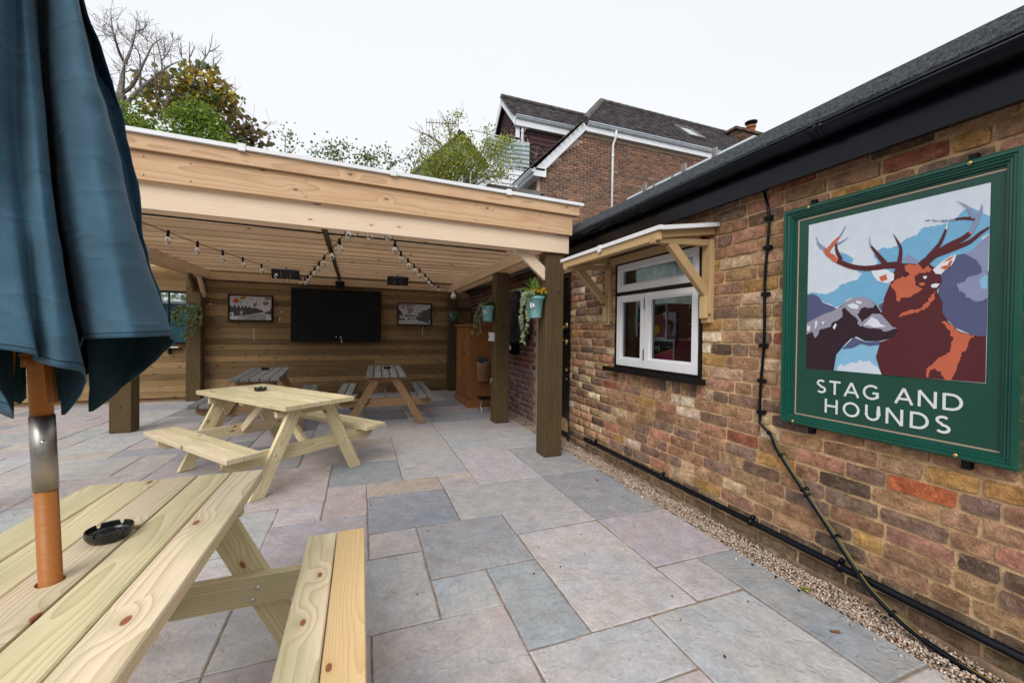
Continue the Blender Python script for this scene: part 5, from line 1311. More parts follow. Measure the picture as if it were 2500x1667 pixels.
def coat(name, label, x, y, z0, z1, w, col, seed):
    t = thing(name, (x, y, z0), label, 'coat', 'coats hanging on the red brick wall')
    rnd = random.Random(seed); v = []; f = []; n = 22; mz = 12
    for j in range(mz + 1):
        q = j / mz; z = z1 - (z1 - z0) * q; ww = w * (.34 + .66 * min(1, q * 2.6)) * (1 + .06 * sin(q * 5 + seed)); dp = .05 + .06 * min(1, q * 1.8)
        for k in range(n):
            a = 2 * pi * k / n
            r = 1 + .13 * sin(a * 5 + q * 3 + seed) + .20 * noise.noise((cos(a) * 2 + seed, sin(a) * 2, q * 4))
            v.append((x - dp * .5 + dp * cos(a) * r, y + ww / 2 * sin(a) * r, z + .02 * noise.noise((a, q * 3, seed))))
    for j in range(mz):
        for k in range(n): f.append((j * n + k, j * n + (k + 1) % n, (j + 1) * n + (k + 1) % n, (j + 1) * n + k))
    f.append(tuple(range(n))); f.append(tuple(range(mz * n, (mz + 1) * n))[::-1])
    mesh_obj('body', v, f, plain('coat_cloth', col, .85, vary=.35, nscale=14, bump=.4, bscale=30), t, True)
    MB().tube([(WX - .004, y, z1 - .01), (WX - .05, y, z1 - .005), (WX - .055, y, z1 + .03)], .006, 6).out('hook', M['black_matt'], t)
coat('hanging_coat', 'dark plum coat bulging at the top of the row of hanging coats', 2.185, 5.60, 1.52, 1.86, .42, (.040, .028, .034), 3)
coat('hanging_coat', 'black jacket hanging in front beside the middle right post', 2.18, 5.52, 1.10, 1.70, .40, (.014, .015, .020), 8)
coat('hanging_coat', 'black coat hanging nearest the ivy planter over red brick', 2.19, 5.25, 1.13, 1.72, .26, (.012, .012, .015), 12)
coat('hanging_coat', 'grey waterproof hanging lowest behind the black jacket', 2.185, 5.78, 1.05, 1.42, .20, (.07, .075, .095), 15)
tq = thing('umbrella_bag', (2.10, 5.62, 1.12), 'turquoise folded bag hanging low among the coats', 'bag')
MB().prism([(-.03, -.12), (.02, -.12), (.05, .0), (.04, .10), (.0, .13), (-.04, .02)], frame_m((2.085, 5.62, 1.22), (.2, -1, .35), (-1, 0, 0)), .03).out('bag', plain('turquoise_cloth', (.02, .17, .21), .6, vary=.15), tq)
nt_ = thing('wall_notice', (2.2, 5.68, 1.8), 'plain white paper notice on the brick above the coats', 'notice')
MB().box((2.205, 5.50, 1.83), (2.212, 5.86, 1.895)).out('sheet', M['paper'], nt_)
wsh = thing('wall_tray', (2.13, 5.7, .93), 'black wall tray holding white papers below the coats', 'tray')
MB().box((2.08, 5.56, .915), (2.215, 5.86, .93)).box((2.08, 5.56, .93), (2.088, 5.86, .99)).box((2.08, 5.56, .93), (2.215, 5.568, 1.06)).box((2.205, 5.568, .93), (2.215, 5.86, 1.06)).out('tray', M['black_matt'], wsh)
MB().box((2.10, 5.58, .94), (2.19, 5.84, 1.035)).out('papers', M['paper'], wsh)
bx_ = thing('wall_frame', (2.2, 7.0, 1.6), 'small pale framed notice on the wall above the wardrobe', 'frame')
MB().box((2.19, 6.05, 1.42), (2.21, 6.36, 1.80)).out('frame', plain('grey_frame', (.22, .24, .22), .6), bx_)
MB().box((2.186, 6.10, 1.55), (2.1905, 6.30, 1.73)).out('face', M['black_matt'], bx_)
dp = thing('down_pipe', (2.19, 5.1, 1.5), 'short brown rainwater pipe on the red brick wall behind the ivy', 'pipe')
MB().tube([(2.185, 5.12, 1.98), (2.185, 5.12, 1.22)], .028, 10).tube([(2.185, 5.12, 1.60), (2.185, 5.12, 1.56)], .034, 10).out('pipe', plain('brown_pipe', (.06, .032, .025), .5), dp, True)
# ------------------------------------------------------------------ picnic tables
def picnic_table(label, cx, cy, ang, top_half, H, bz, b_in, b_out, L, Lb, gap, mt, ml, nb=5, foot=.43, lw=.095, hole=None, bench_mats=None, rail_in=True, group='A-frame picnic tables on the patio'):
    """local x along the table, y across"""
    t = thing('picnic_table', (cx, cy, 0), label, 'picnic table', group, ang)
    Wt = Matrix.Translation((cx, cy, 0)) @ Matrix.Rotation(ang, 4, 'Z')
    def lb(name, a, b, w, th, n, mat, c=.0035):
        a = Wt @ Vector(a); b = Wt @ Vector(b); n = Wt.to_3x3() @ Vector(n); return board(name, a, b, w, th, n, mat, t, c)
    bw = (2 * top_half - gap * (nb - 1)) / nb; th = .038
    for k in range(nb):
        y = -top_half + bw / 2 + k * (bw + gap); d = random.uniform(-.003, .003)
        a, b = (-L / 2 + d, y, H - th / 2), (L / 2 + d, y, H - th / 2)
        if hole and k == nb // 2:
            board_with_hole(t, Wt, a, b, bw, th, mt, hole)
        else: lb('tabletop_board', a, b, bw, th, (0, 0, 1), mt)
    for s in (-1, 1):
        bb = (b_out - b_in - gap) / 2
        for k in range(2):
            y = s * (b_in + bb / 2 + k * (bb + gap)); m = mt
            if bench_mats and s == bench_mats[0] and k == 1: m = bench_mats[1]
            d = random.uniform(-.006, .006)
            lb('bench_board', (-Lb / 2 + d, y, bz - th / 2), (Lb / 2 + d, y, bz - th / 2), bb, th, (0, 0, 1), m)
    xf_ = Lb / 2 - .12
    for s in (-1, 1):
        x = s * xf_
        for q in (-1, 1):   # legs, cut level at the foot
            yt, yf = q * (top_half * .42), q * foot
            zt = H - th - .001
            dy, dz = yf - yt, -zt; ln = hypot(dy, dz); wy = lw / (abs(dz) / ln) / 2
            v = []
            for xx in (x - .019, x + .019):
                v += [(xx, yt - wy, zt), (xx, yt + wy, zt), (xx, yf + wy, .012), (xx, yf - wy, .012)]
            # own local frame along the leg for the grain
            mloc = frame_m(Wt @ Vector((x, (yt + yf) / 2, zt / 2)), Wt.to_3x3() @ Vector((0, dy, dz)), Wt.to_3x3() @ Vector((1, 0, 0)))
            inv = mloc.inverted()
            o = mesh_obj('leg', [inv @ (Wt @ Vector(p)) for p in v], [(0, 1, 2, 3), (7, 6, 5, 4), (0, 4, 5, 1), (1, 5, 6, 2), (2, 6, 7, 3), (3, 7, 4, 0)], ml, t, False, mloc)
            bo = MB()
            for dz_ in (-.02, .022):
                zb = bz - .10 + dz_; yb = yt + dy * (zt - zb) / zt + q * dz_ * .9
                bo.lathe([(.0, -.006), (.006, -.005), (.0085, .0), (.0085, .002)], 9, Wt @ Matrix.Translation((x + s * .0195, yb, zb)) @ Matrix.Rotation(-s * pi / 2, 4, 'Y'))
                bo.lathe([(.0, -.006), (.006, -.005), (.0085, .0), (.0085, .002)], 9, Wt @ Matrix.Translation((x - s * .058, yb, zb)) @ Matrix.Rotation(s * pi / 2, 4, 'Y'))
            bo.out('bolt', M['zinc'], o, True)
        xi = x - s * .0385
        zr = bz - th - .055
        # bearer under the benches, ends bevelled underneath
        prof = [(-b_out + .04, zr + .054), (b_out - .04, zr + .054), (b_out - .04, zr - .01), (b_out - .10, zr - .050), (-b_out + .10, zr - .050), (-b_out + .04, zr - .01)]
        mloc = frame_m(Wt @ Vector((xi, 0, zr)), Wt.to_3x3() @ Vector((0, 1, 0)), Wt.to_3x3() @ Vector((1, 0, 0)))
        mbx = MB(); mbx.prism([(y, -(z - zr)) if (mloc.to_3x3() @ Vector((0, 1, 0))).z < 0 else (y, z - zr) for y, z in prof], Matrix.Translation((0, 0, -.019)), .038)
        mesh_obj('bench_rail', mbx.v, mbx.f, ml, t, False, mloc)
        lb('top_rail', (xi, -top_half + .03, H - th - .036), (xi, top_half - .03, H - th - .036), .07, .036, (1, 0, 0), ml)
        lb('brace', (xi - s * .03, 0, bz - .09), (s * .10, 0, H - th - .04), .07, .036, (0, 1, 0), ml)
    lb('cleat', (0, -top_half + .04, H - th - .018), (0, top_half - .04, H - th - .018), .07, .034, (0, 0, 1), ml)
    return t

def board_with_hole(t, Wt, a, b, w, th, mat, r):
    """centre board cut by a round hole"""
    L = b[0] - a[0]; n = 24
    mloc = frame_m(Wt @ ((Vector(a) + Vector(b)) / 2), Wt.to_3x3() @ Vector((1, 0, 0)), (0, 0, 1))
    v = []; f = []; h = w / 2; out = []
    for k in range(n):
        tt = 2 * pi * k / n; c, s = cos(tt), sin(tt); m = max(abs(c), abs(s)) / h; out.append((c / m, s / m))
    for z in (th / 2, -th / 2):
        v += [(x, y, z) for x, y in out] + [(r * cos(2 * pi * k / n), r * sin(2 * pi * k / n), z) for k in range(n)]
    for k in range(n):
        q = (k + 1) % n
        f += [(k, q, n + q, n + k), (2 * n + q, 2 * n + k, 3 * n + k, 3 * n + q), (n + k, n + q, 3 * n + q, 3 * n + k)]
    for s in (-1, 1):
        k0 = len(v)
        v += [(s * h, -h, th / 2), (s * L / 2, -h, th / 2), (s * L / 2, h, th / 2), (s * h, h, th / 2), (s * h, -h, -th / 2), (s * L / 2, -h, -th / 2), (s * L / 2, h, -th / 2), (s * h, h, -th / 2)]
        F_ = [(0, 1, 2, 3), (7, 6, 5, 4), (1, 5, 6, 2), (0, 4, 5, 1), (2, 6, 7, 3)]
        f += [tuple(k0 + i for i in (q if s > 0 else q[::-1])) for q in F_]
    k0 = len(v); v += [(-h, -h, th / 2), (h, -h, th / 2), (h, -h, -th / 2), (-h, -h, -th / 2), (-h, h, th / 2), (h, h, th / 2), (h, h, -th / 2), (-h, h, -th / 2)]
    f += [(k0, k0 + 3, k0 + 2, k0 + 1), (k0 + 4, k0 + 5, k0 + 6, k0 + 7)]
    mesh_obj('tabletop_board', v, f, mat, t, False, mloc)

NT_ = (-.646, 1.190)
picnic_table('pale fresh pine picnic table nearest the camera with the closed blue parasol through it', NT_[0], NT_[1], pi / 2, .277, .68, .385, .445, .665, 1.36, 1.34, .005, M['fresh'], M['fresh'], bench_mats=(-1, M['fresh_orange']), hole=.024)
picnic_table('pale fresh pine picnic table standing askew in the middle of the patio', -.735, 4.07, atan2(-.777, .63), .30, .68, .383, .445, .675, 1.42, 1.38, .003, M['fresh'], M['fresh'])
picnic_table('weathered grey picnic table on the right in front of the black screen cabinet', .325, 6.12, radians(88), .245, .68, .40, .42, .62, 1.50, 1.50, .016, M['grey'], M['brownleg'], foot=.47)
picnic_table('weathered grey picnic table at the back left behind the pale middle table', -1.20, 6.08, radians(94), .245, .68, .40, .42, .62, 1.50, 1.50, .010, M['grey'], M['brownleg'], foot=.47)

def ashtray(label, x, y, z, r, rot=0.0):
    t = thing('ashtray', (x, y, z), label, 'ashtray', 'black ashtrays on the picnic tables')
    n = 96; h = .62 * r
    prof = [(0, .003), (r * .84, .003), (r * .90, .007), (r * .97, h * .45), (r * 1.0, h - .002), (r * .985, h), (r * .925, h), (r * .91, h - .002), (r * .88, h * .55), (r * .80, .012), (0, .011)]
    v = []; f = []
    for i, (q, zz) in enumerate(prof):
        for k in range(n):
            a = 2 * pi * k / n + rot
            notch = 1.0 if (k % 16) in (1, 2, 3) else (.0)
            v.append((x + q * cos(a), y + q * sin(a), z + zz - (h * .36 * notch if i in (4, 5, 6, 7) else 0)))
    for i in range(len(prof) - 1):
        for k in range(n): f.append((i * n + k, i * n + (k + 1) % n, (i + 1) * n + (k + 1) % n, (i + 1) * n + k))
    mesh_obj('bowl', v, f, M['black_gloss2'], t, False)
    return t
M['black_gloss2'] = plain('black_melamine', (.008, .009, .010), .25, vary=.1, nscale=30)
ashtray('round black notched ashtray on the nearest table beside the wooden pole', -.632, 1.385, .68, .049, .25)
ashtray('round black notched ashtray on the pale middle picnic table', -.865, 4.25, .68, .052, .1)
ashtray('round black notched ashtray on the back left weathered table', -1.25, 6.42, .68, .053, .3)
ashtray('round black notched ashtray on the right weathered table', .36, 6.22, .68, .052, .6)

# ------------------------------------------------------------------ closed parasol
par = thing('closed_parasol', (-.646, 1.193, 0), 'closed dark blue parasol on a wooden pole with a steel sleeve', 'parasol')
def axis(z):
    k = (z - .68) / .47; return Vector((-.646 - .026 * k, 1.193 + .013 * k, z))
def shaft(name, z0, z1, r, mat, n=24):
    return MB().tube([axis(z0), axis((z0 + z1) / 2), axis(z1)], r, n).out(name, mat, par, True)
shaft('lower_pole', .02, .885, .0190, M['pole']); shaft('sleeve', .885, 1.05, .0203, M['steel']); shaft('upper_pole', 1.05, 2.75, .0185, M['pole'])
shaft('runner', 1.160, 1.20, .027, M['pole']); shaft('runner_ring', 1.185, 1.192, .0295, M['pole'])
MB().lathe([(.0, -.006), (.004, -.005), (.0055, .0)], 10, Matrix.Translation(axis(.995) + Vector((.010, -.0175, 0))) @ Matrix.Rotation(-pi / 2, 4, 'X')).out('screw', M['zinc'], par, True)
def pix(x, y, d):
    """point seen at photo position x, y at camera depth d (used once, to lay out the cloth folds)"""
    return EYE + (FW + RT * ((x - 1250) / 977) - UP * ((y - 821) / 977)) * d
# fold lines of the cloth, from the top down, as measured points in space
D0 = .894
FOLD = []
FOLD.append(('rib', [(150, -60, .93), (160, 120, .94), (172, 260, .955), (190, 400, .97), (210, 540, .985), (222, 680, .99), (226, 850, 1.0), (223, 1004, 1.02)]))
FOLD.append(('mid', [(176, -60, .945), (215, 118, .975), (250, 245, 1.0), (285, 360, 1.02), (312, 490, 1.04), (330, 610, 1.06), (345, 740, 1.08), (300, 945, 1.09)]))
FOLD.append(('ridge', [(186, -60, .93), (249, 112, .955), (289, 242, .97), (318, 358, .975), (344, 488, .98), (364, 600, .985), (392, 730, .985), (423, 842, .985)]))
FOLD.append(('valley', [(180, -60, 0.955), (222, 112, 0.975), (252, 242, 0.98), (284, 358, 0.98), (316, 488, 0.98), (345, 600, 0.98), (380, 730, 0.975), (421, 826, 0.96)]))
FOLD.append(('edge', [(176, -60, 0.855), (212, 112, 0.845), (243, 242, 0.84), (277, 358, 0.835), (310, 488, 0.835), (341, 600, 0.84), (376, 720, 0.86), (420, 819, 0.885)]))
FOLD.append(('face', [(150, -60, 0.84), (178, 112, 0.82), (200, 242, 0.805), (225, 358, 0.79), (250, 488, 0.775), (275, 600, 0.765), (302, 720, 0.755), (330, 823, 0.745)]))
FOLD.append(('face2', [(122, -60, 0.845), (140, 112, 0.83), (152, 242, 0.815), (168, 358, 0.8), (188, 488, 0.79), (208, 600, 0.78), (228, 720, 0.77), (250, 826, 0.76)]))
FOLD.append(('face3', [(113, -60, .865), (121, 112, .85), (127, 242, .835), (136, 358, .825), (149, 488, .815), (164, 600, .81), (184, 720, .805), (206, 828, .80)]))
FOLD.append(('valley', [(108, -60, 0.9), (115, 112, 0.9), (120, 242, 0.9), (128, 358, 0.9), (140, 488, 0.895), (154, 600, 0.89), (174, 720, 0.88), (197, 829, 0.865)]))
FOLD.append(('rib', [(92, -60, 0.92), (100, 112, 0.925), (106, 242, 0.925), (112, 358, 0.925), (120, 488, 0.92), (128, 600, 0.91), (134, 760, 0.9), (152, 1012, 0.865)]))
FOLD.append(('mid', [(84, -60, 0.87), (96, 112, 0.865), (106, 242, 0.86), (115, 358, 0.855), (128, 488, 0.85), (143, 600, 0.845), (168, 760, 0.84), (208, 950, 0.835)]))
FOLD.append(('ridge', [(74, -60, 0.825), (92, 112, 0.81), (106, 242, 0.795), (117, 358, 0.78), (131, 488, 0.77), (147, 600, 0.76), (170, 750, 0.755), (205, 909, 0.755)]))
FOLD.append(('face', [(52, -60, 0.8), (66, 112, 0.78), (76, 242, 0.765), (86, 358, 0.75), (100, 488, 0.735), (114, 600, 0.725), (132, 750, 0.72), (140, 897, 0.715)]))
FOLD.append(('dip', [(36, -60, 0.81), (38, 112, 0.785), (38, 242, 0.77), (42, 358, 0.758), (56, 488, 0.745), (70, 600, 0.735), (80, 740, 0.73), (84, 880, 0.728)]))
FOLD.append(('bulge', [(10, -60, 0.79), (10, 112, 0.765), (6, 242, 0.745), (10, 358, 0.73), (22, 488, 0.715), (38, 600, 0.705), (58, 740, 0.7), (88, 866, 0.7)]))
FOLD.append(('far', [(-24, -60, .735), (-36, 112, .715), (-46, 242, .70), (-52, 358, .69), (-55, 488, .69), (-56, 600, .69), (-60, 740, .69), (-60, 858, .695)]))
FOLD.append(('rib', [(10, -60, .86), (14, 112, .85), (14, 242, .84), (14, 358, .83), (14, 488, .82), (16, 600, .815), (20, 760, .81), (30, 1022, .80)]))
FOLD.append(('ridge', [(-60, -60, .80), (-95, 112, .79), (-125, 242, .78), (-150, 358, .78), (-175, 488, .78), (-195, 600, .78), (-215, 750, .78), (-230, 890, .79)]))
FOLD.append(('rib', [(-30, -60, .90), (-36, 112, .90), (-40, 242, .90), (-42, 358, .90), (-42, 488, .90), (-42, 600, .90), (-40, 760, .90), (-30, 1010, .89)]))
FOLD.append(('ridge', [(-50, -60, .97), (-80, 112, .99), (-105, 242, 1.01), (-130, 358, 1.03), (-150, 488, 1.05), (-170, 600, 1.07), (-190, 750, 1.09), (-200, 880, 1.11)]))
FOLD.append(('rib', [(30, -60, .95), (30, 112, .955), (32, 242, .96), (34, 358, .965), (36, 488, .97), (38, 600, .975), (42, 760, .98), (50, 985, .985)]))
FOLD.append(('ridge', [(60, -60, .985), (62, 112, 1.02), (64, 242, 1.05), (64, 358, 1.08), (62, 488, 1.11), (60, 600, 1.14), (56, 750, 1.17), (52, 880, 1.20)]))
FOLD.append(('rib', [(90, -60, .945), (96, 112, .95), (100, 242, .955), (106, 358, .96), (112, 488, .965), (118, 600, .97), (124, 760, .98), (130, 985, .99)]))
FOLD.append(('ridge', [(135, -60, .965), (152, 112, .995), (166, 242, 1.02), (180, 358, 1.05), (194, 488, 1.07), (206, 600, 1.09), (218, 750, 1.12), (226, 905, 1.14)]))
rows = []
for kind, pts in FOLD:
    P = [axis(2.62) + (pix(*pts[0]) - axis(2.0)).normalized() * .035] + [pix(*p) for p in pts]
    rows.append(smooth_path(P, 6))
NR = len(rows); NC = len(rows[0])
kinds = [k for k, _ in FOLD]
SUB = 5
grid = []
for j in range(NC):
    col = [r[j] for r in rows]; line = []
    for i in range(NR):
        p0, p1, p2, p3 = col[i - 1], col[i], col[(i + 1) % NR], col[(i + 2) % NR]
        for q in range(SUB):
            t = q / SUB; tt = .35
            m1 = (p2 - p0) * tt; m2 = (p3 - p1) * tt
            h00 = 2 * t ** 3 - 3 * t * t + 1; h10 = t ** 3 - 2 * t * t + t; h01 = -2 * t ** 3 + 3 * t * t; h11 = t ** 3 - t * t
            p = p1 * h00 + m1 * h10 + p2 * h01 + m2 * h11
            line.append(p)
    grid.append(line)
NN = NR * SUB
vv = []; ff = []
for j, line in enumerate(grid):
    for i, p in enumerate(line):
        q = j / (NC - 1); c = axis(p.z); d = (p - c); d.z = 0
        w = noise.noise(Vector((p.x * 9 + 3, p.y * 9, p.z * 5))) * .010 + noise.noise(Vector((p.x * 20, p.y * 20, p.z * 13 + 5))) * .0045
        w += .006 * noise.noise(Vector((p.x * 6, p.y * 6, (p.z + .6 * p.x) * 22)))
        if q > .92: w += .004 * noise.noise(Vector((p.x * 60, p.y * 60, 0))) * (q - .92) / .08
        if d.length > 1e-5: p = p + d.normalized() * w * min(1, q * 2) * (1 if d.length > .10 else .3)
        vv.append(p)
for j in range(NC - 1):
    for i in range(NN):
        k = (i + 1) % NN; ff.append((j * NN + i, j * NN + k, (j + 1) * NN + k, (j + 1) * NN + i))
def cloth_mat():
    m, nt, b, out = new_mat('dark_teal_canvas'); k = NT(nt)
    geo = k.n('ShaderNodeNewGeometry').outputs['Position']
    n1 = k.noise(geo, 5, 4, .6); n2 = k.noise(k.vm('MULTIPLY', geo, (1, 1, .5)), 700, 2, .6)
    c = k.mix(1.0, (.042, .102, .152), k.mr(n1, .3, .7, .85, 1.15), 'MULTIPLY'); c = k.mix(1.0, c, k.mr(n2, .3, .7, .86, 1.14), 'MULTIPLY')
    k.lk(c, b.inputs['Base Color']); b.inputs['Roughness'].default_value = .85; b.inputs['Specular IOR Level'].default_value = .25
    b.inputs['Sheen Weight'].default_value = .06; b.inputs['Sheen Roughness'].default_value = .5
    wr = k.noise(k.vm('MULTIPLY', geo, (1.0, 1.0, 1.3)), 11, 2, .5)
    rg = k.noise(k.vm('MULTIPLY', geo, (1.0, 1.0, 2.4)), 4.2, 2, .5)
    ridge_ = k.math('POWER', k.math('SUBTRACT', 1.0, k.math('ABSOLUTE', k.math('MULTIPLY', k.math('SUBTRACT', rg, .5), 3.2)), 0, True), 6.0)
    k.bump(k.math('ADD', k.math('ADD', k.math('MULTIPLY', wr, .7), k.math('MULTIPLY', ridge_, .5)), k.math('MULTIPLY', n2, .04)), .20, .02, b); return m
M['canvas'] = cloth_mat()
M['inner_face'] = plain('shaded_canvas_inside', (.016, .040, .060), .95, vary=.1, spec=.1)  # inner side of the cloth coloured dark, putting its shade into the colour
canvas = mesh_obj('canopy', vv, ff, [M['canvas'], M['inner_face']], par, True)
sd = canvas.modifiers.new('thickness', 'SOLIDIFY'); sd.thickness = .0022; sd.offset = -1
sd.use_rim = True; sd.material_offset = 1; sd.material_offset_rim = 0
def row_at(q):
    j = q * (NC - 1); j0 = int(j); return [vv[j0 * NN + i].lerp(vv[min(j0 + 1, NC - 1) * NN + i], j - j0) for i in range(NN)]
stc = MB()
for q in (.978,):
    rw_ = row_at(q); rw_ = [p + (Vector((p.x, p.y, 0)) - Vector((axis(p.z).x, axis(p.z).y, 0))).normalized() * .0004 for p in rw_]; stc.tube(rw_ + [rw_[0]], .0009, 4, caps=False)
stc.out('hem_stitch', M['inner_face'], canvas)
for (x, y, d, x2, y2, d2) in ((118, 880, .872, 130, 985, .868), (15, 885, .84, 12, 1010, .83), (100, 880, .96, 110, 960, .97)):
    a, b = pix(x, y, d), pix(x2, y2, d2); up_ = a + (a - b).normalized() * .35
    up_ = up_ * .35 + axis(up_.z) * .65
    board('rib', up_, b, .015, .010, tuple(-FW), M['pole'], par, .002)
# ------------------------------------------------------------------ planters and what grows in them
def planter(label, c, zt, zb, rx, ry):
    t = thing('hanging_planter', (c[0], c[1], zb), label, 'planter', 'mint green hanging planters')
    prof = [(0, zb), (.70, zb), (.73, zb + .006), (.93, zt - .03), (1.0, zt - .028), (1.06, zt - .022), (1.06, zt), (1.0, zt), (.95, zt - .004), (.90, zt - .03), (0, zt - .03)]
    mb = MB(); n = 28; v = []; f = []
    for r, z in prof:
        for k in range(n):
            a = 2 * pi * k / n; ca, sa = cos(a), sin(a)
            e = (abs(ca) ** 2.6 + abs(sa) ** 2.6) ** (-1 / 2.6)
            v.append((c[0] + rx * r * ca * e, c[1] + ry * r * sa * e, z))
    for i in range(len(prof) - 1):
        for k in range(n): f.append((i * n + k, i * n + (k + 1) % n, (i + 1) * n + (k + 1) % n, (i + 1) * n + k))
    mesh_obj('pot', v, f, M['teal'], t, True)
    MB().lathe([(0, 0), (.93, 0)], 20, Matrix.Translation((c[0], c[1], zt - .022)) @ Matrix.Diagonal((rx, ry, 1, 1))).out('soil', M['soil'], t)
    Mx = Matrix.Translation((c[0] - rx * .72, c[1] - ry * .62, (zt + zb) / 2 + .025)) @ Matrix.Rotation(radians(-50), 4, 'Z') @ Matrix.Rotation(radians(-14), 4, 'X') @ Matrix.Rotation(radians(-22), 4, 'Y')
    tg = MB().box((-.022, -.002, -.034), (.022, .001, .034), M=Mx).out('label_card', M['paper'], t)
    MB().box((-.004, -.0032, -.028), (.006, -.0021, -.004), M=Mx).out('print', M['black_matt'], tg)
    return t
IV_out = [(0, -.42), (.30, -.36), (.40, -.12), (.26, .0), (.36, .22), (.16, .20), (0, .55), (-.16, .20), (-.36, .22), (-.26, .0), (-.40, -.12), (-.30, -.36)]
def ivy_template():
    n = len(IV_out)
    v = [(0, 0, .06)] + [(x, y, -.06 * abs(x) * 3 + .02) for x, y in IV_out] + [(0, -.02, .075)] + [(x * .66, y * .66 - .01, .055 - .03 * abs(x)) for x, y in IV_out]
    f = [(0, 1 + k, 1 + (k + 1) % n) for k in range(n)] + [(n + 1, n + 2 + k, n + 2 + (k + 1) % n) for k in range(n)]
    return np.array(v), np.array(f), n
IVV, IVF, IVN = ivy_template()
def leaf_frames(pos, out, size, droop=.5):
    Ms = []
    for p, o, s in zip(pos, out, size):
        o = Vector(o); 
        if o.length < 1e-4: o = Vector((random.uniform(-1, 1), random.uniform(-1, 1), 0))
        o.normalize()
        zc = (o + Vector((random.uniform(-.5, .5), random.uniform(-.5, .5), random.uniform(.1, .7)))).normalized()
        yc = Vector((random.uniform(-.5, .5), random.uniform(-.5, .5), -1)); yc = (yc - zc * yc.dot(zc)).normalized(); xc = yc.cross(zc)
        m = np.eye(4); m[:3, 0] = np.array(xc) * s; m[:3, 1] = np.array(yc) * s; m[:3, 2] = np.array(zc) * s; m[:3, 3] = p
        Ms.append(m)
    return Ms
def ivy(label, strands, nleaf, size=(.022, .042), pale=(.50, .56, .36), deep=(.10, .20, .065), pale_p=.9, seed=1):
    random.seed(seed)
    t = thing('trailing_ivy', strands[0][0], label, 'ivy', 'trailing variegated ivy')
    st = MB(); pos = []; outd = []; sz = []
    for P in strands:
        q = smooth_path(P, 6); st.tube(q, .0016, 5); L = len(q) - 1
        for _ in range(nleaf):
            u = random.random() ** .85 * L; i = min(int(u), L - 1); p = q[i] + (q[i + 1] - q[i]) * (u - i)
            o = Vector((random.gauss(-.5, .6), random.gauss(-.6, .6), random.uniform(-.3, .5)))
            pos.append(p + o.normalized() * random.uniform(.004, .032)); outd.append(o); sz.append(random.uniform(*size))
    st.out('stem', plain('ivy_stem', (.12, .13, .05), .7), t)
    V, F = instances(IVV, IVF, leaf_frames(pos, outd, sz))
    cols = np.zeros((len(pos), len(IVF), 3))
    for i in range(len(pos)):
        k = random.uniform(.8, 1.2); pv = pale if random.random() < pale_p else (.30, .36, .10)
        cols[i, :IVN] = np.array(pv) * k; cols[i, IVN:] = np.array(deep) * random.uniform(.7, 1.5)
    tag(tri_mass('leaves', V, F, M['leaf'], t, cols.reshape(-1, 3)), kind='stuff')
def fern(label, c, fronds, L, col=(.13, .26, .03), seed=2):
    random.seed(seed); t = thing('fern', c, label, 'fern', 'ferns in the hanging planters'); V = []; F = []; C = []
    rb = MB()
    for az, lean, ln in fronds:
        d = Vector((cos(az), sin(az), 0)); side = Vector((-sin(az), cos(az), 0)); pts = []
        for k in range(17):
            u = k / 16; pts.append(Vector(c) + d * (lean * u ** 1.6 * ln) + Vector((0, 0, ln * (u - lean * .55 * u ** 2.6))))
        rb.tube(pts, [.0018 * (1 - .8 * k / 16) for k in range(17)], 5)
        for k in range(2, 16):
            u = k / 16; w = ln * .20 * sin(pi * min(1, .18 + u * .86)) ; tan = (pts[k + 1] - pts[k - 1]).normalized()
            for s in (-1, 1):
                for h in (0, .5):
                    b = pts[k] + tan * (ln / 16 * h); tip = b + (side * s * .92 + tan * .35 + Vector((0, 0, -.12))).normalized() * w * random.uniform(.85, 1.1)
                    m = (b + tip) / 2; i = len(V)
                    V += [b, m + tan * .0042, tip, m - tan * .0042]; F += [(i, i + 1, i + 2), (i, i + 2, i + 3)]
                    cc = np.array(col) * random.uniform(.7, 1.35); C += [cc, cc]
    rb.out('stem', plain('fern_stem', (.16, .2, .05), .7), t)
    tag(tri_mass('fronds', np.array([tuple(v) for v in V]), np.array(F), M['leaf'], t, np.array(C)), kind='stuff')
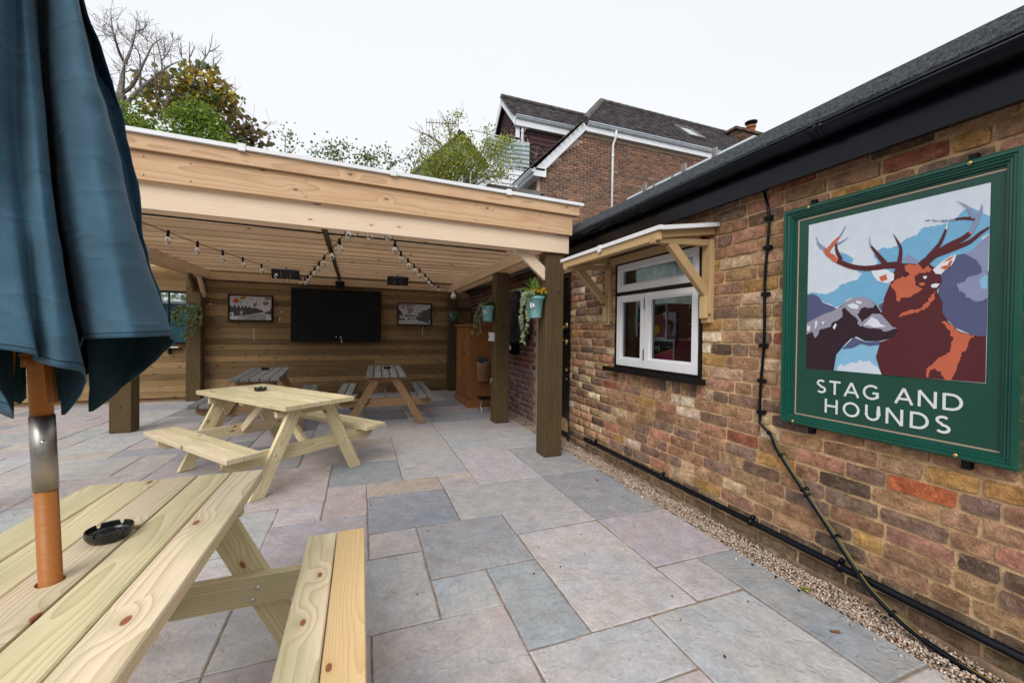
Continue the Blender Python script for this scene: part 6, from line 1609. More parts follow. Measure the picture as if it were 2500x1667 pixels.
def pansies(label, c, rx, ry, nl, flowers, seed=3, col=(.62, .36, .01)):
    random.seed(seed); t = thing('pansy_plant', c, label, 'flowers', 'yellow pansies in the hanging planters')
    lv = np.array([(0, 0, 0), (.35, .35, .05), (0, 1, 0), (-.35, .35, .05)]); lf = np.array([(0, 1, 2), (0, 2, 3)])
    Ms = []; C = []
    for _ in range(nl):
        a = random.uniform(0, 2 * pi); r = sqrt(random.random()); p = (c[0] + rx * r * cos(a), c[1] + ry * r * sin(a), c[2] + random.uniform(0, .055) * (1.2 - r))
        o = Vector((cos(a) * r + random.gauss(0, .4), sin(a) * r + random.gauss(0, .4), random.uniform(.1, .9))).normalized()
        up = Vector((random.gauss(0, .5), random.gauss(0, .5), 1)); x = o.cross(up).normalized(); z = x.cross(o); s = random.uniform(.018, .034)
        m = np.eye(4); m[:3, 0] = np.array(x) * s; m[:3, 1] = np.array(o) * s; m[:3, 2] = np.array(z) * s; m[:3, 3] = p; Ms.append(m)
        cc = np.array((.045, .12, .035)) * random.uniform(.6, 1.5); C += [cc, cc]
    V, F = instances(lv, lf, Ms)
    tag(tri_mass('leaves', V, F, M['leaf'], t, np.array(C)), kind='stuff')
    for dx, dy, dz in flowers:
        fb = MB(); f = Vector((-.45, -.8, .35)).normalized(); x = f.cross(Vector((0, 0, 1))).normalized(); y = x.cross(f) * -1
        p = Vector((c[0] + dx, c[1] + dy, c[2] + dz)); s = random.uniform(.011, .015)
        for k in range(5):
            a = 2 * pi * k / 5 + .3; q = p + (x * cos(a) + y * sin(a)) * s * .62 + f * .001 * k
            fb.add([q] + [q + (x * cos(2 * pi * j / 7) + y * sin(2 * pi * j / 7)) * s * .62 - f * .003 for j in range(7)], [(0, 1 + j, 1 + (j + 1) % 7) for j in range(7)], 0, jit(col, .12, .05))
        fb.add([p + f * .007] + [p + f * .0065 + (x * cos(2 * pi * j / 6) + y * sin(2 * pi * j / 6)) * s * .25 for j in range(6)], [(0, 1 + j, 1 + (j + 1) % 6) for j in range(6)], 0, (.10, .03, .01))
        fb.tube([p, p - f * .01 + Vector((0, 0, -.03))], .0011, 4, 0, (.06, .14, .03)); fb.out('flower', M['leaf'], t, cols=True)
planter('mint green planter hanging on the front right post', (1.615, 3.665), 1.605, 1.395, .082, .108)
planter('mint green planter hanging on the middle right post', (1.610, 5.235), 1.600, 1.395, .080, .105)
planter('mint green planter half hidden under ivy on the leftmost dark back post', (-2.66, 8.15), 1.62, 1.44, .10, .075)
planter('mint green planter hidden under ivy in the back right corner', (1.76, 8.15), 1.66, 1.50, .08, .07)
ivy('thick cream edged ivy trailing from the planter on the front right post',
    [[(1.56, 3.62, 1.60), (1.49, 3.60, 1.62), (1.455, 3.60, 1.55), (1.45, 3.60, 1.42), (1.45, 3.60, 1.27), (1.46, 3.60, 1.15)], [(1.57, 3.64, 1.60), (1.51, 3.62, 1.615), (1.475, 3.62, 1.50), (1.47, 3.62, 1.36), (1.48, 3.62, 1.22), (1.475, 3.62, 1.14)],
     [(1.56, 3.60, 1.60), (1.50, 3.57, 1.62), (1.47, 3.57, 1.56), (1.43, 3.57, 1.40), (1.425, 3.57, 1.33)], [(1.57, 3.63, 1.60), (1.53, 3.60, 1.61), (1.50, 3.60, 1.52), (1.505, 3.60, 1.38), (1.51, 3.60, 1.24)], [(1.58, 3.60, 1.60), (1.54, 3.57, 1.63), (1.50, 3.57, 1.62)], [(1.57, 3.62, 1.60), (1.50, 3.58, 1.635), (1.46, 3.58, 1.60), (1.455, 3.58, 1.52)]], 34, (.024, .044), (.58, .62, .44), seed=5)
ivy('cream edged ivy trailing thinly from the planter on the middle right post',
    [[(1.56, 5.2, 1.60), (1.49, 5.17, 1.61), (1.44, 5.17, 1.50), (1.43, 5.17, 1.36), (1.45, 5.17, 1.20)], [(1.56, 5.2, 1.60), (1.50, 5.17, 1.62), (1.47, 5.17, 1.50), (1.48, 5.17, 1.35), (1.49, 5.17, 1.22)], [(1.55, 5.2, 1.6), (1.46, 5.16, 1.58), (1.41, 5.16, 1.45), (1.39, 5.16, 1.28), (1.37, 5.16, 1.22)], [(1.56, 5.2, 1.60), (1.52, 5.17, 1.61), (1.50, 5.17, 1.45)], [(1.55, 5.2, 1.60), (1.48, 5.15, 1.60), (1.45, 5.15, 1.52)]], 24, (.026, .044), (.44, .46, .28), seed=6)
ivy('bushy ivy hanging down the front of the leftmost dark back post',
    [[(-2.66 + dx * .4, 8.12, 1.60), (-2.66 + dx, 8.04, 1.58), (-2.66 + dx * 1.2, 8.02, 1.45), (-2.66 + dx * 1.1, 8.02, zb)] for dx, zb in ((-.14, 1.25), (-.08, 1.08), (-.02, 1.02), (.05, 1.10), (.10, 1.2), (.15, 1.3), (-.17, 1.36), (.0, 1.18), (-.11, 1.3), (.02, 1.35), (.08, 1.38))], 52, (.034, .060), (.22, .27, .12), (.07, .12, .045), seed=7)
ivy('dim silvery ivy in the far right back corner',
    [[(1.75 + dx * .4, 8.12, 1.64), (1.75 + dx, 8.05, 1.64), (1.75 + dx * 1.1, 8.03, zb)] for dx, zb in ((-.09, 1.38), (-.05, 1.42), (.0, 1.45), (.05, 1.46), (.09, 1.5), (-.11, 1.5))], 20, (.03, .05), (.24, .31, .27), (.07, .13, .09), seed=8)
fern('bright upright fern in the planter on the front right post', (1.62, 3.68, 1.59), [(2.2, .25, .26), (1.2, .12, .25), (2.9, .5, .23), (3.5, 1.05, .20), (4.1, .9, .17), (.5, .3, .20), (5.3, .5, .17), (3.1, 1.3, .22)], .2, (.15, .29, .03))
fern('dark drooping fern in the planter on the middle right post', (1.62, 5.25, 1.59), [(2.2, .5, .20), (1.0, .6, .20), (3.2, .8, .16), (.2, .8, .18), (5.4, .6, .15)], .2, (.055, .10, .03), 9)
pansies('yellow pansies among green leaves in the planter on the front right post', (1.62, 3.63, 1.605), .085, .10, 170, [(-.055, -.06, .055), (-.02, -.075, .05), (.012, -.085, .035), (.05, -.06, .075), (.03, -.05, .06), (-.075, -.03, .05), (.062, -.075, .04)])
pansies('two yellow pansies with dark leaves in the planter on the middle right post', (1.61, 5.20, 1.60), .075, .09, 80, [(-.045, -.07, .05), (-.005, -.07, .075)], 5, (.58, .30, .01))
pansies('single orange flower above the ivy on the leftmost dark back post', (-2.62, 8.12, 1.62), .07, .06, 50, [(.07, -.06, .06)], 6, (.45, .10, .01))

# ------------------------------------------------------------------ litter on the ground
lf = thing('fallen_leaf', (2.035, 1.30, .02), 'small bright green leaf lying on the gravel edge', 'leaf')
MB().add([(2.013, 1.287, .018), (2.048, 1.283, .022), (2.058, 1.313, .020), (2.022, 1.318, .024)], [(0, 1, 2, 3)], 0, (.30, .38, .02)).out('blade', M['leaf'], lf, cols=True)
bt = thing('cigarette_end', (1.873, 1.077, .012), 'brown cigarette end lying on the big bluish slab by the gravel', 'cigarette end')
MB().tube([(1.855, 1.085, .014), (1.885, 1.068, .014)], .005, 8).out('stub', plain('brown_stub', (.20, .07, .03), .8, vary=.3, nscale=60), bt)
for n, (x, y) in enumerate([(2.004, 1.43), (2.006, 1.315), (1.99, 1.55), (1.873, 2.892)]):
    s = thing('leaf_scrap', (x, y, .01), ['curled dark leaf scrap on the blue slab nearest the gravel', 'tiny dark leaf scrap beside the bright green leaf', 'dark leaf scrap at the far end of the blue edge slab', 'dark leaf scrap near the front right post'][n], 'leaf', 'dark leaf scraps on the paving')
    MB().add([(x - .012, y - .004, .010), (x + .002, y - .007, .014), (x + .014, y + .003, .011), (x - .002, y + .006, .017)], [(0, 1, 2, 3)]).out('blade', M['black_matt'], s)
sc = MB(); random.seed(44)
for cx_, cy_, rr, nn in ((.02, 3.15, .28, 26), (-.35, 3.7, .25, 8), (.5, 2.0, 1.0, 22), (1.4, 1.3, .5, 10), (-2.4, 7.9, .9, 34), (-1, 2.6, .8, 8), (.4, 6.3, 1.5, 14), (1.2, 4.4, .8, 12)):
    for _ in range(nn):
        x = cx_ + random.gauss(0, rr * .6); y = cy_ + random.gauss(0, rr * .6); s = random.uniform(.003, .009) * (1.8 if cy_ > 7 else 1); a = random.uniform(0, pi)
        if x > 2.02: continue
        u = Vector((cos(a), sin(a), 0)) * s; w = Vector((-sin(a), cos(a), 0)) * s * random.uniform(.35, .7)
        p = Vector((x, y, .0105)); c = random.choice([(.012, .01, .01)] * 5 + [(.5, .46, .42), (.10, .05, .03)])
        sc.add([p - u, p + w, p + u + Vector((0, 0, .002)), p - w, p + Vector((0, 0, .003))], [(0, 4, 3), (0, 1, 4), (1, 2, 4), (2, 3, 4)], 0, c)
tag(sc.out('litter', M['flat'], None, cols=True), kind='stuff')
# ------------------------------------------------------------------ brick house behind
HY = 10.3
hs_ = thing('brick_house', (8.5, 12.5, 0), 'brick house with dark tiled hipped roof, white gutters and a hung tile dormer', 'house')
EX0, EZ0, EX1, EZ1 = 4.642, 5.75, 6.03, 7.12       # rake from the low eave to the high eave
wallp = [(4.642, 0), (14, 0), (14, 7.12), (6.03, 7.12), (4.642, 5.80)]
mb = MB(); mb.prism(wallp, Matrix.Translation((0, HY + .02, 0)) @ Matrix.Rotation(pi / 2, 4, 'X'), -.2)
mb.box((4.662, HY + .22, 0), (4.86, 18, 5.6)); 
hw = mb.out('wall', M['mortar3'], hs_)
HPAL = [((0.210, 0.118, 0.080), 5), ((0.165, 0.098, 0.074), 4), ((0.255, 0.140, 0.095), 3), ((0.130, 0.084, 0.070), 3), ((0.29, 0.175, 0.12), 1)]
def flat_brick(L, h, d=.012):
    e = .003
    v = [(-L / 2, .02, -h / 2), (L / 2, .02, -h / 2), (L / 2, .02, h / 2), (-L / 2, .02, h / 2), (-L / 2 + e, -d, -h / 2 + e), (L / 2 - e, -d, -h / 2 + e), (L / 2 - e, -d, h / 2 - e), (-L / 2 + e, -d, h / 2 - e)]
    return v, [(4, 5, 6, 7), (0, 1, 5, 4), (1, 2, 6, 5), (2, 3, 7, 6), (3, 0, 4, 7)]
FB = {}
for L in (.214, .104):
    v, f = flat_brick(L - .004, .061); me = bpy.data.meshes.new('brick'); me.from_pydata(v, [], f); me.materials.append(M['hbrick']); FB[L] = (me, v, f)
mass = MB(); cnt = 0; blist = []
for row in range(0, 44):
    z0 = 3.66 + row * .0785; zc = z0 + .035
    x = 4.648 if row % 2 else 4.648
    k = 0
    while x < 11.6:
        L = .104 if (k == 0 and row % 2) else .214
        xc = x + L / 2; x += L + .0115; k += 1
        if zc > 7.06: continue
        if xc < 6.05 and zc + .05 > 5.80 + (xc - L / 2 - 4.642) * .951: continue
        low = 4.55 + (xc - 5.6) * .55 - 1.0
        if zc < low: continue
        blist.append((xc, zc, L))
blist.sort(key=lambda b: b[0])
for n, (xc, zc, L) in enumerate(blist):
    me, v, f = FB[L]; col = jit(pick(HPAL), .14, .04); m = Matrix.Translation((xc, HY + .012, zc))
    if n < 298:
        o = bpy.data.objects.new('brick', me); o.color = (*col, 1); link(o, hw, m)
    else: mass.add([m @ Vector(p) for p in v], f, 0, col)
for row in range(12, 27):
    z0 = 3.66 + row * .0785; y = HY + (.03 if row % 2 else .085)
    while y < 12.5:
        L = .214; m = Matrix.Translation((4.655, y + L / 2, z0 + .035)) @ Matrix.Rotation(-pi / 2, 4, 'Z'); _, v, f = FB[.214]
        mass.add([m @ Vector(p) for p in v], f, 0, jit(pick(HPAL), .14, .04)); y += L + .0115
tag(mass.out('brick_courses', M['hbrickm'], hw, False, cols=True), kind='stuff')

def tiled(o, ux, uy, poly, pal, tw=.165, gauge=.10, th=.016, rnd=random.Random(5)):
    """plain tiles over a roof plane: o origin, ux along the eave, uy up the slope; poly(u, v) -> inside?"""
    ux = Vector(ux).normalized(); uy = Vector(uy).normalized(); nz = ux.cross(uy).normalized()
    if nz.z < 0: nz = -nz
    V = []; F = []; C = []
    U0, U1, V1 = poly['u0'], poly['u1'], poly['v1']
    for r in range(int(V1 / gauge) + 1):
        v0 = r * gauge; u = U0 - (tw / 2 if r % 2 else 0)
        while u < U1:
            if poly['in'](u + tw / 2, v0 + gauge / 2):
                a = Vector(o) + ux * (u + .002) + uy * v0; b = Vector(o) + ux * (u + tw - .002) + uy * v0; t = th * rnd.uniform(.9, 1.5); sl_ = rnd.uniform(-.002, .003)
                p = [a, b, b + uy * (gauge * 1.25), a + uy * (gauge * 1.25), a + nz * t, b + nz * (t + sl_), b + uy * gauge * 1.25 + nz * .004, a + uy * gauge * 1.25 + nz * .004]
                k = len(V); V += p; q = [(4, 5, 6), (4, 6, 7), (0, 1, 5), (0, 5, 4), (1, 2, 6), (1, 6, 5), (3, 0, 4), (3, 4, 7)]
                F += [tuple(i + k for i in x) for x in q]; c = np.array(pick(pal)) * rnd.uniform(.75, 1.25); C += [c] * 8
            u += tw
    return np.array([tuple(p) for p in V]), np.array(F), np.array(C)
TP = [((.064, .057, .063), 6), ((.080, .070, .074), 4), ((.047, .043, .049), 3), ((.095, .083, .082), 1)]
EY = HY - .16; EZ = 7.36; RY, RZ = 12.5, 9.60
upv = Vector((0, RY - EY, RZ - EZ)); slen = upv.length; HX0, HX1 = 5.97, 8.03
roof = MB().add([(HX0, EY, EZ - .01), (15.2, EY, EZ - .01), (14.1, RY, RZ - .01), (HX1, RY, RZ - .01)], [(0, 1, 2, 3)]).add([(HX1, RY, RZ - .01), (14.1, RY, RZ - .01), (15.2, 14.9, EZ), (6, 14.9, EZ)], [(0, 1, 2, 3)]).add([(4.33, EY + .02, 5.76), (HX0, EY + .02, EZ), (HX1, RY, RZ - .02), (HX1, 20, RZ - .02), (4.33, 20, 5.76)], [(0, 1, 2, 3, 4)]).out('roof', plain('roof_underlay', (.035, .03, .03), .9), hs_)
V, F, C = tiled((HX0, EY, EZ), (1, 0, 0), upv, {'u0': 0, 'u1': 8.6, 'v1': slen - .02, 'in': lambda u, v: u > (HX1 - HX0) * v / slen - .02 and u < 8.2}, TP)
moss = (np.sin(V[:, 0] * 3) > 2)
tag(tri_mass('roof_tiles', V, F, M['tiles'], roof, C), kind='stuff')
# left slope, seen nearly edge on: thick mossy verge courses
ul = Vector((HX0 - 4.33, 0, EZ - 5.76)); 
MP = [((.115, .105, .085), 4), ((.085, .08, .06), 4), ((.15, .14, .12), 2), ((.07, .075, .035), 2)]
V, F, C = tiled((4.30, 20, 5.775), (0, -1, 0), ul, {'u0': 7.4, 'u1': 20 - EY - .02, 'v1': 5.2, 'in': lambda u, v: (v < ul.length + .05 or 20 - u > EY + (v - ul.length) * .78) and not (v > 1.0 and 20 - u > 12.0)}, MP, .165, .10, .024)
tag(tri_mass('verge_tiles', V, F, M['tiles'], roof, C), kind='stuff')
# ridge and hip tiles
def ridge(p0, p1, n, r, name, col):
    p0 = Vector(p0); p1 = Vector(p1); mb = MB()
    for i in range(n):
        a = p0 + (p1 - p0) * (i / n); b = p0 + (p1 - p0) * ((i + .985) / n); mb.tube([a, a + (b - a) * .5, b], [r * 1.07, r * 1.0, r * .97], 10)
    mb.out(name, plain(name + '_clay', col, .9, vary=.45, nscale=6, bump=.5, dirt=(.13, .13, .11)), roof, False)
ridge((HX0 - .02, EY - .02, EZ + .02), (HX1, RY, RZ + .02), 10, .105, 'hip_tile', (.11, .10, .095))
ridge((HX1, RY, RZ + .02), (14.1, RY, RZ + .0), 18, .085, 'ridge_tile', (.075, .062, .058))
# bargeboard, kneeler, gutters, soffit, pipes
bb = MB(); bb.prism([(4.47, 5.735), (4.72, 5.735), (4.765, 5.80), (6.055, 7.155), (5.975, 7.36), (4.455, 5.79)], Matrix.Translation((0, HY - .10, 0)) @ Matrix.Rotation(pi / 2, 4, 'X'), .03); bb.out('bargeboard', M['upvc'], hs_)
MB().box((4.40, HY - .13, 5.575), (4.775, HY - .099, 5.795)).box((4.40, HY - .10, 5.60), (4.43, 11.6, 5.74)).out('kneeler', M['upvc'], hs_)
MB().box((4.43, HY - .10, 5.578), (4.665, 11.6, 5.60)).out('soffit', M['soffit'], hs_)
def ggut(p0, p1, out, name='gutter'):
    """ogee gutter: out = horizontal direction away from the wall"""
    p0 = Vector(p0); p1 = Vector(p1); out = Vector(out); up = Vector((0, 0, 1)); prof = [(0, 0), (.05, -.005), (.075, .02), (.085, .05), (.105, .06), (.108, .085), (.10, .085), (.09, .066), (0, .085)]
    v = [p + out * a + up * b for p in (p0, p1) for a, b in prof]; n = len(prof)
    f = [(i, (i + 1) % n, n + (i + 1) % n, n + i) for i in range(n)] + [tuple(range(n)), tuple(range(n, 2 * n))]
    return MB().add(v, f).out(name, M['upvc_grey'], hs_)
ggut((6.06, HY - .13, 7.265), (14.2, HY - .13, 7.265), (0, -1, 0))
MB().box((6.05, HY - .13, 7.10), (14.2, HY - .105, 7.275)).out('fascia', M['upvc'], hs_)
MB().box((6.05, HY - .105, 7.10), (14.2, HY + .01, 7.12)).out('soffit', M['soffit'], hs_)
ggut((4.40, HY - .16, 5.66), (4.40, 11.6, 5.66), (-1, 0, 0))
rp = MB(); rp.tube([(7.03, HY - .17, 7.27), (7.03, HY - .17, 7.10), (7.015, HY - .045, 6.90), (7.01, HY - .04, 6.6), (7.0, HY - .04, 3.5)], .034, 10); rp.tube([(7.015, HY - .04, 6.60), (7.015, HY - .04, 6.52)], .042, 10); rp.out('downpipe', M['upvc'], hs_, True)
rp = MB(); rp.tube([(4.33, 11.3, 5.66), (4.33, 11.3, 5.50), (4.36, 11.2, 5.42), (4.58, 10.75, 5.22), (4.60, 10.7, 5.0), (4.60, 10.7, 4.3)], .036, 10); rp.out('downpipe', M['upvc_grey'], hs_, True)
# roof window
def on_roof(x, s, lift): 
    p = Vector((x, EY, EZ)) + upv.normalized() * s; return p + Vector((0, -(RZ - EZ), RY - EY)).normalized() * lift
def rquad(mb, x0, x1, s0, s1, l0, l1):
    v = [on_roof(x, s, l) for l in (l0, l1) for x, s in ((x0, s0), (x1, s0), (x1, s1), (x0, s1))]
    mb.add(v, [(0, 3, 2, 1), (4, 5, 6, 7), (0, 1, 5, 4), (1, 2, 6, 5), (2, 3, 7, 6), (3, 0, 4, 7)])
rw = MB(); sx0, sx1, ss0, ss1 = 10.45, 11.18, .95, 1.98
for a in ((sx0, sx1, ss0, ss0 + .05), (sx0, sx1, ss1 - .05, ss1), (sx0, sx0 + .05, ss0 + .05, ss1 - .05), (sx1 - .05, sx1, ss0 + .05, ss1 - .05)): rquad(rw, *a, .0, .10)
rwo = rw.out('roof_window', M['steel'], hs_)
g = MB(); rquad(g, sx0 + .05, sx1 - .05, ss0 + .05, ss1 - .05, .05, .075); g.out('pane', plain('sky_glass', (.55, .60, .64), .06, metal=.9, vary=.0), rwo)
# dormer
DX = 4.50; DY0, DY1 = 11.98, 14.42; DZe = 8.06; DRY, DRZ = 13.2, 9.36
M['hung'] = plain('maroon_hung_tile', (.052, .018, .022), .75, vary=.2, nscale=6)
dm = MB(); dm.box((DX + .12, DY0 + .05, 5.9), (8.0, DY0 + .10, DZe - .05)); dm.box((DX + .12, DY1 - .10, 5.9), (8.0, DY1 - .05, DZe - .05)); dm.box((DX + .12, DY0 + .10, 5.9), (DX + .17, DY1 - .10, 7.0))
dm.add([(DX + .13, DY0 + .1, DZe - .4), (DX + .13, DY1 - .1, DZe - .4), (DX + .13, DY1 - .1, DZe + .05), (DX + .13, DRY, DRZ - .12), (DX + .13, DY0 + .1, DZe + .05)], [(0, 1, 2, 3, 4)])
dorm = dm.out('dormer', M['hung'], hs_)
ht = MB()
for r in range(14):     # cheek courses
    z0 = 5.95 + r * .155; x0 = DX + .14; x1 = 7.4
    ht.add([(x0, DY0 + .02, z0), (x1, DY0 + .02, z0), (x1, DY0 + .045, z0 + .17), (x0, DY0 + .045, z0 + .17), (x0, DY0 + .05, z0), (x1, DY0 + .05, z0)], [(0, 1, 2, 3), (4, 5, 1, 0)])
for r in range(9):      # gable courses, follow the triangle
    z0 = DZe - .40 + r * .155; hwid = min(1.12, max(.0, (DRZ - .12 - z0) * .93)); 
    if hwid < .08: continue
    n = max(2, int(hwid * 2 / .17)); 
    for k in range(n):
        a = DRY - hwid + 2 * hwid * k / n; b = DRY - hwid + 2 * hwid * (k + 1) / n
        ht.add([(DX + .095, a + .004, z0), (DX + .095, b - .004, z0), (DX + .125, b - .004, z0 + .16), (DX + .125, a + .004, z0 + .16)], [(3, 2, 1, 0)])
tag(ht.out('hung_tiles', M['hung'], dorm), kind='stuff')
V1, F1, C1 = tiled((DX - .05, DY0 - .10, DZe), (1, 0, 0), (0, DRY - DY0 + .10, DRZ - DZe), {'u0': 0, 'u1': 3.4, 'v1': hypot(DRY - DY0 + .1, DRZ - DZe), 'in': lambda u, v: u < 3.4}, TP)
droof = MB().add([(DX - .05, DY0 - .10, DZe - .01), (8, DY0 - .10, DZe - .01), (8, DRY, DRZ - .01), (DX - .05, DRY, DRZ - .01)], [(0, 1, 2, 3)]).add([(DX - .05, DY1 + .10, DZe - .01), (8, DY1 + .10, DZe - .01), (8, DRY, DRZ - .01), (DX - .05, DRY, DRZ - .01)], [(0, 1, 2, 3)]).out('dormer_roof', plain('dormer_underlay', (.04, .035, .035), .9), hs_)
tag(tri_mass('roof_tiles', V1, F1, M['tiles'], droof, C1), kind='stuff')
p0, p1 = Vector((DX - .06, DRY, DRZ + .03)), Vector((7.9, DRY, DRZ + .03)); rb = MB()
for i in range(11): rb.tube([p0 + (p1 - p0) * (i / 11), p0 + (p1 - p0) * ((i + .985) / 11)], [.085, .08], 10)
rb.out('ridge_tile', plain('dormer_ridge_clay', (.075, .068, .062), .9, vary=.4, nscale=6), droof)
db = MB()
for ya, za, yb, zb in ((DY0 - .10, DZe, DRY, DRZ), (DY1 + .10, DZe, DRY, DRZ)):
    db.add([(DX - .045, ya, za - .02), (DX - .045, yb, zb - .02), (DX - .045, yb, zb - .28), (DX - .045, ya, za - .27), (DX - .015, ya, za - .02), (DX - .015, yb, zb - .02), (DX - .015, yb, zb - .28), (DX - .015, ya, za - .27)], [(0, 1, 2, 3), (4, 5, 6, 7), (0, 4, 5, 1), (3, 2, 6, 7), (0, 3, 7, 4)])
db.out('dormer_bargeboard', M['upvc'], hs_)
ggut((DX - .02, DY0 - .11, DZe - .06), (6.55, DY0 - .11, DZe - .06), (0, -1, 0)); MB().box((DX - .0, DY0 - .11, DZe - .27), (6.5, DY0 - .085, DZe - .05)).out('fascia', M['upvc'], hs_)
MB().box((DX + .0, DY0 - .085, DZe - .27), (6.5, DY0 + .05, DZe - .25)).out('soffit', M['soffit'], hs_)
MB().box((DX + .05, DY0 - .01, 6.0), (DX + .17, DY0 + .05, DZe - .25)).tube([(DX + .26, DY0 - .02, 6.2), (DX + .26, DY0 - .02, DZe - .2)], .045, 10).out('corner_post', M['upvc'], hs_)
wf = MB(); wf.box((DX + .10, DY0 + .25, 6.2), (DX + .13, DY0 + .33, 7.62)); wf.box((DX + .10, DY1 - .33, 6.2), (DX + .13, DY1 - .25, 7.62)); wf.box((DX + .10, DY0 + .33, 7.54), (DX + .13, DY1 - .33, 7.62)); wf.box((DX + .10, DRY - .03, 6.2), (DX + .13, DRY + .03, 7.54))
wfo = wf.out('dormer_window', M['upvc'], hs_); MB().box((DX + .112, DY0 + .33, 6.2), (DX + .116, DY1 - .33, 7.54)).out('pane', plain('dark_glass', (.03, .04, .045), .08, vary=0), wfo)
# white boarded front under the balcony, balcony rails and striped screen
wb = MB()
for r in range(9):
    z0 = 4.9 + r * .15; wb.add([(3.55, 11.58, z0), (4.72, 11.58, z0), (4.72, 11.605, z0 + .15), (3.55, 11.605, z0 + .15), (4.72, 11.61, z0), (3.55, 11.61, z0)], [(0, 1, 2, 3), (5, 4, 1, 0)])
wb.box((3.55, 11.605, 4.9), (4.9, 14.3, 6.22)); wb.out('white_boarding', M['upvc'], hs_)
rl_ = MB(); rl_.tube([(2.95, 11.60, 7.22), (4.86, 11.60, 7.14)], .018, 8); rl_.tube([(3.55, 11.60, 6.30), (4.86, 11.60, 6.30)], .014, 8)
for k in range(14): rl_.tube([(3.58 + k * .098, 11.60, 6.22), (3.58 + k * .098, 11.60, 7.13)], .008, 6)
rl_.out('balcony_rail', M['upvc'], hs_)
sm = MB(); nx, nz = 24, 22
st_cols = [(.42, .50, .50), (.16, .21, .22)]
for j in range(nz):
    for i in range(nx):
        def P(i, j):
            u = i / nx; v = j / nz; return (3.45 + 1.40 * u, 11.565 + .02 * sin(u * 7 + v * 2) + .012 * sin(u * 17) , 6.36 + .76 * v - .05 * (4 * u * (1 - u)) * v + .02 * sin(u * 9))
        sm.add([P(i, j), P(i + 1, j), P(i + 1, j + 1), P(i, j + 1)], [(0, 1, 2, 3)], 0, st_cols[(j // 2) % 2])
sm.out('striped_screen', M['flat'], hs_, True, cols=True)
# chimney
ch = MB().box((13.7, 11.75, 8.2), (15.3, 12.45, 9.33)).box((13.62, 11.67, 9.33), (15.4, 12.53, 9.43)).out('chimney', plain('sooty_chimney_brick', (.10, .065, .045), .9, vary=.5, nscale=7, bump=.5), hs_)
cb = MB(); random.seed(3)
for r in range(14):
    x = 13.72 + (.1 if r % 2 else 0)
    while x < 15.1: cb.add([(x, 11.735, 8.25 + r * .076), (x + .2, 11.735, 8.25 + r * .076), (x + .2, 11.735, 8.31 + r * .076), (x, 11.735, 8.31 + r * .076), (x, 11.75, 8.25 + r * .076), (x + .2, 11.75, 8.25 + r * .076), (x + .2, 11.75, 8.31 + r * .076), (x, 11.75, 8.31 + r * .076)], [(0, 1, 2, 3), (4, 5, 1, 0), (3, 2, 6, 7), (0, 3, 7, 4), (1, 5, 6, 2)], 0, jit((.12, .075, .05), .4)); x += .214
tag(cb.out('brick_courses', M['hbrickm'], ch, cols=True), kind='stuff')
M['pot'] = plain('terracotta_pot', (.40, .13, .06), .8, vary=.2, nscale=9)
for x, z1, cowl in ((14.95, 9.85, True), (14.35, 9.62, False)):
    p = MB().lathe([(.17, 9.42), (.19, 9.46), (.16, 9.5), (.155, z1 - .06), (.19, z1 - .05), (.19, z1), (.15, z1), (.15, z1 - .1)], 16, Matrix.Translation((x, 12.1, 0))).out('chimney_pot', M['pot'], ch, True)
    if cowl: MB().lathe([(.15, z1 - .01), (.15, z1 + .10), (.23, z1 + .12), (.24, z1 + .17), (.10, z1 + .22), (0, z1 + .22)], 16, Matrix.Translation((x, 12.1, 0))).out('cowl', M['black_matt'], p, True)
# bicycle hung on the dormer cheek
bc = thing('bicycle', (4.85, 11.85, 6.4), 'bicycle with dark wheels leaning on the balcony beside the maroon dormer cheek', 'bicycle')
def torus(c, R, r, ax, n=36, m=8):
    mb = MB(); mb.tube([(c[0] + R * cos(2 * pi * k / n), c[1], c[2] + R * sin(2 * pi * k / n)) for k in range(n + 1)], r, m, caps=False); return mb
for cx_, cz_ in ((5.17, 6.93), (4.20, 6.86)):
    wh = torus((cx_, 11.80, cz_), .33, .024, 'y').out('tyre', M['black_matt'], bc, True)
    s_ = torus((cx_, 11.80, cz_), .305, .010, 'y')
    for k in range(14):
        a = 2 * pi * k / 14; s_.tube([(cx_, 11.80, cz_), (cx_ + .30 * cos(a), 11.80, cz_ + .30 * sin(a))], .0028, 4)
    s_.lathe([(.0, -.03), (.03, -.03), (.03, .03), (.0, .03)], 10, Matrix.Translation((cx_, 11.80, cz_)) @ Matrix.Rotation(pi / 2, 4, 'X')); s_.out('rim', M['steel'], wh)
fb = MB()
for a, b, r in (((5.17, 6.93), (4.92, 7.05), .012), ((4.92, 7.05), (4.55, 6.80), .016), ((4.55, 6.80), (4.20, 6.86), .012), ((4.92, 7.05), (4.48, 7.22), .016), ((4.48, 7.22), (4.20, 6.86), .012), ((4.55, 6.80), (4.46, 7.30), .016), ((4.92, 7.02), (4.88, 7.38), .016)):
    fb.tube([(a[0], 11.80, a[1]), (b[0], 11.80, b[1])], r, 7)
fb.out('frame', plain('grey_cycle_paint', (.25, .26, .27), .3), bc)
MB().tube([(4.88, 11.62, 7.44), (4.88, 11.78, 7.40), (4.88, 11.95, 7.44)], .013, 7).out('handlebar', M['black_matt'], bc)
MB().box((4.36, 11.74, 7.30), (4.58, 11.86, 7.335)).out('saddle', M['black_matt'], bc)
cl_ = thing('climbing_twigs', (4.72, 11.9, 7.2), 'bare pale climbing twigs on the white corner post of the dormer', 'plant')
tb = MB(); random.seed(8)
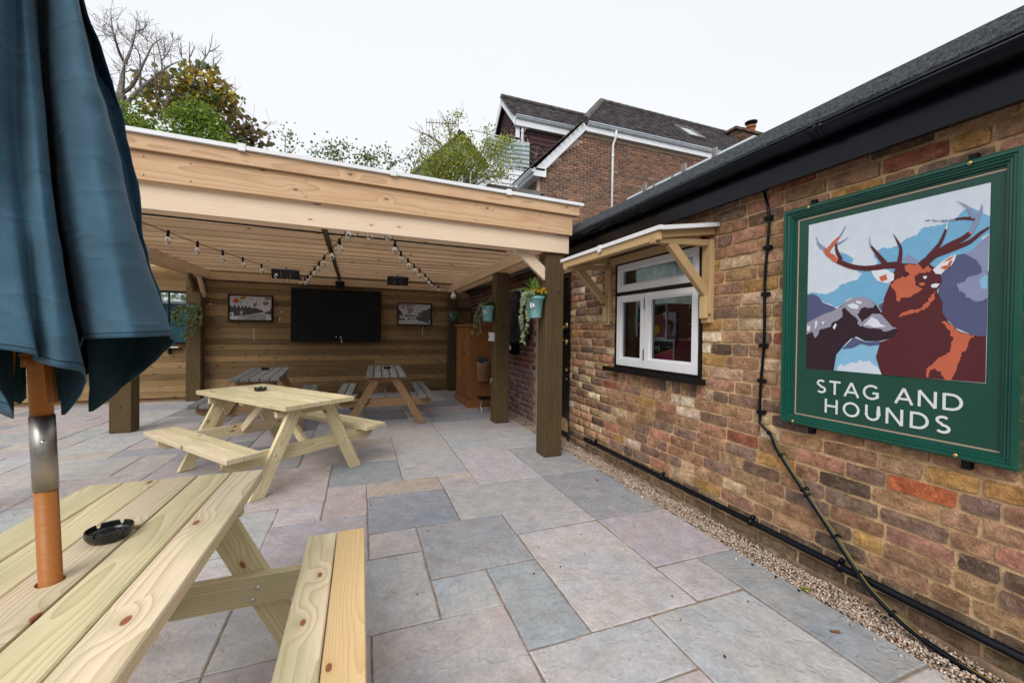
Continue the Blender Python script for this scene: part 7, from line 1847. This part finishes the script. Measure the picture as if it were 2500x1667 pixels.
for k in range(16):
    p = Vector((4.72 + random.uniform(-.05, .1), 11.9, 7.1 + k * .045)); q = [p]
    for _ in range(4): p = p + Vector((random.uniform(-.06, .07), random.uniform(-.03, .02), random.uniform(-.02, .05))); q.append(p)
    tb.tube(q, .006, 4)
tb.out('twigs', plain('pale_twig', (.45, .44, .42), .8), cl_)

# ------------------------------------------------------------------ further house on the left with an aerial
h2 = thing('rendered_house', (3.2, 13.2, 0), 'further house with a dark tiled gable roof and aerial behind the green willow', 'house')
MB().prism([(.6, 0), (5.4, 0), (5.4, 5.4), (2.97, 7.72), (.6, 5.35)], Matrix.Translation((0, 13.15, 0)) @ Matrix.Rotation(pi / 2, 4, 'X'), -5).out('wall', plain('cream_render', (.55, .54, .52), .9, vary=.1), h2)
rr = MB()
for x0, z0 in ((.35, 5.12), (5.6, 5.15)):
    rr.add([(2.97, 12.9, 7.80), (x0, 12.9, z0), (x0, 19, z0), (2.97, 19, 7.80), (2.97, 12.9, 7.72), (x0, 12.9, z0 - .08), (x0, 19, z0 - .08), (2.97, 19, 7.72)], [(0, 1, 2, 3), (7, 6, 5, 4), (0, 4, 5, 1), (1, 5, 6, 2), (2, 6, 7, 3)])
rf2 = rr.out('roof', plain('dark_roof', (.085, .075, .07), .9, vary=.3, nscale=5, bump=.5), h2)
V2, F2, C2 = tiled((5.6, 12.92, 5.16), (0, 1, 0), (-2.63, 0, 2.65), {'u0': 0, 'u1': 4, 'v1': 3.7, 'in': lambda u, v: True}, TP, .2, .13)
tag(tri_mass('roof_tiles', V2, F2, M['tiles'], rf2, C2), kind='stuff')
bx2 = MB(); bx2.box((3.05, 13.05, 5.6), (3.10, 13.14, 6.65)); bx2.box((3.62, 13.05, 5.6), (3.67, 13.14, 6.65)); bx2.box((3.10, 13.05, 6.60), (3.62, 13.14, 6.65)); bx2.box((3.34, 13.06, 5.6), (3.38, 13.14, 6.6))
wo2 = bx2.out('window', M['upvc'], h2); MB().box((3.10, 13.10, 5.6), (3.62, 13.13, 6.6)).out('pane', plain('dark_glass_far', (.03, .035, .04), .1, vary=0), wo2)
MB().box((3.0, 9.9, 5.0), (4.62, 11.5, 5.06)).box((3.0, 9.9, 4.6), (4.5, 11.4, 5.0)).out('porch_roof', plain('grey_porch_roof', (.14, .135, .13), .8, vary=.3), h2)
ae = thing('tv_aerial', (2.4, 13.2, 8), 'thin comb shaped television aerial above the left house', 'aerial')
ab = MB(); ab.tube([(2.95, 13.3, 7.7), (2.95, 13.3, 8.22)], .016, 6); a0, a1 = Vector((1.92, 13.3, 8.05)), Vector((2.98, 13.3, 8.20)); ab.tube([a0, a1], .014, 6)
for k in range(11):
    p = a0 + (a1 - a0) * (k / 10); ab.tube([p + Vector((-.02, -.16, .05)), p + Vector((.02, .16, -.05))], .008, 5); ab.tube([p + Vector((0, 0, -.06)), p + Vector((0, 0, .06))], .006, 4)
ab.out('comb', M['steel'], ae)

# ------------------------------------------------------------------ trees and shrubs beyond the shelter
def at_y(x, y, Y):
    d = FW + RT * ((x - 1250) / 977) - UP * ((y - 821) / 977); t = Y / d.y; return EYE + d * t
Z8 = lambda x, y, Y=14.0: at_y(250 + x / 4.612, 20 + y / 4.612, Y)
def twiggy(mb, path, r0, r1, n, ln, lev=2, bias=(0, 0, .55)):
    q = smooth_path(path, 5); L = len(q); mb.tube(q, [r0 + (r1 - r0) * i / (L - 1) for i in range(L)], 6)
    if lev <= 0: return
    for _ in range(n):
        i = random.randint(int(L * .15), L - 2); p = q[i]; d = (q[i + 1] - q[i]).normalized()
        side = Vector((random.gauss(0, 1), random.gauss(0, 1), random.gauss(0, 1))); side = (side - d * side.dot(d)).normalized()
        g_ = (d * .55 + side * .8 + Vector(bias) * .5).normalized(); l = ln * random.uniform(.4, 1.1); pts = [p]
        for k in range(3):
            g_ = (g_ + Vector((random.gauss(0, .22), random.gauss(0, .22), random.gauss(.05, .2)))).normalized(); pts.append(pts[-1] + g_ * l / 3)
        rr = min(.009, max(.0038, (r0 + (r1 - r0) * i / L) * .35)); twiggy(mb, pts, rr, .0028, max(2, n // 3), ln * .5, lev - 1, bias)
LT_v = np.array([(0, 0, 0), (.42, .45, .08), (0, 1, 0), (-.42, .45, .08)]); LT_f = np.array([(0, 1, 2), (0, 2, 3)])
LTB_v = np.array([(0, 0, 0), (.28, .12, .03), (.52, .35, -.04), (.30, .48, .05), (.34, .80, -.06), (0, .98, 0), (-.34, .80, -.06), (-.30, .48, .05), (-.52, .35, -.04), (-.28, .12, .03)])
LTB_f = np.array([(0, 1, 2), (0, 2, 3), (0, 3, 4), (0, 4, 5), (0, 5, 6), (0, 6, 7), (0, 7, 8), (0, 8, 9)])
def crown(parent, blobs, size, pal, tv=LT_v, tf=LT_f, seed=1, name='crown', up=0.0, clump=0):
    """leaves spread through ellipsoids: blob = (centre, (rx, ry, rz), count)"""
    rng = np.random.default_rng(seed); T = []; 
    for c, r, n in blobs:
        m = n // max(1, clump) if clump else n
        u = rng.normal(size=(m, 3)); u /= np.linalg.norm(u, axis=1)[:, None]; rad = rng.uniform(.05, 1, m) ** .45
        p = np.array(c) + u * rad[:, None] * np.array(r) * (1 + .25 * rng.normal(size=(m, 1)) * .6)
        if clump: p = np.repeat(p, clump, 0) + rng.normal(size=(m * clump, 3)) * size * 1.3
        T.append(p)
    T = np.concatenate(T); k = len(T); R = rot_rand(k); S = rng.uniform(.6, 1.2, k) * size
    V, F = instances(tv, tf, xf(R, S, T))
    idx = rng.choice(len(pal), k, p=np.array([w for _, w in pal]) / sum(w for _, w in pal)); C = np.array([c for c, _ in pal])[idx] * rng.uniform(.6, 1.35, (k, 1))
    return tag(tri_mass(name, V, F, M['leaf'], parent, np.repeat(C, len(tf), 0)), kind='stuff')
random.seed(31)
bt_ = thing('bare_tree', (-6.2, 14, 0), 'tall bare grey branched tree behind the left end of the shelter', 'tree')
tb = MB(); base = Z8(185, 1500)
tb.tube(smooth_path([(base.x, 14, 0), (base.x, 14, 4), Z8(190, 1200), Z8(200, 970)], 4), [.15] * 12 + [.13], 8)
limbs = [[(200, 970), (225, 800), (240, 690), (252, 625)], [(252, 625), (190, 500), (150, 370), (112, 230), (98, 100), (96, 0)], [(252, 625), (300, 520), (340, 410), (375, 260), (380, 140)], [(375, 260), (470, 230), (510, 150)],
         [(200, 970), (330, 880), (420, 710), (500, 550), (575, 410), (690, 325)], [(200, 1150), (430, 905), (600, 770), (740, 660), (900, 590)], [(430, 905), (425, 700), (420, 540), (350, 400)], [(640, 1260), (610, 1050), (598, 800), (585, 600), (575, 430)],
         [(640, 1260), (700, 1120), (760, 950), (810, 820)], [(110, 230), (50, 180), (0, 210)], [(130, 320), (60, 310), (0, 270)], [(340, 410), (270, 330), (235, 305)], [(665, 900), (670, 700), (665, 590), (620, 400), (605, 320)], [(670, 590), (740, 500), (800, 350)], [(700, 545), (705, 400)], [(575, 410), (520, 370), (430, 300)], [(420, 700), (330, 700), (230, 720), (120, 640)]]
for k, L in enumerate(limbs):
    P = [Z8(x, y, 14.0 + .25 * sin(k * 2.1 + i * .9)) for i, (x, y) in enumerate(L)]
    r0 = [.085, .042, .042, .022, .055, .055, .03, .03, .025, .016, .016, .016, .022, .018, .013, .014, .02][k]
    twiggy(tb, P, r0, .006, 10, .50, 2)
tb.out('trunk', M['bark'], bt_)
sy = thing('sycamore_tree', (-4.4, 14.6, 0), 'autumn tree with olive, yellow and brown leaves beyond the shelter', 'tree')
tb = MB(); c0 = Z8(980, 1300, 14.4)
tb.tube([(c0.x, 14.4, 0), (c0.x, 14.4, 4), c0], [.13, .11, .08], 8)
for k, L in enumerate([[(980, 1300), (900, 1000), (960, 690), (890, 550), (848, 380)], [(980, 1300), (1000, 900), (990, 690), (980, 550), (980, 380)], [(980, 1300), (1030, 900), (1070, 690), (1200, 490), (1240, 285)], [(1070, 690), (1250, 660), (1345, 555)], [(1200, 490), (1260, 470), (1325, 415)], [(890, 550), (885, 375)],
                        [(1000, 1200), (1300, 950), (1330, 900), (1380, 790)], [(1300, 1000), (1440, 990), (1515, 900)], [(1250, 1480), (1420, 1230), (1500, 1080)], [(1420, 1230), (1440, 1090)], [(1480, 1200), (1575, 1075)], [(1250, 1480), (1600, 1300), (1720, 1230)], [(1500, 1560), (1700, 1450), (1830, 1360), (1905, 1275)], [(1700, 1560), (1800, 1490)], [(980, 560), (1045, 440)], [(1160, 560), (1158, 430)], [(1250, 655), (1255, 530)]]):
    P = [Z8(x, y, 14.4 + .2 * sin(k + i)) for i, (x, y) in enumerate(L)]; twiggy(tb, P, .035 if k < 3 else .018, .006, 5, .4, 1)
tb.out('trunk', M['bark'], sy)
w2 = lambda x, y, Y=14.4: tuple(Z8(x, y, Y))
SYP = [((0.275, 0.288, 0.075), 4), ((0.200, 0.237, 0.100), 4), ((0.450, 0.350, 0.056), 3), ((0.362, 0.213, 0.056), 3), ((0.650, 0.463, 0.050), 1.8), ((0.237, 0.275, 0.213), 2.5)]
crown(sy, [(w2(1010, 830), (.95, .5, .55), 202), (w2(880, 980), (1.3, .6, .6), 310), (w2(1130, 960), (1.05, .5, .60), 256), (w2(730, 1010), (.8, .4, .7), 108), (w2(1170, 700), (.45, .3, .18), 45), (w2(1330, 980), (.5, .3, .3), 67), (w2(820, 1150), (1.0, .6, .5), 175), (w2(1260, 1120), (.7, .4, .35), 121), (w2(640, 1080), (.7, .4, .5), 54), (w2(1430, 1010), (.3, .2, .15), 18)], .155, SYP, LTB_v, LTB_f, 4)
crown(sy, [(w2(1500, 1380), (1.0, .5, .42), 175), (w2(1400, 1270), (.7, .4, .35), 81), (w2(1600, 1480), (.8, .4, .4), 148), (w2(1640, 1320), (.4, .3, .3), 29)], .155, [((0.150, 0.150, 0.069), 5), ((0.237, 0.144, 0.062), 4), ((0.125, 0.131, 0.100), 4), ((0.375, 0.300, 0.037), 1)], LTB_v, LTB_f, 6, 'lower_crown')
gs = thing('evergreen_bush', (-4.1, 13.6, 0), 'bright green feathery evergreen bush in front of the autumn tree', 'bush')
tb = MB(); c1 = Z8(1060, 1420, 13.6); tb.tube([(c1.x, 13.6, 0), (c1.x, 13.6, 5), c1], [.08, .06, .03], 7); tb.out('trunk', M['bark'], gs)
w3 = lambda x, y, Y=13.6: tuple(Z8(x, y, Y))
crown(gs, [(w3(1060, 1320), (.72, .5, .55), 1500), (w3(1040, 1160), (.40, .35, .26), 300), (w3(950, 1230), (.3, .3, .3), 200), (w3(1190, 1270), (.25, .3, .4), 240), (w3(1150, 1500), (1.0, .4, .22), 900), (w3(820, 1480), (.8, .4, .16), 330)], .085, [((.19, .31, .045), 5), ((.27, .41, .06), 4), ((.12, .20, .035), 3), ((.34, .42, .08), 1.5)], seed=9, clump=8)
gs2 = thing('evergreen_bush', (-6.0, 13.6, 0), 'low bright green bush at the left against the parasol', 'bush')
tb = MB(); tb.tube([(-6.0, 13.6, 0), (-6.0, 13.6, 6)], [.07, .03], 7); tb.out('trunk', M['bark'], gs2)
crown(gs2, [(w3(300, 1330), (.45, .4, .3), 420), (w3(290, 1130), (.3, .3, .3), 120), (w3(480, 1400), (.75, .4, .2), 420), (w3(380, 1270), (.3, .3, .2), 130)], .10, [((.19, .30, .045), 5), ((.27, .40, .06), 4), ((.12, .19, .035), 3), ((.34, .36, .08), 1.5)], seed=10, clump=6)
# small shoots and shrubs over the roof edge
def shrub(name, label, Y, stems, blobs, size, pal, seed, base_x, twn=8, twl=.35, clump=5, group=None):
    random.seed(seed); t = thing(name, (base_x, Y, 0), label, 'shrub', group); tb = MB(); 
    tb.tube([(base_x, Y, 0), (base_x, Y, 3.0), at_y(*stems[0][0], Y)], [.05, .045, .03], 6)
    for k, L in enumerate(stems): twiggy(tb, [at_y(x, y, Y + .15 * sin(k * 1.7)) for x, y in L], .022, .005, twn, twl, 1)
    tb.out('trunk', M['bark'], t)
    crown(t, [(tuple(at_y(x, y, Y + dy)), r, n) for x, y, dy, r, n in blobs], size, pal, seed=seed, clump=clump)
GP = [((0.150, 0.225, 0.075), 4), ((0.188, 0.288, 0.088), 3), ((0.112, 0.163, 0.062), 3), ((0.275, 0.338, 0.112), 1)]
shrub('slender_shoot', 'thin leafy shoot rising alone above the middle of the shelter roof', 10, [[(692, 420), (695, 380), (698, 330)], [(700, 385), (722, 360)]], [(694, 330, 0, (.16, .1, .12), 45), (700, 322, 0, (.08, .08, .07), 15), (697, 372, 0, (.12, .08, .06), 25), (722, 358, 0, (.07, .06, .06), 12)], .065, GP, 12, -1.9, 2, .12, 3)
shrub('leafy_shrub', 'dark green leafy shrub above the roof edge left of the willow', 10, [[(850, 430), (830, 380), (810, 355)], [(880, 430), (900, 390), (935, 365)], [(940, 440), (960, 400), (1000, 385)], [(1000, 440), (1015, 400), (1030, 372)]],
      [(800, 372, 0, (.34, .2, .20), 210), (848, 362, 0, (.2, .15, .12), 80), (770, 385, 0, (.25, .15, .1), 65), (905, 388, 0, (.40, .2, .15), 180), (945, 375, 0, (.2, .15, .13), 45), (1000, 390, 0, (.35, .2, .2), 110), (870, 402, 0, (.6, .2, .1), 150), (965, 408, 0, (.5, .2, .1), 100), (1025, 370, 0, (.15, .1, .12), 30)], .07, GP, 13, -.4, 8, .35, 4)
WP = [((0.300, 0.375, 0.050), 5), ((0.400, 0.438, 0.069), 4), ((0.213, 0.294, 0.044), 3), ((0.475, 0.438, 0.094), 2), ((0.237, 0.219, 0.088), 2)]
shrub('willow_shrub', 'large yellow green willowy shrub in front of the house with striped balcony', 9.6,
      [[(1110, 460), (1090, 400), (1060, 330), (1053, 290)], [(1110, 460), (1110, 380), (1100, 320), (1130, 272)], [(1120, 460), (1160, 400), (1185, 350), (1190, 310)], [(1130, 460), (1190, 420), (1230, 375), (1255, 360)], [(1100, 460), (1060, 420), (1035, 380)], [(1110, 460), (1130, 400), (1150, 360)], [(1060, 340), (1030, 325), (1025, 345)], [(1165, 450), (1205, 430), (1235, 428)], [(1098, 330), (1092, 285)]],
      [(1085, 405, 0, (.60, .35, .42), 2300), (1150, 395, 0, (.55, .35, .42), 1900), (1060, 430, 0, (.55, .3, .22), 900), (1205, 365, -.1, (.34, .2, .22), 520), (1235, 345, -.1, (.25, .18, .16), 260), (1120, 350, 0, (.40, .3, .22), 560), (1062, 345, 0, (.16, .12, .3), 170), (1100, 305, 0, (.10, .1, .22), 80), (1120, 282, 0, (.16, .1, .12), 70), (1190, 318, 0, (.13, .1, .2), 90), (1220, 410, -.1, (.35, .2, .2), 330), (1035, 350, 0, (.12, .1, .14), 60), (1250, 385, -.1, (.14, .1, .14), 80), (1190, 430, -.1, (.4, .2, .15), 240), (1225, 432, -.1, (.2, .1, .08), 70)], .054, WP, 14, 3.2, 14, .45, 5)
# ------------------------------------------------------------------ what stands behind the camera (seen in the mirror and the window glass)
shd = thing('teal_shed', (-9.3, -5.2, 0), 'teal boarded shed with a pale flat roof, seen only in the mirror', 'shed')
for k in range(16): MB().box((-12.5, -5.0 - .004 * (k % 2), .05 + k * .14), (-6.4, -4.97, .188 + k * .14)).out('board', plain('teal_paint', (.02, .13, .17), .6, vary=.1) if k == 0 else bpy.data.materials['teal_paint'], shd)
MB().box((-12.5, -8, 0), (-6.4, -5.01, 2.3)).out('wall', bpy.data.materials['teal_paint'], shd)
MB().box((-12.8, -8.2, 2.3), (-6.1, -4.7, 2.42)).out('roof', plain('pale_grey_felt', (.35, .34, .38), .9), shd)
hd = thing('garden_hedge', (-4, -11, 0), 'tall green hedge behind the patio, seen only in glass', 'hedge')
crown(hd, [((-14 + k * 2.4, -11 + (k % 2) * .8, 1.6 + .5 * (k % 3)), (1.9, .9, 1.9), 700) for k in range(11)], .22, [((.10, .17, .03), 4), ((.15, .22, .04), 3), ((.06, .11, .03), 3)], seed=77)
MB().box((-15, -11.4, 0), (11, -10.8, 1.4)).out('core', plain('hedge_core', (.03, .045, .02), .95), hd)
